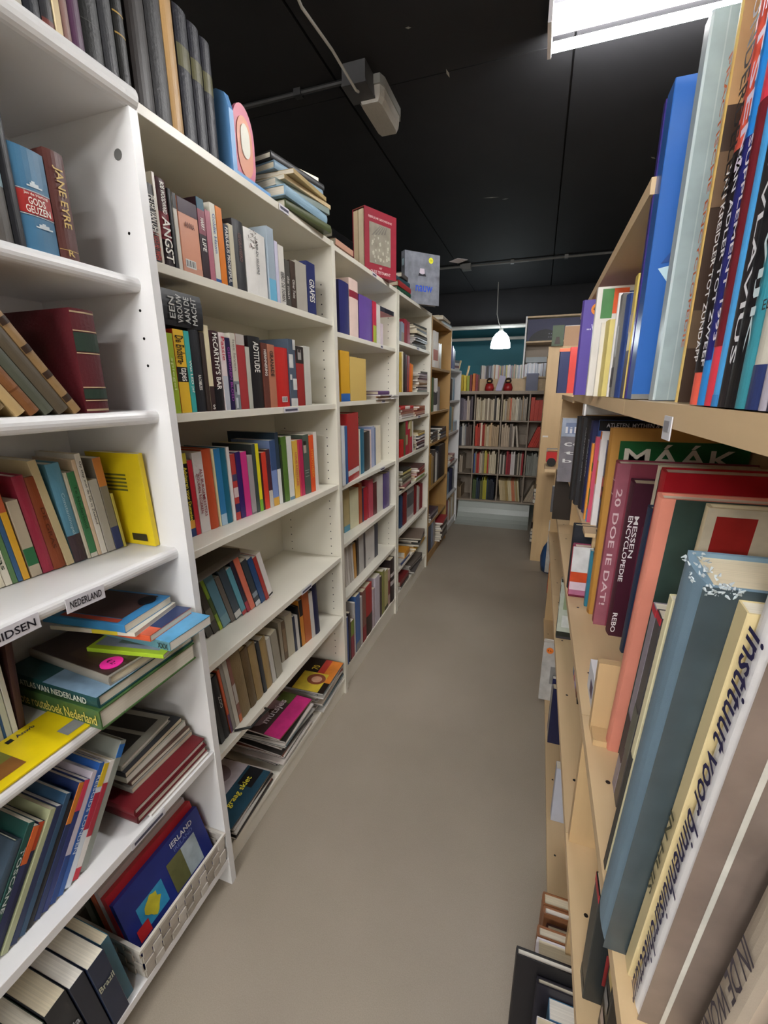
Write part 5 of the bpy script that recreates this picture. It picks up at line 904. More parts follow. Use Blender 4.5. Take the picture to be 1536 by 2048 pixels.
  [-0.739,3.322,1.1745,90.0,0.0,0,0.0295,0.2255,0.18,"h","e6e4df",{"b":[[0.2,0.6,"4a4a4c"]]},"white hardback, fifth from left on oak bookcase's second shelf"],
  [-0.739,3.3529,1.1745,90.0,0.0,0,0.03,0.2388,0.18,"h","e0e0dc",{"b":[[0.2,0.6,"4a4a4c"]]},"white hardback, sixth from left on oak bookcase's second shelf"],
  [-0.739,3.3941,1.1745,90.0,0.0,0,0.0331,0.1804,0.18,"b","8f8a88",0,"grey binder, seventh from left on oak bookcase's second shelf"],
  [-0.739,3.4287,1.1745,90.0,0.0,0,0.0338,0.1752,0.18,"b","8a8a88",0,"grey binder, eighth from left on oak bookcase's second shelf"],
 ]),
 ("dark books piled on the oak bookcase, third shelf", [
  [-0.735,3.4,0.9455,90.0,0.0,1,0.014,0.2,0.18,"p","6a5a44",0,"olive paperback, first from bottom of left pile on oak bookcase's third shelf"],
  [-0.735,3.4,0.9601,92.0,0.0,1,0.012,0.2,0.18,"p","4a4640",0,"slim charcoal paperback, second from bottom of left pile on oak bookcase's third shelf"],
  [-0.735,3.4,0.9727,90.0,0.0,1,0.014,0.22,0.18,"p","2f3436",0,"charcoal paperback, third from bottom of left pile on oak bookcase's third shelf"],
  [-0.735,3.4,0.9873,88.0,0.0,1,0.014,0.22,0.18,"p","3a4a58",0,"charcoal paperback, fourth from bottom of left pile on oak bookcase's third shelf"],
  [-0.735,3.4,1.0019,90.0,0.0,1,0.012,0.22,0.18,"p","34302c",0,"slim dark brown paperback, fifth from bottom of left pile on oak bookcase's third shelf"],
  [-0.735,3.4,1.0145,92.0,0.0,1,0.014,0.2,0.18,"p","3a3e40",0,"charcoal paperback, sixth from bottom of left pile on oak bookcase's third shelf"],
 ]),
 ("dark books piled on the oak bookcase, third shelf, right pile", [
  [-0.732,3.72,0.9455,90.0,0.0,1,0.012,0.26,0.18,"p","5a5650",0,"slim olive paperback, first from bottom of right pile on oak bookcase's third shelf"],
  [-0.732,3.72,0.9581,91.0,0.0,1,0.01,0.26,0.18,"p","8a9098",0,"slim grey paperback, second from bottom of right pile on oak bookcase's third shelf"],
  [-0.732,3.72,0.9687,90.0,0.0,1,0.012,0.25,0.18,"p","3a3834",0,"slim charcoal paperback, third from bottom of right pile on oak bookcase's third shelf"],
  [-0.732,3.72,0.9813,92.0,0.0,1,0.014,0.25,0.18,"p","34485c",0,"charcoal paperback, fourth from bottom of right pile on oak bookcase's third shelf"],
  [-0.732,3.72,0.9959,88.0,0.0,1,0.012,0.24,0.18,"p","2a2c30",0,"slim dark green paperback, fifth from bottom of right pile on oak bookcase's third shelf"],
  [-0.732,3.72,1.0085,90.0,0.0,1,0.014,0.24,0.18,"p","44463c",0,"charcoal paperback, sixth from bottom of right pile on oak bookcase's third shelf"],
  [-0.732,3.72,1.0231,93.0,0.0,1,0.012,0.22,0.18,"p","303438",0,"slim charcoal paperback, seventh from bottom of right pile on oak bookcase's third shelf"],
 ]),
 ("books on the oak bookcase, fourth shelf", [
  [-0.749,3.2183,0.6095,90.0,0.0,0,0.0443,0.2529,0.19,"p","c0922c",0,"ochre paperback, first from left on oak bookcase's fourth shelf"],
  [-0.749,3.2735,0.6095,90.0,0.0,0,0.0339,0.2351,0.19,"p","a08868",0,"tan paperback, second from left on oak bookcase's fourth shelf"],
  [-0.749,3.3088,0.6095,90.0,0.0,0,0.0345,0.2208,0.19,"p","9a8156",0,"tan paperback, third from left on oak bookcase's fourth shelf"],
  [-0.749,3.3594,0.6095,90.0,0.0,0,0.0477,0.2664,0.19,"p","4a4440",0,"charcoal paperback, fourth from left on oak bookcase's fourth shelf"],
  [-0.749,3.424,0.6095,90.0,0.0,0,0.0265,0.2366,0.19,"p","d8d4d0",0,"white paperback, fifth from left on oak bookcase's fourth shelf"],
  [-0.749,3.452,0.6095,90.0,0.0,0,0.0269,0.2247,0.19,"p","d8d8d4",0,"white paperback, sixth from left on oak bookcase's fourth shelf"],
  [-0.749,3.4908,0.6095,90.0,0.0,0,0.0249,0.2391,0.19,"p","3a3c48",0,"charcoal paperback, seventh from left on oak bookcase's fourth shelf"],
  [-0.749,3.5171,0.6095,90.0,0.0,0,0.0252,0.2218,0.19,"p","3a3e40",0,"charcoal paperback, eighth from left on oak bookcase's fourth shelf"],
  [-0.749,3.5449,0.6095,90.0,0.0,0,0.2661,0.2754,0.19,"h","1c1e26",0,"thick black binder, ninth from left on oak bookcase's fourth shelf"],
 ]),
 ("books piled on the oak bookcase, fifth shelf", [
  [-0.735,3.5,0.3245,90.0,0.0,1,0.02,0.3,0.18,"p","d0c8c0",0,"tall cream paperback, first from bottom of pile on oak bookcase's fifth shelf"],
  [-0.735,3.5,0.3451,92.0,0.0,1,0.016,0.3,0.18,"p","3a2c30",0,"tall dark brown paperback, second from bottom of pile on oak bookcase's fifth shelf"],
  [-0.735,3.5,0.3617,90.0,0.0,1,0.014,0.28,0.18,"p","8a7a80",0,"grey paperback, third from bottom of pile on oak bookcase's fifth shelf"],
  [-0.735,3.5,0.3763,88.0,0.0,1,0.012,0.26,0.18,"p","5a4850",0,"slim brown paperback, fourth from bottom of pile on oak bookcase's fifth shelf"],
 ]),
 ("books on the oak bookcase, fifth shelf", [
  [-0.939,4.0563,0.3245,90.0,0.0,0,0.0274,0.26,0.046,"p","20244a",0,"navy paperback, first from left behind the pile on oak bookcase's fifth shelf"],
  [-0.939,4.0853,0.3245,90.0,0.0,0,0.0277,0.2345,0.046,"p","232a52",0,"navy paperback, second from left behind the pile on oak bookcase's fifth shelf"],
  [-0.939,4.1146,0.3245,90.0,0.0,0,0.0281,0.2582,0.046,"p","1f2a44",0,"navy paperback, third from left behind the pile on oak bookcase's fifth shelf"],
  [-0.939,4.1563,0.3245,90.0,0.0,0,0.0286,0.25,0.046,"p","2a2c50",0,"navy paperback, fourth from left behind the pile on oak bookcase's fifth shelf"],
  [-0.939,4.1865,0.3245,90.0,0.0,0,0.0289,0.238,0.046,"p","202c50",0,"navy paperback, fifth from left behind the pile on oak bookcase's fifth shelf"],
  [-0.939,4.2172,0.3245,90.0,0.0,0,0.0293,0.2266,0.046,"p","2a2c5c",0,"navy paperback, sixth from left behind the pile on oak bookcase's fifth shelf"],
 ]),
 ("books on the oak bookcase, bottom shelf", [
  [-0.739,3.1762,0.0785,90.0,0.0,0,0.0242,0.24,0.17,"p","23284a",0,"navy paperback, first from left on oak bookcase's bottom shelf"],
  [-0.739,3.2017,0.0785,90.0,0.0,0,0.0245,0.2335,0.17,"p","212448",0,"navy paperback, second from left on oak bookcase's bottom shelf"],
  [-0.739,3.237,0.0785,90.0,0.0,0,0.0464,0.24,0.17,"p","3a4256",0,"charcoal paperback, third from left on oak bookcase's bottom shelf"],
  [-0.739,3.2949,0.0785,90.0,0.0,0,0.0478,0.23,0.17,"p","7a86a0",0,"grey paperback, fourth from left on oak bookcase's bottom shelf"],
  [-0.739,3.3545,0.0785,90.0,0.0,0,0.029,0.24,0.17,"p","8a8488",0,"grey paperback, fifth from left on oak bookcase's bottom shelf"],
  [-0.739,3.385,0.0785,90.0,0.0,0,0.0295,0.2181,0.17,"p","8a8480",0,"grey paperback, sixth from left on oak bookcase's bottom shelf"],
 ]),
 ("books piled on the oak bookcase, bottom shelf", [
  [-0.7,3.74,0.0785,88.0,0.0,1,0.018,0.26,0.18,"p","4a3c36",0,"charcoal paperback, first from bottom of pile on oak bookcase's bottom shelf"],
  [-0.7,3.74,0.0971,91.0,0.0,1,0.016,0.26,0.18,"p","6a5a52",0,"olive paperback, second from bottom of pile on oak bookcase's bottom shelf"],
  [-0.7,3.74,0.1137,90.0,0.0,1,0.02,0.26,0.18,"p","8a8a88",0,"grey paperback, third from bottom of pile on oak bookcase's bottom shelf"],
  [-0.7,3.74,0.1343,92.0,0.0,1,0.016,0.26,0.18,"p","4a4038",0,"charcoal paperback, fourth from bottom of pile on oak bookcase's bottom shelf"],
  [-0.7,3.74,0.1509,89.0,0.0,1,0.02,0.27,0.18,"p","5a4a44",0,"brown paperback, fifth from bottom of pile on oak bookcase's bottom shelf"],
  [-0.7,3.74,0.1715,92.0,0.0,1,0.014,0.26,0.18,"p","b0aaa4",0,"pale grey paperback, sixth from bottom of pile on oak bookcase's bottom shelf"],
  [-0.7,3.74,0.1861,90.0,0.0,1,0.02,0.26,0.18,"p","4a3a34",0,"charcoal paperback, seventh from bottom of pile on oak bookcase's bottom shelf"],
  [-0.7,3.74,0.2067,88.0,0.0,1,0.018,0.26,0.18,"p","6a5448",0,"olive paperback, eighth from bottom of pile on oak bookcase's bottom shelf"],
  [-0.7,3.74,0.2253,90.0,0.0,1,0.012,0.26,0.18,"p","c8b8b0",0,"slim pale grey paperback, ninth from bottom of pile on oak bookcase's bottom shelf"],
  [-0.7,3.74,0.2379,93.0,0.0,1,0.014,0.27,0.18,"p","a83840",0,"rust red paperback, tenth from bottom of pile on oak bookcase's bottom shelf"],
 ]),
 ("books on the rear white bookcase, first shelf", [
  [-0.76,3.9932,1.2378,90.0,0.0,0,0.0286,0.2,0.17,"p","2a2c34",0,"dark green paperback, first from left on rear white bookcase's first shelf"],
  [-0.76,4.0235,1.2378,90.0,0.0,0,0.029,0.1832,0.17,"p","2a2c30",0,"dark green paperback, second from left on rear white bookcase's first shelf"],
  [-0.76,4.0542,1.2378,90.0,0.0,0,0.0294,0.1893,0.17,"p","2a2a2c",0,"dark brown paperback, third from left on rear white bookcase's first shelf"],
  [-0.76,4.0989,1.2378,90.0,0.0,0,0.039,0.2,0.17,"p","b8c4cc",0,"pale blue paperback, fourth from left on rear white bookcase's first shelf"],
  [-0.76,4.1538,1.2378,90.0,0.0,0,0.0261,0.2,0.17,"p","8ab0c8",0,"pale blue paperback, fifth from left on rear white bookcase's first shelf"],
  [-0.76,4.1818,1.2378,90.0,0.0,0,0.0265,0.1876,0.17,"p","9db4cc",0,"pale blue paperback, sixth from left on rear white bookcase's first shelf"],
 ]),
 ("books on the rear white bookcase, second shelf", [
  [-0.76,3.9935,0.9508,90.0,0.0,0,0.0331,0.24,0.17,"p","6a94b0",{"b":[[0,0.1,"d8d8d4"]]},"steel blue paperback, first from left on rear white bookcase's second shelf"],
  [-0.76,4.0284,0.9508,90.0,0.0,0,0.0337,0.2174,0.17,"p","5f8f9c",{"b":[[0,0.1,"d8d8d4"]]},"steel blue paperback, second from left on rear white bookcase's second shelf"],
  [-0.76,4.0639,0.9508,90.0,0.0,0,0.0342,0.2293,0.17,"p","5a98b0",{"b":[[0,0.1,"d8d8d4"]]},"steel blue paperback, third from left on rear white bookcase's second shelf"],
  [-0.76,4.1137,0.9508,90.0,0.0,0,0.0258,0.23,0.17,"p","b8b08a",0,"beige paperback, fourth from left on rear white bookcase's second shelf"],
  [-0.76,4.1413,0.9508,90.0,0.0,0,0.0262,0.2088,0.17,"p","c6b58c",0,"beige paperback, fifth from left on rear white bookcase's second shelf"],
  [-0.76,4.1693,0.9508,90.0,0.0,0,0.0265,0.2275,0.17,"p","c8b08a",0,"beige paperback, sixth from left on rear white bookcase's second shelf"],
  [-0.76,4.2119,0.9508,90.0,0.0,0,0.0294,0.09,0.17,"p","a8c8dc",0,"small pale blue paperback, seventh from left on rear white bookcase's second shelf"],
  [-0.76,4.2432,0.9508,90.0,0.0,0,0.0298,0.0843,0.17,"p","b8c4cc",0,"small pale blue paperback, eighth from left on rear white bookcase's second shelf"],
  [-0.76,4.2749,0.9508,90.0,0.0,0,0.0302,0.0866,0.17,"p","c0c4c8",0,"small pale grey paperback, ninth from left on rear white bookcase's second shelf"],
  [-0.76,4.307,0.9508,90.0,0.0,0,0.0306,0.0815,0.17,"p","b0bcd0",0,"small pale blue paperback, tenth from left on rear white bookcase's second shelf"],
  [-0.76,4.3396,0.9508,90.0,0.0,0,0.031,0.0836,0.17,"p","b8bcc4",0,"small pale grey paperback, eleventh from left on rear white bookcase's second shelf"],
  [-0.76,4.3726,0.9508,90.0,0.0,0,0.0315,0.0885,0.17,"p","a8c8d4",0,"small pale blue paperback, twelfth from left on rear white bookcase's second shelf"],
 ]),
 ("things piled on the rear white bookcase, third shelf", [
  [-0.745,4.25,0.6638,90.0,0.0,1,0.014,0.24,0.16,"p","c8c4c4",0,"pale grey paperback, first from bottom of pile on rear white bookcase's third shelf"],
  [-0.745,4.25,0.6784,92.0,0.0,1,0.014,0.24,0.16,"p","b86a60",0,"tan paperback, second from bottom of pile on rear white bookcase's third shelf"],
  [-0.745,4.25,0.693,88.0,0.0,1,0.016,0.22,0.16,"p","d0ccd0",0,"white paperback, third from bottom of pile on rear white bookcase's third shelf"],
  [-0.745,4.25,0.7096,90.0,0.0,1,0.014,0.2,0.16,"p","b0a8b0",0,"pale grey paperback, fourth from bottom of pile on rear white bookcase's third shelf"],
  [-0.745,4.25,0.7242,94.0,0.0,1,0.014,0.18,0.15,"p","c88a80",0,"beige paperback, fifth from bottom of pile on rear white bookcase's third shelf"],
 ]),
 ("books on the rear white bookcase, fourth shelf", [
  [-0.77,4.0552,0.3578,90.0,0.0,0,0.0253,0.22,0.16,"p","7a9cc0",0,"pale blue paperback, first from left on rear white bookcase's fourth shelf"],
  [-0.77,4.0823,0.3578,90.0,0.0,0,0.0256,0.2172,0.16,"p","8ab0c8",0,"pale blue paperback, second from left on rear white bookcase's fourth shelf"],
  [-0.77,4.1096,0.3578,90.0,0.0,0,0.0259,0.2,0.16,"p","88a8bc",0,"pale blue paperback, third from left on rear white bookcase's fourth shelf"],
  [-0.77,4.1512,0.3578,90.0,0.0,0,0.0263,0.24,0.16,"h","23325a",0,"navy hardback, fourth from left on rear white bookcase's fourth shelf"],
  [-0.77,4.1794,0.3578,90.0,0.0,0,0.0267,0.2174,0.16,"h","2c3364",0,"navy hardback, fifth from left on rear white bookcase's fourth shelf"],
  [-0.77,4.2079,0.3578,90.0,0.0,0,0.027,0.2293,0.16,"h","2c3560",0,"navy hardback, sixth from left on rear white bookcase's fourth shelf"],
  [-0.77,4.2367,0.3578,90.0,0.0,0,0.0273,0.2194,0.16,"h","252a50",0,"navy hardback, seventh from left on rear white bookcase's fourth shelf"],
  [-0.77,4.2659,0.3578,90.0,0.0,0,0.0276,0.22,0.16,"h","2a2c5c",0,"navy hardback, eighth from left on rear white bookcase's fourth shelf"],
  [-0.77,4.3104,0.3578,90.0,0.0,0,0.0356,0.22,0.16,"p","1c2030",0,"black paperback, ninth from left on rear white bookcase's fourth shelf"],
  [-0.77,4.3481,0.3578,90.0,0.0,0,0.0362,0.2017,0.16,"p","1f2434",0,"black paperback, tenth from left on rear white bookcase's fourth shelf"],
  [-0.77,4.3918,0.3578,90.0,0.0,0,0.0292,0.23,0.16,"p","b0bcd0",0,"pale blue paperback, eleventh from left on rear white bookcase's fourth shelf"],
  [-0.77,4.3914,0.3578,90.0,0.0,0,0.0296,0.21,0.16,"p","c0c4c8",0,"pale grey paperback, twelfth from left on rear white bookcase's fourth shelf"],
  [-0.77,4.3908,0.3578,90.0,0.0,0,0.0302,0.22,0.16,"p","d0d0cc",0,"white paperback, thirteenth from left on rear white bookcase's fourth shelf"],
  [-0.77,4.3904,0.3578,90.0,0.0,0,0.0306,0.1987,0.16,"p","d0ccd0",0,"white paperback, fourteenth from left on rear white bookcase's fourth shelf"],
 ]),
 ("books on the rear white bookcase, bottom shelf", [
  [-0.76,4.0261,0.0708,90.0,0.0,0,0.0254,0.24,0.16,"p","8a2a30",0,"burgundy paperback, first from left on rear white bookcase's bottom shelf"],
  [-0.76,4.0532,0.0708,90.0,0.0,0,0.0257,0.2291,0.16,"p","8a2a34",0,"burgundy paperback, second from left on rear white bookcase's bottom shelf"],
  [-0.76,4.1015,0.0708,90.0,0.0,0,0.0262,0.22,0.16,"p","d0c8c4",0,"cream paperback, third from left on rear white bookcase's bottom shelf"],
  [-0.76,4.1296,0.0708,90.0,0.0,0,0.0266,0.201,0.16,"p","c8c4c4",0,"pale grey paperback, fourth from left on rear white bookcase's bottom shelf"],
  [-0.76,4.1795,0.0708,90.0,0.0,0,0.0271,0.23,0.16,"p","b08a60",0,"tan paperback, fifth from left on rear white bookcase's bottom shelf"],
  [-0.76,4.2085,0.0708,90.0,0.0,0,0.0274,0.2236,0.16,"p","a08868",0,"tan paperback, sixth from left on rear white bookcase's bottom shelf"],
  [-0.76,4.2526,0.0708,90.0,0.0,0,0.0279,0.22,0.16,"p","d8d0c4",0,"cream paperback, seventh from left on rear white bookcase's bottom shelf"],
  [-0.76,4.2825,0.0708,90.0,0.0,0,0.0283,0.2106,0.16,"p","d0ccc8",0,"cream paperback, eighth from left on rear white bookcase's bottom shelf"],
  [-0.76,4.328,0.0708,90.0,0.0,0,0.0288,0.24,0.16,"p","cbb890",0,"beige paperback, ninth from left on rear white bookcase's bottom shelf"],
  [-0.76,4.3588,0.0708,90.0,0.0,0,0.0292,0.2245,0.16,"p","c6b58c",0,"beige paperback, tenth from left on rear white bookcase's bottom shelf"],
  [-0.76,4.39,0.0708,90.0,0.0,0,0.0295,0.2338,0.16,"p","d8b49c",0,"pink paperback, eleventh from left on rear white bookcase's bottom shelf"],
  [-0.76,4.3911,0.0708,90.0,0.0,0,0.0299,0.2329,0.16,"p","c8b890",0,"beige paperback, twelfth from left on rear white bookcase's bottom shelf"],
 ]),
 ("books piled on top of the rear white bookcase", [
  [-0.75,4.35,1.5092,80.0,0.0,1,0.02,0.16,0.2,"p","c8c0c0",0,"pale grey paperback, first from bottom of pile on top of rear white bookcase"],
  [-0.75,4.35,1.5298,80.0,0.0,1,0.02,0.16,0.2,"p","6a2a48",0,"burgundy paperback, second from bottom of pile on top of rear white bookcase"],
  [-0.75,4.35,1.5504,82.0,0.0,1,0.022,0.16,0.2,"p","d0c8c4",0,"cream paperback, third from bottom of pile on top of rear white bookcase"],
  [-0.75,4.35,1.573,80.0,0.0,1,0.024,0.15,0.2,"p","3a3a44",0,"charcoal paperback, fourth from bottom of pile on top of rear white bookcase"],
 ]),
 ("books on top of the rear white bookcase", [
  [-0.75,3.9984,1.5092,90.0,0.0,0,0.0277,0.19,0.15,"p","5a5a90",0,"purple paperback, first from left standing on top of rear white bookcase"],
  [-0.75,4.0279,1.5092,90.0,0.0,0,0.0281,0.1771,0.15,"p","4a6a9a",0,"steel blue paperback, second from left standing on top of rear white bookcase"],
  [-0.75,4.0712,1.5092,90.0,0.0,0,0.0253,0.17,0.15,"p","4a4a80",0,"purple paperback, third from left standing on top of rear white bookcase"],
  [-0.75,4.0983,1.5092,90.0,0.0,0,0.0257,0.1577,0.15,"p","594880",0,"purple paperback, fourth from left standing on top of rear white bookcase"],
 ]),
 ("magazines piled on the bottom shelf of the second bookcase", [
  [-0.7333,0.9617,0.0815,86.4,0.0,1,0.0065,0.212,0.25,"m","b8b4ac",0,"pale grey magazine, first from bottom of left magazine pile under second bookcase"],
  [-0.7257,0.9611,0.0886,92.9,0.0,1,0.0065,0.2058,0.25,"m","3a3634",0,"charcoal magazine, second from bottom of left magazine pile under second bookcase"],
  [-0.7258,0.957,0.0957,85.2,0.0,1,0.0065,0.212,0.25,"m","8a4a3a",0,"brown magazine, third from bottom of left magazine pile under second bookcase"],
  [-0.7262,0.9539,0.1028,93.5,0.0,1,0.0065,0.1961,0.25,"m","c8c4bc",0,"pale grey magazine, fourth from bottom of left magazine pile under second bookcase"],
  [-0.7242,0.9631,0.1099,89.3,0.0,1,0.0065,0.212,0.25,"m","2a2826",0,"dark brown magazine, fifth from bottom of left magazine pile under second bookcase"],
  [-0.7308,0.9654,0.117,93.2,0.0,1,0.0065,0.209,0.25,"m","d0c8c0",0,"cream magazine, sixth from bottom of left magazine pile under second bookcase"],
  [-0.7272,0.9473,0.1241,90.1,0.0,1,0.0065,0.2043,0.25,"m","5a6a72",0,"steel blue magazine, seventh from bottom of left magazine pile under second bookcase"],
  [-0.722,0.947,0.1312,91.0,0.0,1,0.0065,0.2003,0.25,"m","1c1a1a",{"cv2":[[0,1,0,1,"c8bfc4"],[0,0.34,0,1,"23485a"],[0.1,0.3,0.0,0.35,"16181c"],[0.45,0.85,0.12,0.48,"8a7a80","e"],[0.62,0.86,0.16,0.4,"3a2620","e"],[0.66,0.8,0.2,0.34,"d8b49c","e"],[0.4,0.8,0.55,0.95,"c8c4cc","e"],[0.5,0.78,0.66,0.9,"5a3428","e"],[0.52,0.68,0.7,0.84,"c8947c","e"]],"ct":[["zo graag skiet",0.2,0.55,0.72,0.1,"e8dc4a"]]},"magazine with yellow zo graag lettering, eighth from bottom of left magazine pile under second bookcase"],
  [-0.7291,1.2347,0.0815,85.8,0.0,1,0.0065,0.212,0.25,"m","a89a8a",0,"beige magazine, first from bottom of middle magazine pile under second bookcase"],
  [-0.7279,1.2247,0.0886,85.1,0.0,1,0.0065,0.212,0.25,"m","1c1a1a",0,"black magazine, second from bottom of middle magazine pile under second bookcase"],
  [-0.7289,1.2258,0.0957,88.1,0.0,1,0.0065,0.212,0.25,"m","5a6a72",0,"steel blue magazine, third from bottom of middle magazine pile under second bookcase"],
  [-0.7206,1.2239,0.1028,91.2,0.0,1,0.0065,0.212,0.25,"m","d0c8c0",0,"cream magazine, fourth from bottom of middle magazine pile under second bookcase"],
  [-0.7316,1.2421,0.1099,92.4,0.0,1,0.0065,0.212,0.25,"m","2a2826",0,"dark brown magazine, fifth from bottom of middle magazine pile under second bookcase"],
  [-0.7302,1.2434,0.117,92.2,0.0,1,0.0065,0.212,0.25,"m","c8c4bc",0,"pale grey magazine, sixth from bottom of middle magazine pile under second bookcase"],
  [-0.7327,1.2328,0.1241,92.0,0.0,1,0.0065,0.212,0.25,"m","8a4a3a",0,"brown magazine, seventh from bottom of middle magazine pile under second bookcase"],
  [-0.7174,1.2271,0.1312,87.5,0.0,1,0.0065,0.212,0.25,"m","3a3634",0,"charcoal magazine, eighth from bottom of middle magazine pile under second bookcase"],
  [-0.72,1.2461,0.1383,85.9,0.0,1,0.0065,0.212,0.25,"m","b8b4ac",0,"pale grey magazine, ninth from bottom of middle magazine pile under second bookcase"],
  [-0.7324,1.241,0.1454,88.2,0.0,1,0.0065,0.212,0.25,"m","a89a8a",0,"beige magazine, tenth from bottom of middle magazine pile under second bookcase"],
  [-0.727,1.244,0.1525,92.5,0.0,1,0.0065,0.212,0.25,"m","1c1a1a",0,"black magazine, eleventh from bottom of middle magazine pile under second bookcase"],
  [-0.7221,1.2438,0.1596,92.3,0.0,1,0.0065,0.212,0.25,"m","5a6a72",0,"steel blue magazine, twelfth from bottom of middle magazine pile under second bookcase"],
  [-0.7194,1.2384,0.1667,90.9,0.0,1,0.0065,0.212,0.25,"m","d0c8c0",0,"cream magazine, thirteenth from bottom of middle magazine pile under second bookcase"],
  [-0.7329,1.2448,0.1738,94.1,0.0,1,0.0065,0.212,0.25,"m","2a2826",0,"dark brown magazine, fourteenth from bottom of middle magazine pile under second bookcase"],
  [-0.7277,1.238,0.1809,85.2,0.0,1,0.0065,0.212,0.25,"m","c8c4bc",0,"pale grey magazine, fifteenth from bottom of middle magazine pile under second bookcase"],
  [-0.724,1.235,0.188,87.9,0.0,1,0.0065,0.212,0.25,"m","8a4a3a",{"cv2":[[0,1,0,1,"4a3a3a"],[0,0.26,0,1,"c8327c"],[0.34,0.8,0.12,0.5,"b49aa8","e"],[0.62,0.86,0.2,0.42,"6a4a3a","e"],[0.36,0.8,0.5,0.95,"9a8690","e"],[0.6,0.85,0.6,0.85,"7a5a48","e"],[0.26,0.5,0.0,0.25,"5a6a34"]],"ct":[["mutsjes",0.36,0.5,0.6,0.14,"ece4ec"]]},"magazine with pink band, sixteenth from bottom of middle magazine pile under second bookcase"],
  [-0.7266,1.5162,0.0815,93.6,0.0,1,0.0065,0.212,0.25,"m","c8c4bc",0,"pale grey magazine, first from bottom of right magazine pile under second bookcase"],
  [-0.7308,1.5115,0.0886,85.3,0.0,1,0.0065,0.212,0.25,"m","2a2826",0,"dark brown magazine, second from bottom of right magazine pile under second bookcase"],
  [-0.7319,1.5102,0.0957,86.6,0.0,1,0.0065,0.212,0.25,"m","d0c8c0",0,"cream magazine, third from bottom of right magazine pile under second bookcase"],
  [-0.7248,1.5236,0.1028,91.9,0.0,1,0.0065,0.212,0.25,"m","5a6a72",0,"steel blue magazine, fourth from bottom of right magazine pile under second bookcase"],
  [-0.7272,1.5197,0.1099,91.9,0.0,1,0.0065,0.212,0.25,"m","1c1a1a",0,"black magazine, fifth from bottom of right magazine pile under second bookcase"],
  [-0.7281,1.5118,0.117,93.4,0.0,1,0.0065,0.212,0.25,"m","a89a8a",0,"beige magazine, sixth from bottom of right magazine pile under second bookcase"],
  [-0.7229,1.5127,0.1241,85.7,0.0,1,0.0065,0.212,0.25,"m","b8b4ac",0,"pale grey magazine, seventh from bottom of right magazine pile under second bookcase"],
  [-0.7323,1.5149,0.1312,86.1,0.0,1,0.0065,0.212,0.25,"m","3a3634",0,"charcoal magazine, eighth from bottom of right magazine pile under second bookcase"],
  [-0.7227,1.5117,0.1383,85.4,0.0,1,0.0065,0.212,0.25,"m","8a4a3a",0,"brown magazine, ninth from bottom of right magazine pile under second bookcase"],
  [-0.7271,1.5138,0.1454,94.2,0.0,1,0.0065,0.212,0.25,"m","c8c4bc",0,"pale grey magazine, tenth from bottom of right magazine pile under second bookcase"],
  [-0.7306,1.5162,0.1525,87.5,0.0,1,0.0065,0.212,0.25,"m","2a2826",0,"dark brown magazine, eleventh from bottom of right magazine pile under second bookcase"],
  [-0.7331,1.5182,0.1596,93.2,0.0,1,0.0065,0.212,0.25,"m","d0c8c0",0,"cream magazine, twelfth from bottom of right magazine pile under second bookcase"],
  [-0.718,1.5109,0.1667,92.1,0.0,1,0.0065,0.212,0.25,"m","5a6a72",{"cv2":[[0,1,0,1,"241c18"],[0,0.2,0,0.7,"d8802c"],[0.2,0.32,0,0.7,"b83a30"],[0.1,0.55,0.45,1,"d8c040"],[0.1,0.42,0.48,0.8,"8a4a34","e"],[0.16,0.34,0.55,0.74,"d0a084","e"]],"ct":[["70",0.4,0.3,0.14,0.12,"e0c84a"]]},"magazine with orange and red corner, thirteenth from bottom of right magazine pile under second bookcase"],
 ]),
 ("books on top of the second bookcase", [
  [-0.692,1.478,1.8205,84.0,0.0,1,0.022,0.24,0.19,"h","4a5230",0,"moss green hardback, first from bottom of pile on top of second bookcase"],
  [-0.698,1.463,1.8431,88.0,0.0,1,0.026,0.24,0.18,"h","88a8bc",0,"silver-blue hardback, second from bottom of pile on top of second bookcase"],
  [-0.692,1.468,1.8697,80.0,0.0,1,0.018,0.25,0.2,"p","7a8a84",0,"grey paperback, third from bottom of pile on top of second bookcase"],
  [-0.692,1.478,1.8883,84.0,0.0,1,0.012,0.24,0.18,"p","cdb890",0,"slim beige paperback, fourth from bottom of pile on top of second bookcase"],
  [-0.692,1.448,1.9009,90.0,0.0,1,0.012,0.2,0.16,"p","b09a6a",0,"slim beige paperback, fifth from bottom of pile on top of second bookcase"],
  [-0.702,1.448,1.9135,80.0,0.0,1,0.02,0.22,0.17,"h","7c98ac",0,"pale blue hardback, sixth from bottom of pile on top of second bookcase"],
  [-0.702,1.458,1.9341,80.0,0.0,1,0.018,0.24,0.18,"h","1a1a1c",0,"black hardback, seventh from bottom of pile on top of second bookcase"],
  [-0.712,1.438,1.9527,70.0,0.0,1,0.012,0.16,0.15,"p","d8c8a8",0,"slim cream paperback, eighth from bottom of pile on top of second bookcase"],
 ]),
 ("books on top of the third bookcase", [
  [-0.725,1.74,1.8205,90.0,0.0,1,0.02,0.16,0.2,"p","c89a84",0,"beige paperback, first from bottom of pair on top of third bookcase"],
  [-0.725,1.74,1.8411,88.0,0.0,1,0.028,0.17,0.21,"b","121214",0,"glossy black binder, second from bottom of pair on top of third bookcase"],
 ]),
 ("books lying on top of the fourth bookcase", [
  [-0.725,2.56,1.8205,88.0,0.0,1,0.02,0.22,0.17,"h","1f4a34",0,"dark green hardback, first from bottom of pile on top of fourth bookcase"],
  [-0.725,2.56,1.8411,90.0,0.0,1,0.026,0.22,0.17,"h","9c2c2c",0,"rust red hardback, second from bottom of pile on top of fourth bookcase"],
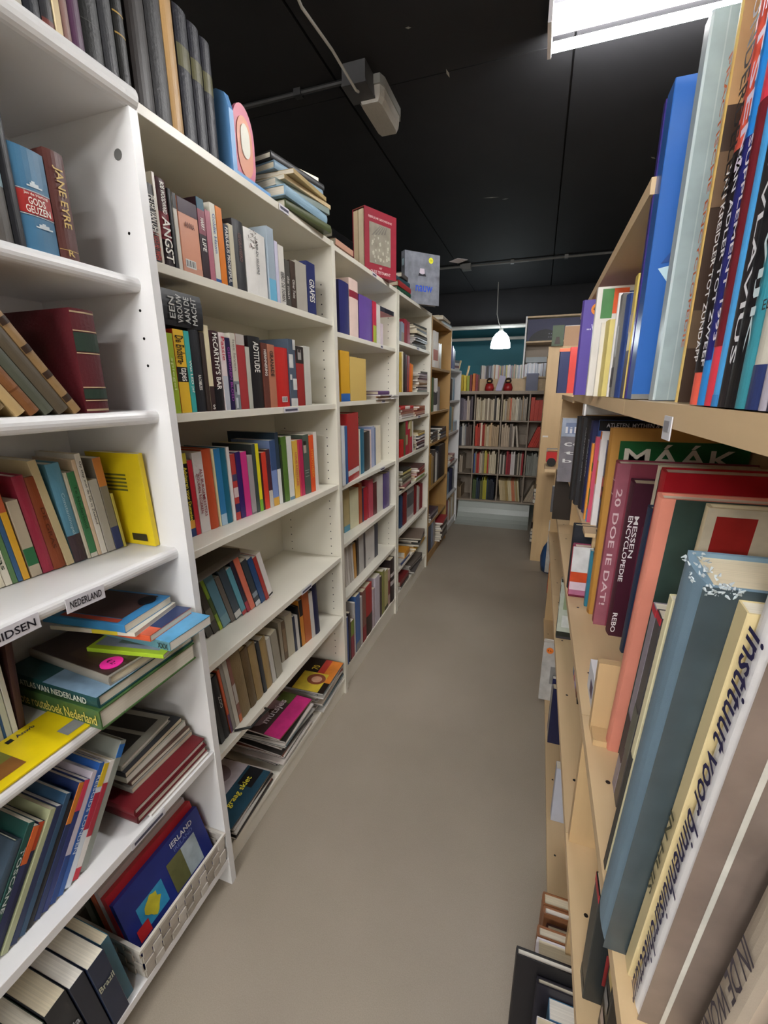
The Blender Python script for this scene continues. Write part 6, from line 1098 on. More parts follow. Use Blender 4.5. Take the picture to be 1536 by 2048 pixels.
  [-0.725,2.54,1.8677,86.0,0.0,1,0.022,0.2,0.16,"h","2c4a54",0,"charcoal hardback, third from bottom of pile on top of fourth bookcase"],
  [-0.725,2.5,1.8903,90.0,0.0,1,0.02,0.12,0.15,"p","4a4440",0,"small charcoal paperback, fourth from bottom of pile on top of fourth bookcase"],
 ]),
 ("books lying on top of the oak bookcase", [
  [-0.725,3.78,1.8105,88.0,0.0,1,0.022,0.3,0.19,"h","9aa4a8",0,"tall pale grey hardback, first from bottom of pile on top of oak bookcase"],
  [-0.725,3.72,1.8331,90.0,0.0,1,0.018,0.28,0.19,"p","c8b89a",0,"pale grey paperback, second from bottom of pile on top of oak bookcase"],
  [-0.745,3.74,1.8517,92.0,0.0,1,0.016,0.26,0.18,"p","e0d8cc",0,"white paperback, third from bottom of pile on top of oak bookcase"],
  [-0.775,3.78,1.8683,86.0,0.0,1,0.02,0.2,0.17,"p","3a3a3c",0,"charcoal paperback, fourth from bottom of pile on top of oak bookcase"],
 ]),
 ("large books on the eye-level birch shelf", [
  [0.078,1.251,1.308,-90.0,0.0,0,0.03,0.2171,0.19,"h","5b47a5",{"rcv":[],"sk":[0.17,0.9,0.013,"f09030","€6,-"],"rt":[["...w",0.13,0.72,0.11,0.06,"e8e4f4"]]},"purple book with orange price sticker on the eye-level birch shelf"],
  [0.092,1.0677,1.308,-90.0,0.0,0,0.022,0.2093,0.19,"p","e6e2da",{"rcv":[[0.05,0.16,0.72,0.98,"4a8a4a"],[0.16,0.3,0.76,0.98,"e8602c"],[0.3,0.5,0.7,0.95,"2a3f7c"]]},"white folder with green tab beside the purple book"],
  [0.095,0.9489,1.308,-90.0,0.0,0,0.01,0.1295,0.19,"p","dcd6c8",0,"cream pamphlet beside the pale yellow file"],
  [0.102,0.9614,1.308,-90.0,0.0,0,0.05,0.1308,0.19,"h","d8c878",0,"pale yellow file on the eye-level birch shelf"],
  [0.107,0.8592,1.308,-90.0,0.0,0,0.006,0.1621,0.19,"p","e4e0dc",0,"thin white folder beside the pale yellow file"],
  [0.107,0.8294,1.308,-90.0,0.0,0,0.02,0.1537,0.19,"p","6a6864",{"b":[[0.4,0.7,"a8a8a8"],[0.1,0.3,"3a3a40"]]},"photo-covered grey book on the eye-level birch shelf"],
  [0.107,0.7843,1.308,-90.0,0.0,0,0.03,0.1437,0.19,"h","22407e",0,"dark blue hardback on the eye-level birch shelf"],
  [0.107,0.7148,1.308,-90.0,0.0,0,0.02,0.1558,0.19,"p","cbb35a",{"b":[[0.0,0.4,"4a4a5c"],[0.55,0.7,"b8a890"]]},"yellow picture book behind the blue binders"],
  [0.107,0.6815,1.308,-90.0,0.0,0,0.012,0.3275,0.22,"b","3a2f7a",0,"slim violet-blue binder edge behind the star binder"],
  [0.107,0.6631,1.308,-90.0,0.0,0,0.032,0.3264,0.22,"b","2f62ac",{"star":1},"large blue lever binder with white star"],
  [0.115,0.5738,1.308,-90.0,0.0,0,0.02,0.3322,0.22,"b","b4c2c6",{"rcv":[[0.01,1,0,1,"93a3a6"],[0.06,0.065,0,1,"a8b4b6"]]},"tall mottled grey-blue album beside the blue binder"],
  [0.114,0.4692,1.308,-90.0,0.0,0,0.013,0.37,0.22,"h","e6c878",{"t":[["PRACTISCHE ENCYCLOPEDIE",0.4,0.55,0.6,"c8602c","v"]],"rcv":[[0.0,1,0.58,1,"b08c62"],[0,1,0,0.58,"3a2c22"],[0,1,0.12,0.2,"5a4a38"],[0,1,0.4,0.5,"6a5540"]]},"pale yellow hardback with red spine title on eye-level shelf"],
  [0.107,0.4016,1.308,-90.0,0.0,0,0.0169,0.38,0.22,"h","e8604c",{"t":[["AANVULLENDE ONDERDELEN",0.66,0.6,0.85,"1c1414","v"],["VAN KREIDLER TOT ZUNDAPP",0.24,0.32,0.5,"f4f0f0","v"]],"b":[[0.06,0.42,"1a1416"]]},"coral motorcycle book with VAN KREIDLER TOT ZUNDAPP spine"],
  [0.107,0.3838,1.308,-90.0,0.0,0,0.014,0.38,0.22,"h","2a86d0",{"t":[["BROMFIETSEN",0.66,0.56,0.8,"e8dcf4","v"],["VAN ADLER TOT ZWEEF",0.24,0.34,0.5,"e8e8f0","v"]],"b":[[0.08,0.42,"22246a"]]},"blue motorcycle book with VAN ADLER spine"],
  [0.107,0.3688,1.308,-90.0,0.0,0,0.0146,0.38,0.22,"h","d83a4c",{"t":[["SUPPLEMENT 1993",0.26,0.3,0.4,"e8e0e8","v"]],"b":[[0.1,0.45,"6a1a24"]]},"red SUPPLEMENT motorcycle book on eye-level shelf"],
  [0.107,0.3532,1.308,-90.0,0.0,0,0.0103,0.37,0.22,"h","4aa0de",{"b":[[0,0.02,"3a80be"]]},"pale blue hardback left of the two black books"],
  [0.107,0.3421,1.308,-90.0,0.0,0,0.0096,0.36,0.22,"h","211d1f",0,"black hardback with worn edge on eye-level shelf"],
  [0.107,0.3319,1.308,-90.0,0.0,0,0.015,0.36,0.22,"h","101014",{"t":[["HELMA VLAVIUS",0.32,0.5,0.5,"e8e8ec","v"]],"b":[[0.62,0.72,"8ac8a0"]]},"black hardback with green mark on its spine"],
  [0.107,0.316,1.308,-90.0,0.0,0,0.0131,0.34,0.22,"h","3a8e9c",{"t":[["OOSTERWIJK",0.42,0.66,0.6,"d0e4e8","v"]]},"teal hardback with OOSTERWIJK title on eye-level shelf"],
  [0.107,0.3021,1.308,-90.0,0.0,0,0.017,0.33,0.22,"h","ccc8ba",{"b":[[0,0.07,"2a3768"]],"t":[["EL",0.16,0.5,0.3,"2a2a2c","h"]]},"cream hardback with boxed letters and navy foot"],
  [0.107,0.2844,1.308,-90.0,0.0,0,0.0086,0.32,0.22,"h","b4aebb",0,"lilac-grey hardback right of the cream one"],
  [0.107,0.2753,1.308,-90.0,0.0,0,0.0079,0.32,0.22,"h","2a2c4a",0,"navy hardback at the right edge of the eye-level shelf"],
  [0.107,0.2665,1.308,-90.0,0.0,0,0.0144,0.3,0.22,"h","5a4a44",0,"brown hardback at the near end of the eye-level shelf"],
 ]),
 ("large books on the middle birch shelf", [
  [0.1128,1.5,0.9865,-90.0,0.0,0,0.05,0.2568,0.2,"h","1c1c1e",0,"black hardback at the far end of the dark spines"],
  [0.1211,1.44,0.9865,-90.0,0.0,0,0.05,0.258,0.2,"h","26262a",0,"charcoal hardback between two black ones on middle birch shelf"],
  [0.1316,1.385,0.9865,-90.0,0.0,0,0.05,0.2574,0.2,"h","1f1f24",{"t":[["PALESTRINA SISTINA",0.6,0.6,0.4,"c8ccd0","v"]]},"black hardback with pale spine lettering on middle birch shelf"],
  [0.1369,1.33,0.9865,-90.0,0.0,0,0.035,0.2545,0.2,"h","232a5c",{"t":[["PAARDEN",0.6,0.4,0.4,"c8d0e0","v"]]},"navy hardback beside the MYTHEN book on middle birch shelf"],
  [0.1507,1.29,0.9865,-90.0,0.0,0,0.03,0.2578,0.24,"h","3a62b0",{"rcv":[[0,1,0.9,1,"101014"]],"rt":[["ATLETEN, MYTHEN & HELDEN",0.42,0.95,0.7,0.05,"e8e8ec"]]},"blue picture book with black MYTHEN heading"],
  [0.1366,1.25,0.9865,-90.0,0.0,0,0.02,0.2013,0.19,"p","e89a3c",0,"orange spined book on middle birch shelf"],
  [0.141,1.226,0.9865,-90.0,0.0,0,0.02,0.2206,0.19,"p","c8506a",{"b":[[0.2,0.4,"4a7a3a"],[0.6,0.7,"3a5a2c"],[0,0.15,"4aa0d8"]]},"pink and green patterned book on middle birch shelf"],
  [0.1492,1.2,0.9865,-90.0,0.0,0,0.02,0.2361,0.2,"p","e6e2e0",{"b":[[0.92,1,"e07a2c"],[0.45,0.7,"d88a4a"]]},"white book with orange top band on middle birch shelf"],
  [0.1615,1.175,0.9865,-90.0,0.0,0,0.02,0.2165,0.2,"p","2a2458",{"b":[[0.35,0.6,"b8402c"]]},"dark violet book left of the ochre spine"],
  [0.1433,1.085,0.8105,-90.0,0.0,0,0.014,0.1435,0.2,"p","2f7488",0,"slim teal book against the ochre spine"],
  [0.1475,1.063,0.8105,-90.0,0.0,0,0.03,0.4316,0.2485,"h","b8863e",{"b":[[0.0,0.02,"9a6a2c"]],"t":[["ZO MAAK JE",0.6,0.6,0.6,"2a2016","v"]],"rcv":[[0.08,1,0.0,0.94,"0f5a2c"]],"rt":[["MÁÁK",0.52,0.875,0.8,0.105,"e0d8c8"]]},"tall ochre book with MAAK on its green cover"],
  [0.1547,1.02,0.8135,-90.0,5.0,0,0.034,0.371,0.2413,"h","87394a",{"vt":[["20 DOE IE DAT!",0.011,0.5,0.72,0.011,"d8c0c4"]],"rcv":[[0,0.1,0,1,"9c5a68"]],"b":[[0.82,0.828,"d8b8b8"],[0.9,0.905,"d8b8b8"]]},"burgundy book with 20 DOE IDEE lettering"],
  [0.1776,0.98,0.8143,-90.0,6.0,0,0.036,0.3419,0.2,"h","43182a",{"vt":[["MESSEN",0.0165,0.68,0.26,0.008,"f0ecec"],["ENCYCLOPEDIE",0.0065,0.6,0.42,0.008,"f0ecec"],["REBO",0.009,0.1,0.14,0.009,"f0ecec"]],"rcv":[[0.14,0.5,0.3,0.75,"5a2438"]]},"dark plum MESSEN ENCYCLOPEDIE hardback"],
  [0.2069,0.935,0.8116,-90.0,8.0,0,0.008,0.3834,0.1891,"h","d8d0b8",{"rcv":[[0.02,1,0,0.985,"2c2a26"]]},"thin dark book with pale edges behind the red book"],
  [0.1942,0.9,0.8133,-90.0,8.0,0,0.02,0.3138,0.2018,"h","2a3a52",{"rcv":[[0.1,0.9,0.1,0.8,"3a3430"]]},"navy book between plum and salmon spines"],
  [0.195,0.87,0.8147,-90.0,8.0,0,0.03,0.3865,0.201,"h","b81e2a",0,"bright red hardback above the salmon spine"],
  [0.1338,0.62,0.8136,-90.0,8.5,0,0.021,0.3973,0.2622,"h","d98a76",{"rcv":[[0.06,1,0,1,"33453f"]]},"large dark green book with salmon spine"],
  [0.1732,0.59,0.8126,-90.0,8.5,0,0.014,0.3954,0.22,"h","d8ccaa",{"rcv":[[0,1,0,1,"d2c8b0"],[0.04,0.2,0.2,0.978,"9c2624"],[0.3,0.7,0.2,0.93,"9c2624","e"]]},"cream book with red block letters on cover"],
  [0.1336,0.54,0.813,-90.0,8.5,0,0.017,0.289,0.2,"p","8d8592",{"b":[[0.2,0.45,"4a3a3c"],[0.97,1,"c03040"]]},"slim grey-lilac book with red inner edge"],
  [0.1329,0.52,0.8132,-90.0,8.5,0,0.018,0.2907,0.2,"p","4a474a",{"b":[[0.3,0.55,"6a6a60"],[0.97,1,"c03040"]]},"slim charcoal book beside the grey-lilac one"],
  [0.1099,0.425,0.812,-90.0,8.5,0,0.01,0.3546,0.2,"p","e6dfb8",{"b":[[0,0.5,"3a3a38"]]},"thin cream book hidden left of the slate book"],
  [0.099,0.385,0.8171,-90.0,8.3,0,0.046,0.402,0.24,"h","6f8a9c",{"rcv":[[0.0,1,0,1,"37444a"],[0.55,0.72,0.86,1,"c8a84a"],[0.72,1,0.7,0.82,"22262e"]],"fray":1},"large worn slate-blue book with frayed spine top"],
  [0.1174,0.337,0.8124,-90.0,8.0,0,0.014,0.3937,0.2,"p","d4c394",{"t":[["IN HUIS",0.42,0.24,0.6,"4a4630","v"]]},"cream spined book right of the slate book"],
  [0.1197,0.318,0.8136,-90.0,7.5,0,0.024,0.4186,0.2,"h","eeecec",{"t":[["instituut voor binnenhuisarchitectuur",0.46,0.92,0.82,"241f4a","v"]],"rcv":[[0.0,1,0,1,"6e625a"],[0.075,0.092,0,1,"b8b8b0"]]},"white book titled instituut voor binnenhuisarchitectuur"],
  [0.1496,0.285,0.8144,-90.0,7.5,0,0.03,0.2378,0.2,"h","b3a796",{"t":[["IN DE WONING",0.45,0.6,0.55,"3a3440","v"]]},"beige book titled IN DE WONING at lower right"],
  [0.1557,0.25,0.8144,-90.0,7.5,0,0.03,0.1779,0.2,"h","a8602c",0,"orange-brown book at the lower right corner"],
 ]),
 ("books on the low birch shelves", [
  [0.1158,0.4673,0.561,-90.0,-0.5,0,0.03,0.1788,0.18,"p","23282a",{"b":[[0.0,0.1,"3a4040"],[0.93,1,"a83038"]],"rcv":[[0.1,0.6,0.2,0.5,"8a3030"]]},"dark book with red patch on low shelf under the slate book"],
  [0.1317,0.4202,0.5615,-90.0,1.0,0,0.03,0.2,0.18,"p","17171b",{"sp":[[0.2,0.8,0.5,0.6,"c8b070"],[0.2,0.8,0.3,0.4,"8a8a8c"],[0.25,0.75,0.12,0.22,"b0a0a0"]]},"black book with small pictures on low shelf below the cream spine"],
  [0.15,1.17,0.561,-90.0,0.0,0,0.02,0.2,0.16,"p","4a6a9a",0,"slim blue paperback on low birch shelf"],
  [0.15,1.145,0.561,-90.0,0.0,0,0.02,0.19,0.16,"p","b05a6a",0,"pink paperback on low birch shelf"],
  [0.15,1.12,0.561,-90.0,0.0,0,0.03,0.2,0.16,"p","a8a0c8",0,"lilac paperback on low birch shelf"],
  [0.15,1.085,0.561,-90.0,0.0,0,0.03,0.21,0.16,"p","6a2a1c",0,"red-brown picture book on low birch shelf"],
  [0.15,1.05,0.561,-90.0,0.0,0,0.02,0.2,0.16,"p","2a2422",0,"black paperback on low birch shelf"],
  [0.15,0.82,0.561,-90.0,0.0,0,0.025,0.2,0.16,"p","c86a2c",0,"orange-topped paperback beside low divider"],
  [0.15,0.79,0.561,-90.0,0.0,0,0.03,0.19,0.16,"p","6a4a38",0,"brown paperback beside low divider"],
  [0.135,1.58,0.021,-90.0,0.0,0,0.02,0.24,0.17,"p","20244e",0,"navy book standing at floor level behind low shelf"],
  [0.135,1.555,0.021,-90.0,0.0,0,0.02,0.22,0.17,"p","c8c4b4",0,"cream book standing at floor level behind low shelf"],
  [0.135,1.53,0.021,-90.0,0.0,0,0.03,0.24,0.17,"p","1c2044",0,"dark blue book at floor level behind low shelf"],
  [0.14,1.2,0.021,-90.0,0.0,0,0.03,0.2,0.17,"p","b8bcc8",0,"pale grey magazine leaning at floor level"],
 ]),
 ("books standing at floor level by the birch shelving", [
  [0.0926,0.7658,0.021,-90.0,0.0,0,0.0254,0.25,0.2,"h","8a5a38",0,"brown hardback farthest of the floor row by the birch shelving"],
  [0.0947,0.7384,0.021,-90.0,0.0,0,0.0163,0.25,0.2,"h","8a5c3c",0,"second brown hardback of the floor row by the birch shelving"],
  [0.1001,0.7201,0.021,-90.0,0.0,0,0.0337,0.23,0.2,"h","4a2c28",0,"dark brown book standing low in the floor row"],
  [0.0807,0.6844,0.021,-90.0,0.0,0,0.0199,0.27,0.2,"h","8a5a3a",0,"brown hardback before the white book in the floor row"],
  [0.0783,0.6625,0.021,-90.0,0.0,0,0.0438,0.27,0.2,"h","e2dee4",0,"white FOTOGRAFIE book standing in the floor row"],
  [0.0421,0.6167,0.021,-90.0,0.0,0,0.0141,0.3,0.2,"h","17161a",0,"large black book standing farthest into the aisle"],
  [0.0806,0.6006,0.021,-90.0,0.0,0,0.012,0.27,0.2,"h","26242c",0,"charcoal hardback in front of the large black book"],
  [0.1035,0.5871,0.021,-90.0,0.0,0,0.0302,0.25,0.2,"p","4a7a9c",0,"blue and red paperback low in the floor row"],
  [0.0833,0.5548,0.021,-90.0,0.0,0,0.0301,0.25,0.2,"p","d8d4dc",0,"white paperback nearest in the floor row"],
  [0.0918,0.5227,0.021,-90.0,0.0,0,0.038,0.25,0.2,"p","6a5a5a",0,"grey-brown paperback at the near end of the floor row"],
 ]),
 ("books facing the aisle on the right-hand shelves", [
  [0.1097,1.15,0.8105,-90.0,0.0,0,0.03,0.1345,0.13,"h","8a3a58",{"rcv":[[0,1,0.42,1,"d4d4d4"],[0.42,1,0.5,0.95,"4a3a30"],[0,1,0.3,0.5,"c84a24"],[0,1,0.14,0.3,"d8c4d0"],[0,1,0.04,0.14,"b06a8a"],[0,1,0,0.04,"6a1a34"]],"rdot":[0.55,0.38,0.026,"5a1838"],"b":[[0,1,"c03048"]]},"white and orange picture-cover book with a dark round emblem"],
  [0.1089,1.19,0.8105,-90.0,0.0,0,0.025,0.1764,0.14,"h","20242c",0,"black book behind the white and orange one"],
  [0.1097,1.36,0.561,-90.0,0.0,0,0.02,0.2014,0.12,"p","20261f",{"rcv":[[0,1,0.12,0.95,"b4bcae"],[0.1,0.9,0.5,0.8,"8a9a78"],[0.1,0.9,0.2,0.4,"d0d4d0"],[0,1,0,0.04,"34343a"]],"b":[[0.5,0.54,"d8d8d8"],[0.7,0.76,"d8d8d8"],[0.9,0.98,"d8dcd8"]]},"pale green leaf-patterned book facing the aisle on low birch shelf"],
  [0.1012,1.78,0.021,-90.0,0.0,0,0.03,0.2798,0.12,"h","e0d8d0",{"rcv":[[0,1,0,1,"c4c2be"],[0.3,0.6,0.3,0.6,"8a8a88"]],"sk":[0.22,0.87,0.014,"f08030","€ 6,-"]},"grey-white book with orange price sticker standing at floor level"],
  [0.1485,2.9,0.021,-90.0,0.0,0,0.04,0.3062,0.14,"p","a82018",{"rcv":[[0,1,0.2,1,"e08a28"],[0,1,0.85,1,"d84a20"],[0.35,1,0.25,0.7,"6aa0d8"],[0,1,0,0.2,"c83020"]]},"orange picture album with blue panel at floor level"],
  [0.1373,3.25,0.021,-90.0,0.0,0,0.03,0.3939,0.14,"h","c8c4bc",{"rcv":[[0,1,0,1,"bdbab2"],[0.2,0.8,0.2,0.4,"a89a5a"],[0.6,1,0.15,0.35,"a83a44"]]},"pale grey picture book farthest along the floor row"],
  [0.0856,1.78,0.9865,-90.0,0.0,0,0.03,0.2352,0.13,"p","d0ccd4",{"rcv":[[0,1,0,1,"86828a"],[0,1,0.72,1,"b8c4d8"],[0.1,0.9,0.76,0.93,"8a9ac0"]],"rt":[["libel",0.5,0.82,0.8,0.1,"f4f4f8"],["co",0.35,0.6,0.5,0.06,"f0f0f0"],["til",0.42,0.47,0.6,0.06,"f0f0f0"],["ba",0.35,0.34,0.5,0.06,"f0f0f0"]]},"grey magazine with libel heading facing the aisle"],
  [0.0868,1.88,0.8105,-90.0,0.0,0,0.03,0.2044,0.12,"p","2c241e",0,"dark brown book below the libel magazine"],
  [0.0823,1.98,0.8105,-90.0,0.0,0,0.02,0.1138,0.1,"p","56565a",{"rt":[["VA",0.4,0.6,0.5,0.14,"d8a030"],["IS",0.35,0.35,0.4,0.14,"d8a030"]]},"grey book with orange VA IS lettering"],
  [0.0657,2.2,1.308,-90.0,0.0,0,0.03,0.1882,0.14,"h","232c58",{"rcv":[[0.0,1,0.93,1,"f0602c"]],"rt":[["Ō",0.5,0.5,0.3,0.16,"d87a60"],["TO",0.5,0.36,0.4,0.08,"d87a60"]],"b":[[0.94,1,"f0602c"]]},"navy book with orange top and round letter on eye-level shelf"],
  [0.1046,2.1,1.308,-90.0,0.0,0,0.012,0.1865,0.12,"p","c83a34",0,"thin red book beside the navy orange-topped one"],
 ]),
]
# ------------------------------------------------------------------ right-hand birch shelving
XR, XRB = .107, .40
def birch_unit(label, y0, y1, shelves, top=None, upto=None, sides=(1, 1), nodiv=()):
    r = empty('shelving_unit', (XR, (y0+y1)/2, 0)); oy = (y0+y1)/2; zt = upto or top
    def B(nm, a, m): return MB().box(a[0]-XR, a[1]-XR, a[2]-oy, a[3]-oy, a[4], a[5]).build(nm, m, r)
    prev = 0
    for i, (z, t_, xf) in enumerate(shelves):
        B('shelf', (xf, XRB, y0, y1, z-t_, z), 'birch')
        if i < len(shelves)-1 and i not in nodiv:
            nz = shelves[i+1]
            for s, (a, b) in zip(sides, ((y0+.0, y0+.016), (y1-.016, y1))):
                if s: B('divider', (max(xf, nz[2])+.004, XRB, a, b, z+.0002, nz[0]-nz[1]-.0002), 'birch_up')
    if top:
        zl = shelves[-1][0]
        for s, (a, b) in zip(sides, ((y0, y0+.016), (y1-.016, y1))):
            if s: B('divider', (XR+.03, XRB, a, b, zl+.0002, top-.0182), 'birch_up')
        B('top_board', (XR-.004, XRB, y0, y1, top-.018, top), 'birch')
    B('back_panel', (XRB+.0005, XRB+.006, y0, y1, .0, top or shelves[-1][0]), 'birch_up')  # unseen backing, added to stop light leaking through the unit
    m = MB()
    for z, t_, xf in shelves:
        k = y0+.12
        while k < y1:
            m.lathe([(0, .0004), (.0032, .0004)], 8, (xf+.022-XR, k-oy, z)); k += .27
    o = m.build('screw_holes', 'black', r); o['kind'] = 'stuff'
    return tag(r, label, 'shelving')
birch_unit('near birch shelving unit holding the biggest books', -.12, .668, [(.02, .018, .128), (.56, .018, XR), (.81, .018, XR), (1.307, .02, XR)], upto=1.3, sides=(1, 1), nodiv=(2,))
birch_unit('birch shelving unit with a top board, beyond the biggest books', .669, 1.66, [(.02, .018, .128), (.56, .018, XR), (.81, .018, XR), (1.307, .02, XR)], top=1.56, sides=(0, 0))
birch_unit('farther birch shelving unit behind the purple book', 1.661, 2.5, [(.02, .018, .128), (.56, .018, XR), (.81, .018, XR), (1.298, .02, XR)], upto=1.3, sides=(0, 1))
lp = empty('low_partition', (.115, .633, .8105)); MB().box(0, .26, 0, .014, 0, .12).build('board', 'birch_up', lp); MB().box(.001, .259, -.03, -.0002, 0, .01).build('foot', 'birch_up', lp)
tag(lp, 'low pale wooden partition standing left of the salmon spine', 'partition')
ib = empty('inset_shelf', (.13, 1.36, .9765)); MB().box(0, .26, -.255, .45, 0, .0095).build('board', 'birch', ib)
for yy in (-.24, .42): MB().box(.02, .25, yy, yy+.012, -.1660, -.0002).build('support', 'birch_up', ib)
tag(ib, 'small extra birch shelf carrying the dark spines', 'shelf')
ms = empty('metal_rail', (.1075, 1.2, 1.262)); MB().box(0, .16, -.02, .02, .0, .024).build('rail', 'metal', ms); MB().box(-.004, 0, -.022, .022, -.002, .0245).build('end_cap', 'white', ms)
tag(ms, 'short grey metal rail under the eye-level birch shelf', 'rail')
tagc = empty('price_tag', (XR-.0008, .44, 1.287)); MB().box(-.001, 0, -.012, .012, -.010, .010).build('card', 'paper', tagc, 'c8c8cc'); MB().box(-.0016, -.0011, -.008, .008, -.003, .006).build('printed_block', 'ink', tagc, '8a8a90')
tag(tagc, 'small paper price tag on the edge of the eye-level birch shelf', 'label')
wb = empty('white_box', (.122, .715, .8105))
MB().box(0, .09, -.035, .035, 0, .052).build('carton', 'paper', wb, 'd4d6dc'); MB().box(-.0006, .0, -.02, .004, .012, .034).build('printed_picture', 'ink', wb, '4a3a5a')
MB().box(0, .09, -.0352, .0352, .0521, .0535).build('lid_flap', 'paper', wb, 'e4e4e8')
tag(wb, 'small white carton with purple picture on middle birch shelf', 'box')
for (xx, yy, t_, h_, col, lb) in [(.165, .95, .025, .11, '3a70c0', 'small blue booklet below the burgundy book'), (.168, .86, .05, .13, 'd8cc62', 'pale yellow booklets behind the white carton'), (.17, .805, .02, .13, '3a2c2a', 'dark booklet beside the pale yellow booklets')]:
    pass
# far wooden end panel of the crossing shelf
fp = empty('end_panel_bookcase', (.03, 3.49, 0))
MB().box(0, .30, 0, .018, 0, 1.62).build('side_panel', 'birch_up', fp)
MB().box(0, .30, .9, .918, 0, 1.62).build('side_panel', 'birch_up', fp)
for z in (.06, .4, .75, 1.1, 1.42, 1.6): MB().box(.004, .30, .0185, .8995, z, z+.018).build('shelf', 'birch', fp)
MB().box(.3001, .306, 0, .918, 0, 1.62).build('back_panel', 'birch_up', fp)
MB().box(.012, .05, -.001, -.0003, .985, .997).build('tape_scrap', 'paper', fp, 'd8d4cc')
tag(fp, 'pale wooden bookcase end panel at the end of the right row', 'bookcase')
k = 0
for z, cols in [(.0785, ['8a8a84', '3a3c40', 'b8b4ac', '4a3a34']), (.4185, ['c8c4bc', '6a3a34', '3a4a5a', 'a89a80'])]:
    z2 = z
    for c_ in cols:
        make_book([.012, 3.72+.01*(k % 3), z2, -90, 0, 1, .03, .19, .2, 'h', c_, 0, ['grey', 'charcoal', 'pale grey', 'brown', 'cream', 'maroon', 'slate blue', 'beige'][k]+' book jutting out behind the wooden end panel'], 'books piled behind the wooden end panel'); z2 += .0306; k += 1
# toys and small books hung on / beside the end panel
ty = empty('toy_fire_engine', (.075, 3.25, .811))
MB().box(0, .16, -.035, .035, .03, .1).build('body', 'plastic_blue', ty, 'b81c1c'); MB().box(.1, .16, -.033, .033, .101, .15).build('cab', 'plastic_blue', ty, 'c02020')
MB().box(.105, .155, -.036, -.0335, .11, .14).build('window', 'black', ty)
for a in (.035, .125):
    for yy in (-.042, .03): MB().tube([(a, yy, .03), (a, yy+.012, .03)], .03, 14).build('wheel', 'black', ty)
MB().box(.0, .1, -.012, .012, .115, .122).build('ladder', 'metal', ty); MB().box(.0, .006, -.01, .01, .101, .115).build('ladder_post', 'metal', ty)
tag(ty, 'red toy fire engine near the wooden end panel', 'toy')
tb = empty('toy_shelf', (.07, 3.2, .79)); MB().box(0, .3, -.1, .15, 0, .02).build('board', 'birch', tb); MB().box(.25, .3, .12, .15, -.79, -.0003).build('post', 'birch_up', tb); MB().box(.25, .3, -.1, -.07, -.79, -.0003).build('post', 'birch_up', tb)
tag(tb, 'small wooden ledge carrying the toy fire engine', 'shelf')
bag = MB(); rr = random.Random(4); n = 14
prof = [(0.02, 0.001), (.075, .001), (.09, .05), (.085, .12), (.07, .19), (.045, .24), (.03, .26), (.0, .265)]
vs = [(r_*math.cos(2*PI*i/n)*(.9+.2*rr.random()), r_*.8*math.sin(2*PI*i/n)*(.9+.2*rr.random()), z_) for r_, z_ in prof for i in range(n)]
fs = [(q*n+i, q*n+(i+1) % n, (q+1)*n+(i+1) % n, (q+1)*n+i) for q in range(len(prof)-1) for i in range(n)]
bg = bag.add(vs, fs).build('plastic_bag', 'plastic_blue', None, '234a78', True, (.19, 3.3, 0)); tag(bg, 'crumpled dark blue bag on the floor by the wooden end panel', 'bag')
card = empty('picture_card', (.045, 3.47, 1.6205)); MB().box(0, .075, 0, .004, 0, .135).build('board', 'paper', card, '4a5a44')
MB().lathe([(0, -.001), (.03, -.001)], 16).build('round_print', 'ink', card, 'c8a878'); card.children[-1].matrix_local = Matrix.Translation((.038, -.0008, .095)) @ Matrix.Rotation(PI/2, 4, 'X')
MB().add([(.018, -.0008, .012), (.058, -.0008, .012), (.048, -.0008, .06), (.028, -.0008, .06)], [(0, 1, 2, 3)]).build('dress_print', 'ink', card, '3a2c24')
tag(card, 'small green picture card standing on the wooden end panel', 'card')
MB()
cb = empty('cardboard_folder', (.125, 3.5, 1.6205)); MB().box(0, .1, 0, .03, 0, .13).build('front', 'paper', cb, 'b08a68'); MB().box(.002, .098, .002, .028, .1302, .134).build('papers', 'paper', cb, 'd8d4cc')
tag(cb, 'brown cardboard folder standing beside the picture card', 'folder')
# ------------------------------------------------------------------ far cube shelving with records and books
YB = 4.58
_ONES = 'first second third fourth fifth sixth seventh eighth ninth tenth eleventh twelfth thirteenth fourteenth fifteenth sixteenth seventeenth eighteenth nineteenth'.split()
def ordinal(n_):
    if n_ < 20: return _ONES[n_-1]
    t_, o_ = divmod(n_, 10); w_ = {2: 'twent', 3: 'thirt', 4: 'fort', 5: 'fift', 6: 'sixt', 7: 'sevent'}[t_]
    return w_+'ieth' if not o_ else w_+'y-'+_ONES[o_-1]
bs = empty('cube_shelving', (-.35, YB, .2))
bx = [-.876, -.614, -.3515, -.0895, .17]; bz = [.2, .482, .757, 1.028, 1.304]
def BB(nm, a, m): return MB().box(a[0]+.35, a[1]+.35, a[2], a[3], a[4]-.2, a[5]-.2).build(nm, m, bs)
for i, z in enumerate(bz):
    t_ = (.016, .01, .026, .01, .03)[i]; BB('shelf', (bx[0], bx[-1], 0 if i != 4 else -.01, .3, z-t_/2, z+t_/2), 'grey_wood')
    if i < 4:
        tn = (.016, .01, .026, .01, .03)[i+1]
        for x in bx: BB('divider', (x-.006, x+.006, .002, .299, z+t_/2+.0002, bz[i+1]-tn/2-.0002), 'grey_wood')
BB('back_panel', (bx[0], bx[-1], .3005, .306, .2, 1.3), 'grey_wood')
tag(bs, 'far cube shelving packed with old books and records', 'shelving')
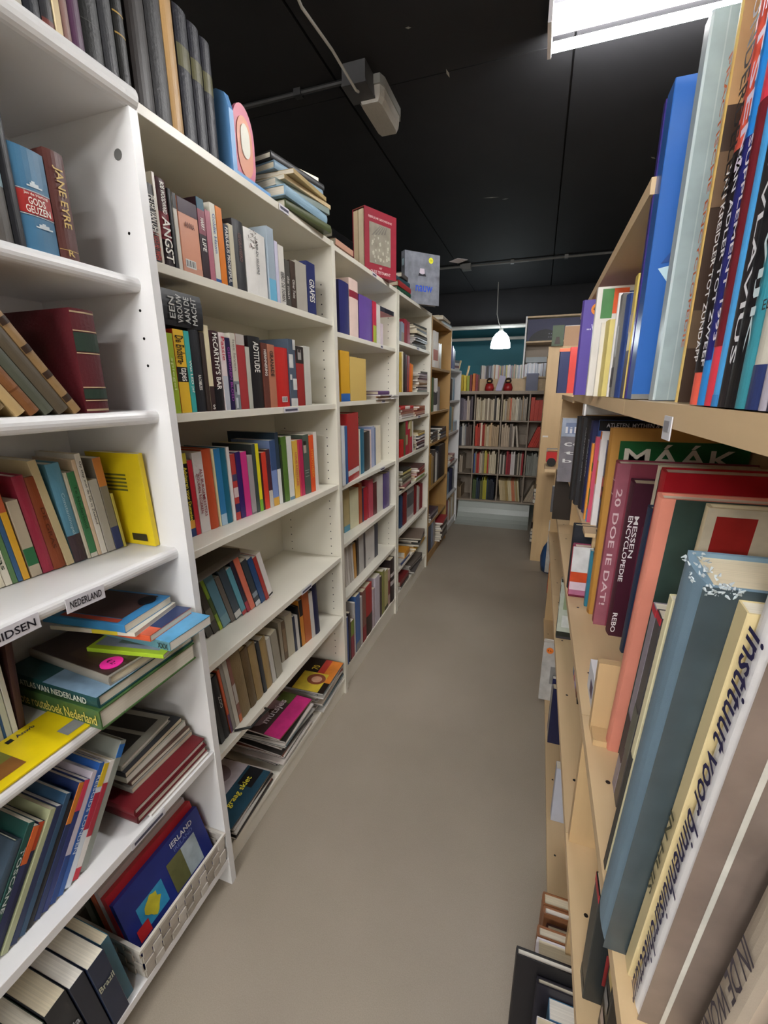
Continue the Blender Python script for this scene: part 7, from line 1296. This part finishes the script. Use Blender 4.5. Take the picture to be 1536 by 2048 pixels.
pal = {(3, 0): 'b8a898 4a4440 a89890 6a6470 8a8088 c8b8a8 5a5058'.split(), (3, 1): 'c8b89c a89878 d0c4a8 b8a888 8a7a64 c8baa0 3a3430 d4c8b0'.split(), (3, 2): 'c0b08c a88c68 c86a48 b8a890 d0c8b4 8a8478 a89c8c'.split(), (3, 3): 'c43a24 b83420 c84028'.split(),
       (2, 0): '8a8a8c b8b0a8 4a4c54 c8c4bc 5a4a44'.split(), (2, 1): 'c8402c a83424 e0d0b8 b8a078 d0c0a0 c8a880 b09878'.split(), (2, 2): 'b8a48c 8a7c70 c8bcac 6a6058'.split(), (2, 3): 'c8351f a8301c d8d0c8'.split(),
       (1, 0): ['8a7a68', '6a5c50', 'a89a88'], (1, 1): '3a62a0 b83a34 c8b8a0 8a8470 c0b050 a89c80 d0c4a8'.split(), (1, 2): 'c8c0b4 a82c34 8a2430 d8d0cc 4a443c b8ac98'.split(), (1, 3): '8a8c84 a0a098 b8b4a8'.split(),
       (0, 0): ['9a8468', '7a6850'], (0, 1): '4a5a34 2c3a48 6a6a3c 2a3228 b0a838 3a4a5a 1e2430'.split(), (0, 2): 'c8b48c b8a47c a8905c d0c4a0 c87a58 b8a888 8a6a4a'.split(), (0, 3): 'b8a890 8a8070 c8bca4'.split()}
rr = random.Random(11)
CELLN = ['first', 'second', 'third', 'fourth']; ROWN = ['bottom', 'second-lowest', 'second-highest', 'top']
CN = lambda h_: min({'red': 'c03a28', 'tan': 'b8a078', 'cream': 'd4c8ac', 'grey': '8a8480', 'charcoal': '40403e', 'brown': '7a6248', 'blue': '3a5a90', 'green': '4a5a38', 'yellow': 'b8a83c', 'maroon': '8a2a34', 'white': 'd8d2ca', 'orange': 'c87048', 'slate': '5a5a64'}.items(), key=lambda kv: sum((int(kv[1][i:i+2], 16)-int(h_[i:i+2], 16))**2 for i in (0, 2, 4)))[0]
for rw in range(4):
    for c_ in range(4):
        xa, xb = bx[c_]+.012, bx[c_+1]-.012; z = bz[rw]+(.016, .01, .026, .01)[rw]/2+.0005
        cols = pal[(rw, c_)]; x = xa; k = 0; pl_ = 0; full = (.95, .95, .95, .98)[c_]
        if (rw, c_) in ((1, 0), (0, 0)): full = .55
        mid_gap = (rw, c_) in ((2, 2),)
        while x < xa+(xb-xa)*full and k < 18:
            t_ = rr.uniform(.009, .019)
            if (rw, c_) in ((3, 3),): t_ = .036
            h_ = rr.uniform(.19, .238); ln = 0
            if mid_gap and x > xa+.12: ln = -7 if x < xa+.15 else 14
            if (rw, c_) == (2, 3): ln = 22; h_ = min(h_, .22)
            if (rw, c_) == (0, 2): ln = -7; h_ = .215
            if (rw, c_) == (0, 3): ln = 24; h_ = .2
            if (rw, c_) in ((1, 0), (0, 0)): h_ = rr.uniform(.11, .2)
            a = math.radians(ln); pitch = t_/math.cos(a)+.0008
            hx = h_*math.sin(a)
            if ln > 0 and x+pitch+hx > xb: break
            if x+pitch > xb-.001: break
            col = cols[min(k*len(cols)//14, len(cols)-1)] if rr.random() < .75 else cols[rr.randrange(len(cols))]
            zz = z+(t_*math.sin(a) if ln > 0 else 0)
            if ln < 0 and (k == 0 or pl_ == 0): x += -hx+.002
            pl_ = ln
            o = MB().prism([(0, .24), (0, .001), (.001, 0), (t_-.001, 0), (t_, .001), (t_, .24)], 0, h_).build('worn_book', 'h', None, col)
            o.matrix_world = Matrix.Translation((x if ln <= 0 else x, YB+.018+rr.uniform(0, .012), zz)) @ Matrix.Rotation(a, 4, 'Y')
            tag(o, f'{CN(col)} spine, {ordinal(k+1)} from left, {ROWN[rw]} row, {CELLN[c_]} cube of far shelving', 'book', f'worn books in the {ROWN[rw]} row, {CELLN[c_]} cube of the far shelving')
            x += pitch; k += 1
# books lying or standing on top of the cube shelving
tz = 1.3195
for k, (xx, t_, h_, col) in enumerate([(-.78, .03, .16, 'd8b830'), (-.745, .028, .15, 'e0c83c'), (-.712, .026, .15, 'a8b040'), (-.682, .02, .16, '7a2430'), (-.655, .026, .17, 'd87a2c'), (-.625, .024, .16, '8a2434')]):
    make_book([xx, YB+.04, tz, 0, 0, 0, t_, h_, .13, 'p', col, 0, ['golden yellow', 'bright yellow', 'olive green', 'maroon', 'orange', 'crimson'][k]+' book standing at the left end on top of far cube shelving'], 'bright books on top of the far cube shelving')
bb = empty('cd_rack', (-.35, YB+.2, tz)); MB().box(-.26, .5, 0, .016, 0, .12).build('board', 'birch', bb); MB().box(-.26, .5, .017, .15, .1, .12).build('ledge', 'birch', bb); MB().box(-.26, .5, .15, .166, 0, .12).build('rear_board', 'birch', bb)
tag(bb, 'low wooden rack on top of the far cube shelving', 'rack')
cdc = 'c8c0c4 6a3a44 8a94a8 d8d0c4 4a4a58 b0a850 3a3434 c07a84 98a0a4 e0dcd8 5a6a4a a8744c'.split()
x = -.605; k = 0
while x < .14:
    t_ = rr.uniform(.009, .014); col = cdc[rr.randrange(len(cdc))]; h_ = rr.uniform(.122, .138)
    o = MB().box(0, t_, 0, .12, 0, h_).build('disc_case', 'b', None, col, loc=(x, YB+.22, tz+.1205)); k += 1
    tag(o, f'{CN(col)} disc case, {ordinal(k)} from left in the rack over far shelving', 'disc case', 'disc cases in the far rack'); x += t_+.0012
for k, (xx, c1, c2) in enumerate([(-.49, 'a82424', 'c8a040'), (-.31, '9c2020', 'b89038')]):
    f_ = empty('toy_figure', (xx, YB+.08, tz)); MB().lathe([(0, 0), (.04, 0), (.046, .03), (.034, .07), (.0, .075)], 16).build('body', 'plastic_blue', f_, c1, True)
    MB().lathe([(0, .07), (.026, .078), (.032, .1), (.022, .122), (0, .128)], 16).build('head', 'plastic_blue', f_, '3a2c24', True); MB().box(-.014, .014, -.04, -.026, .088, .1).build('muzzle', 'plastic_blue', f_, c2)
    tag(f_, ['left', 'right'][k]+' one of two small dark-headed red toy figures on far shelving', 'toy', 'toy figures on the far shelving')
sd = empty('sign_stand', (-.4, YB+.06, tz)); o = MB().box(-.03, .03, 0, .006, 0, .15).build('card', 'paper', sd, 'b8b4cc'); o.rotation_euler = (-.15, .25, 0); MB().box(-.02, .03, -.01, .05, -.0, .004).build('foot', 'paper', sd, '6a5a9c')
tag(sd, 'tilted lilac card standing between the two toy figures', 'card')
bxp = empty('blue_crate', (-.14, YB+.04, tz)); MB().box(0, .11, 0, .12, 0, .15).build('box', 'plastic_blue', bxp, '2a3258'); MB().box(-.003, .113, -.003, .123, .1502, .162).build('rim', 'plastic_blue', bxp, '333c66')
tag(bxp, 'dark blue plastic box on top of the far cube shelving', 'box')
# wall cabinet at the back right
wc = empty('display_cabinet', (-.19, 4.75, 1.44))
MB().box(0, .014, 0, .25, 0, .57).build('side_panel', 'white', wc); MB().box(.0145, .8, 0, .25, .555, .57).build('top_panel', 'birch', wc); MB().box(.0145, .8, 0, .25, .33, .345).build('shelf', 'birch', wc); MB().box(.0145, .8, 0, .25, 0, .015).build('base_panel', 'birch', wc); MB().box(.0145, .8, .24, .25, .0155, .3295).build('back_panel', 'grey_wood', wc)
MB().box(.8, .814, 0, .25, 0, .57).build('side_panel', 'white', wc)
tag(wc, 'open display cabinet behind the far cube shelving', 'cabinet')
wp = empty('framed_picture', (-.17, 4.77, 1.7855)); MB().box(0, .5, .01, .02, 0, .2).build('print', 'ink', wp, '23264e')
vs = [(.02+.36*i/20, .0095, .01+.085*math.sin(PI*min(1, i/16))**.7+.01) for i in range(21)]+[(.38, .0095, .002), (.02, .0095, .002)]
MB().add(vs, [tuple(range(23))]).build('hill_print', 'ink', wp, '0c0d14')
m = MB()
for i in range(9): m.box(.2+.02*(i % 5), .204+.02*(i % 5), .008, .009, .03+.03*(i//5), .038+.03*(i//5))
m.build('light_dots', 'ink', wp, 'b8bcd0'); tag(wp, 'dark blue night picture in the display cabinet', 'picture')
x = -.165; k = 0
while x < .2:
    t_ = rr.uniform(.008, .012); col = ['d0d8e4', 'b8c0cc', 'e0e0e4', '8a98b0', '5a4a54', 'c4ccd8'][rr.randrange(6)]
    o = MB().box(0, t_, 0, .13, 0, rr.uniform(.12, .13)).build('disc_case', 'b', None, col, loc=(x, 4.77, 1.4555)); k += 1
    tag(o, f'pale {CN(col)} disc case, {ordinal(k)} from left in display cabinet', 'disc case', 'disc cases in the display cabinet'); x += t_+.001
pg = empty('box_file', (-.165, 4.8, 1.59)); MB().box(0, .3, 0, .12, 0, .05).build('box', 'paper', pg, 'a8b0b4'); tag(pg, 'pale grey flat box lying over the disc cases in display cabinet', 'box')
# wooden slats leaning behind the rear bookcase
for k, (xa, xb, hh) in enumerate([(-.98, -.90, .36), (-.93, -.82, .34), (-.86, -.80, .3)]):
    o = MB().tube([(xa, 5.3, 1.313), (xb if k != 1 else xa-.02, 5.32, 1.3+hh)], .012, 4).build('wooden_slat', 'birch', None); tag(o, ['left', 'middle', 'right'][k]+' one of three pale wooden slats leaning behind the rear bookcase', 'slat', 'leaning wooden slats')
st_ = empty('side_counter', (-.9, 5.35, 0)); MB().box(-.5, .75, -.12, .3, 1.28, 1.3).build('top', 'grey_wood', st_); MB().box(-.5, .75, -.1, .28, 0, 1.2798).build('body', 'grey_wood', st_); tag(st_, 'grey counter behind the far cube shelving', 'counter')
for k, (xx, rr_) in enumerate([(-.62, .05), (-.52, .035), (-.36, .045), (-.27, .03)]):
    o = MB().lathe([(0, 0), (rr_*.9, 0), (rr_, rr_*.6), (rr_*.7, rr_*1.2), (0, rr_*1.3)], 14).build('dark_pot', 'black', None, None, True, (xx, 5.4, 1.3005)); tag(o, ['largest dark rounded pot on the counter behind the disc rack', 'small dark pot beside the largest one behind the disc rack', 'mid-sized dark pot below the pendant lamp', 'smallest dark pot right of the pendant lamp'][k], 'pot')
# pale platform with curved front under the cube shelving
pts = [(4.30, .001), (4.36, .004), (4.42, .016), (4.47, .04), (4.505, .08), (4.525, .13), (4.535, .19)]
poly = pts+[(4.539, .191), (5.2, .191), (5.2, 0.0005), (4.30, .0005)]
n = len(poly); vs = [(-.735, a, b) for a, b in poly]+[(-.01, a, b) for a, b in poly]
fs = [tuple(reversed(range(n))), tuple(range(n, 2*n))]+[(i, (i+1) % n, n+(i+1) % n, n+i) for i in range(n)]
MAT['lino'] = surf('pale_grey_linoleum', .3, 'a9b0aa', nscale=3, var=.05)
o = MB().add(vs, fs).build('raised_platform', 'lino'); tag(o, 'pale grey platform with curved front under the far cube shelving', 'platform')
# ------------------------------------------------------------------ things on top of the left bookcases
be = empty('bookend', (-.79, 1.028, 1.8208))
MB().prism([(0-.05, 0), (.06, 0), (.06, .13), (.05, .16), (.03, .17), (0-.02, .17), (-.04, .16), (-.05, .13)], 0, .016, 'y').build('upright', 'plastic_blue', be, '6aa2da')
be.children[-1].matrix_local = Matrix(((1, 0, 0, 0), (0, 1, 0, 0), (0, 0, 1, 0), (0, 0, 0, 1)))
MB().box(-.05, .06, .0165, .155, 0, .012).build('base', 'plastic_blue', be, '6aa2da')
def petal(nm, s, x, col, dz=0):
    pts = []
    for i in range(40):
        a = 2*PI*i/40; r_ = s*(1-.22*math.cos(2*a))
        pts.append((.075+.85*r_*math.cos(a), .085+dz+r_*1.15*math.sin(a)))
    nn = len(pts); vs = [(x, a, b) for a, b in pts]+[(x+(.008 if s > .06 else .002), a, b) for a, b in pts]
    MB().add(vs, [tuple(reversed(range(nn))), tuple(range(nn, 2*nn))]+[(i, (i+1) % nn, nn+(i+1) % nn, nn+i) for i in range(nn)]).build(nm, 'plastic_blue', be, col)
petal('outer_petal', .064, .036, 'e07c94'); petal('middle_petal', .046, .0442, 'e89a78'); petal('flower_centre', .026, .0464, 'f0eede', .012)
tag(be, 'blue bookend with pink and orange flower shape', 'bookend')
# slip-cased pair of red books
sc = empty('slipcase', M=Matrix.Translation((-.772, 1.985, 1.8208)) @ Matrix.Rotation(math.radians(66), 4, 'Z'))
MB().box(0, .205, .0, .004, 0, .262).build('front_board', 'h', sc, '8e2434'); MB().box(0, .205, .071, .075, 0, .262).build('rear_board', 'h', sc, '8e2434')
MB().box(.201, .205, .0042, .0708, 0, .262).build('closed_end', 'h', sc, '8e2434'); MB().box(0, .2008, .0042, .0708, .258, .262).build('top_board', 'h', sc, '7a4038'); MB().box(0, .2008, .0042, .0708, 0, .004).build('bottom_board', 'h', sc, '8e2434')
MB().box(.028, .165, -.0008, -.0003, .05, .21).build('engraving_print', 'art', sc, '8f8a7c')
m = MB(); rr = random.Random(8)
for i in range(26):
    a, b = rr.uniform(.034, .15), rr.uniform(.055, .16); s_ = rr.uniform(.004, .012)
    m.add([(a, -.0012, b), (a+s_, -.0012, b+s_*.3), (a+s_*.7, -.0012, b+s_*1.6), (a-s_*.3, -.0012, b+s_*1.2)], [(0, 1, 2, 3)])
m.build('engraving_figures', 'art', sc, 'b8b4a4')
m = MB()
for i in range(5): m.add([(.04+.02*i, -.0011, .16+.004*i), (.05+.02*i, -.0011, .16+.004*i), (.10+.01*i, -.0011, .205), (.095+.01*i, -.0011, .205)], [(0, 1, 2, 3)])
m.build('engraving_beams', 'art', sc, '76726a')
put_text('BIJBELSCHE GESCHIEDENIS', sc, (.098, -.0009, .228), (1, 0, 0), (0, 0, 1), .15, .011, 'e0c8c4', 'title_lettering')
put_text('HET', sc, (.098, -.0009, .036), (1, 0, 0), (0, 0, 1), .02, .008, 'e0c8c4', 'title_lettering')
put_text('OUDE TESTAMENT', sc, (.098, -.0009, .018), (1, 0, 0), (0, 0, 1), .13, .012, 'e0c8c4', 'title_lettering')
tag(sc, 'red slipcase with engraved picture on top of third bookcase', 'slipcase')
for k in range(2):
    o = MB().box(-.002, .19, .008+k*.032, .035+k*.032, .0045, .252).build('cased_volume', 'pages', None, ('d8c8a8', 'ccb896')[k]); o.matrix_world = sc.matrix_world.copy()
    tag(o, ['nearer', 'farther'][k]+' cream-edged volume inside the red slipcase', 'book', 'volumes inside the red slipcase')
# grey binder standing on the fourth bookcase
gb_ = empty('ring_binder', M=Matrix.Translation((-.795, 2.67, 1.8208)) @ Matrix.Rotation(math.radians(48), 4, 'Z'))
MAT['cloud'] = surf('marbled_grey_card', .5, '7c808a', nscale=22, var=.45)
MB().prism([(0, 0), (.245, 0), (.245, .003), (.003, .003), (.003, .035), (.245, .035), (.245, .038), (0, .038)], 0, .275).build('cover', 'cloud', gb_)
MB().box(.0035, .24, .0035, .0345, .004, .27).build('page_block', 'pages', gb_, 'd8d4cc')
MB().box(.085, .155, -.0008, -.0003, .145, .225).build('photo_print', 'ink', gb_, 'dcdce4'); MB().lathe([(0, 0), (.011, 0)], 14).build('head_print', 'ink', gb_, '4a3830')
gb_.children[-1].matrix_local = Matrix.Translation((.118, -.0012, .205)) @ Matrix.Rotation(PI/2, 4, 'X')
MB().add([(.1, -.0012, .163), (.138, -.0012, .163), (.134, -.0012, .192), (.104, -.0012, .192)], [(0, 1, 2, 3)]).build('shirt_print', 'ink', gb_, 'c8bcc8')
MB().add([(.092, -.0014, .152), (.148, -.0014, .152), (.14, -.0014, .168), (.12, -.0014, .158), (.1, -.0014, .168)], [(0, 1, 2, 3, 4)]).build('legs_print', 'ink', gb_, '2a2a30')
o = MB().tube([(0, 0, 0), (0, 0, .001)], .016, 18).build('price_sticker', 'ink', gb_, 'e4e43c'); o.matrix_local = Matrix.Translation((.18, -.0004, .24)) @ Matrix.Rotation(PI/2, 4, 'X')
put_text('€ 10', gb_, (.18, -.0022, .24), (1, 0, 0), (0, 0, 1), .018, .01, '4a4a10', 'price_lettering')
put_text('nauw', gb_, (.135, -.0012, .085), (1, 0, 0), (0, 0, 1), .12, .034, '2f56c8', 'title_lettering')
MB().box(-.0006, -.0002, .01, .03, .2, .235).build('spine_label', 'ink', gb_, 'a8c4d0')
tag(gb_, 'grey marbled binder with photo and yellow sticker on fourth bookcase', 'binder')
# ------------------------------------------------------------------ yellow brochure, strap, basket
br = empty('brochure', M=Matrix.Translation((-.728, .30, .7318)) @ Matrix.Rotation(math.radians(90), 4, 'Z'))
MB().box(-.1, .155, .0, .11, 0, .003).build('cover', 'm', br, 'f0d414')
face = [(-.08, .055, .03, .09, '7a7a34'), (-.04, .055, .02, .055, '8a5a2a'), (.118, .15, .012, .04, '8a8c90')]
for k, (a, b, c1, c2, col) in enumerate(face): MB().add([(a, c1, .0034+k*.0002), (b, c1, .0034+k*.0002), (b, c2, .0034+k*.0002), (a, c2, .0034+k*.0002)], [(0, 1, 2, 3)]).build('cover_picture', 'art', br, col)
put_text('Anwb', br, (.10, .095, .0036), (1, 0, 0), (0, 1, 0), .03, .009, '2a2a50', 'title_lettering'); MB().box(.07, .08, .09, .1, .0031, .0035).build('logo_print', 'ink', br, '1c1c20')
tag(br, 'bright yellow brochure lying on the nearest bookcase, fourth shelf', 'brochure')
MB()
st = MB().tube([(-.742, .83, .3925), (-.70, .85, .40), (-.69, .885, .412), (-.692, .925, .402), (-.712, .935, .3935)], .0035, 6).build('elastic_strap', 'black'); tag(st, 'black elastic strap looping off the second bookcase, fifth shelf', 'strap')
bk = empty('woven_basket', (-.70, .565, .0955))
MAT['wicker'] = surf('woven_paper_strip', .7, nscale=40, var=.12)
def weave(ax, fixed, a0, a1, z0, z1, nz_):
    L_ = a1-a0; nx_ = max(2, int(L_/.022)); dz = (z1-z0)/nz_; dx = L_/nx_
    for j in range(nz_):
        for i in range(nx_):
            out = .002 if (i+j) % 2 else -.001
            a, b = a0+i*dx+.0008, a0+(i+1)*dx-.0008; za, zb = z0+j*dz+.0006, z0+(j+1)*dz-.0006
            col = ('b8b0a4', 'c8c2b8', 'a8a094')[(i*7+j*3) % 3]
            m = MB().box(a, b, fixed-.0015+out, fixed+.0015+out, za, zb) if ax == 'x' else MB().box(fixed-.0015+out, fixed+.0015+out, a, b, za, zb)
            m.build('woven_strip', 'wicker', bk, col)
weave('y', 0, -.13, .13, .004, .085, 4); weave('x', -.132, -.19, -.002, .004, .085, 4); weave('x', .132, -.19, -.002, .004, .085, 4)
MB().box(-.19, 0, -.13, .13, 0, .0035).build('bottom', 'wicker', bk, 'b0a89c')
for a in ((-.002, .004, -.136, .136), (-.192, -.002, -.136, -.129), (-.192, -.002, .129, .136), (-.196, -.19, -.136, .136)): MB().box(*a, .0855, .093).build('rim', 'wicker', bk, 'd4cfc4')
MB().box(-.194, -.19, -.13, .13, .004, .085).build('rear_wall', 'wicker', bk, 'a8a094')
tag(bk, 'pale woven basket on the bottom shelf of the nearest bookcase', 'basket')
# books leaning back inside the basket, covers towards the aisle
def basket_book(x, t_, L_, h_, tilt, col, lab, yc=.56, pics=(), txt=()):
    r = empty('travel_book', M=Matrix.Translation((x, yc, .0997+t_*math.sin(math.radians(-tilt)))) @ Matrix.Rotation(math.radians(tilt), 4, 'Y'))
    MB().prism([(-t_, -L_/2), (0, -L_/2), (0, -L_/2+.001), (-.001, -L_/2+.001), (-.001, L_/2-.001), (0, L_/2-.001), (0, L_/2), (-t_, L_/2)], 0, h_).build('rear_cover', 'p', r, col)
    MB().box(-t_+.001, -.0012, -L_/2+.0012, L_/2-.0012, .001, h_-.001).build('page_block', 'pages', r, 'e0dad0'); MB().box(-.001, .0004, -L_/2, L_/2, 0, h_).build('front_cover', 'p', r, col)
    for k, (a, b, c1, c2, cl) in enumerate(pics): MB().add([(.0007+k*.0002, a, c1), (.0007+k*.0002, b, c1), (.0007+k*.0002, b, c2), (.0007+k*.0002, a, c2)], [(0, 1, 2, 3)]).build('cover_picture', 'art', r, cl)
    for (s, a, c1, wd, hg, cl) in txt: put_text(s, r, (.0016, a, c1), (0, 1, 0), (0, 0, 1), wd, hg, cl, 'title_lettering')
    return tag(r, lab, 'book', 'travel books in the woven basket')
basket_book(-.715, .012, .245, .175, -17, '23307c', 'blue guide with map and IERLAND title in the woven basket', .562, [(-.09, -.02, .06, .12, '3a9cc8'), (.0, .045, .05, .13, '6a6a40'), (.045, .09, .05, .13, 'a8b4b8'), (-.105, -.075, .05, .08, 'c82c30')], [('IERLAND', .06, .158, .07, .013, 'e4e4e8'), ('IRELAND', .06, .142, .06, .01, '6a7ab8')])
_ie = bpy.data.objects['travel_book']; _r = random.Random(2)
_pt = [(.0013, -.055+.02*(.75+.4*_r.random())*math.cos(2*PI*i/16), .092+.026*(.75+.4*_r.random())*math.sin(2*PI*i/16)) for i in range(16)]
MB().add(_pt, [tuple(range(16))]).build('island_print', 'art', _ie, 'd8cc3c')
basket_book(-.733, .014, .245, .185, -17, 'b82830', 'red book behind the blue guide in the woven basket', .562)
basket_book(-.752, .014, .244, .19, -17, 'd4c8c4', 'white book third from front in the woven basket', .563)
basket_book(-.772, .015, .244, .19, -17, 'c85a34', 'orange-red book fourth from front in the woven basket', .563)
basket_book(-.800, .022, .245, .19, -14, '2c4234', 'dark green book rearmost in the woven basket', .56)
# ------------------------------------------------------------------ the books
for grp, recs in BOOKS:
    for rc in recs: make_book(rc, grp)
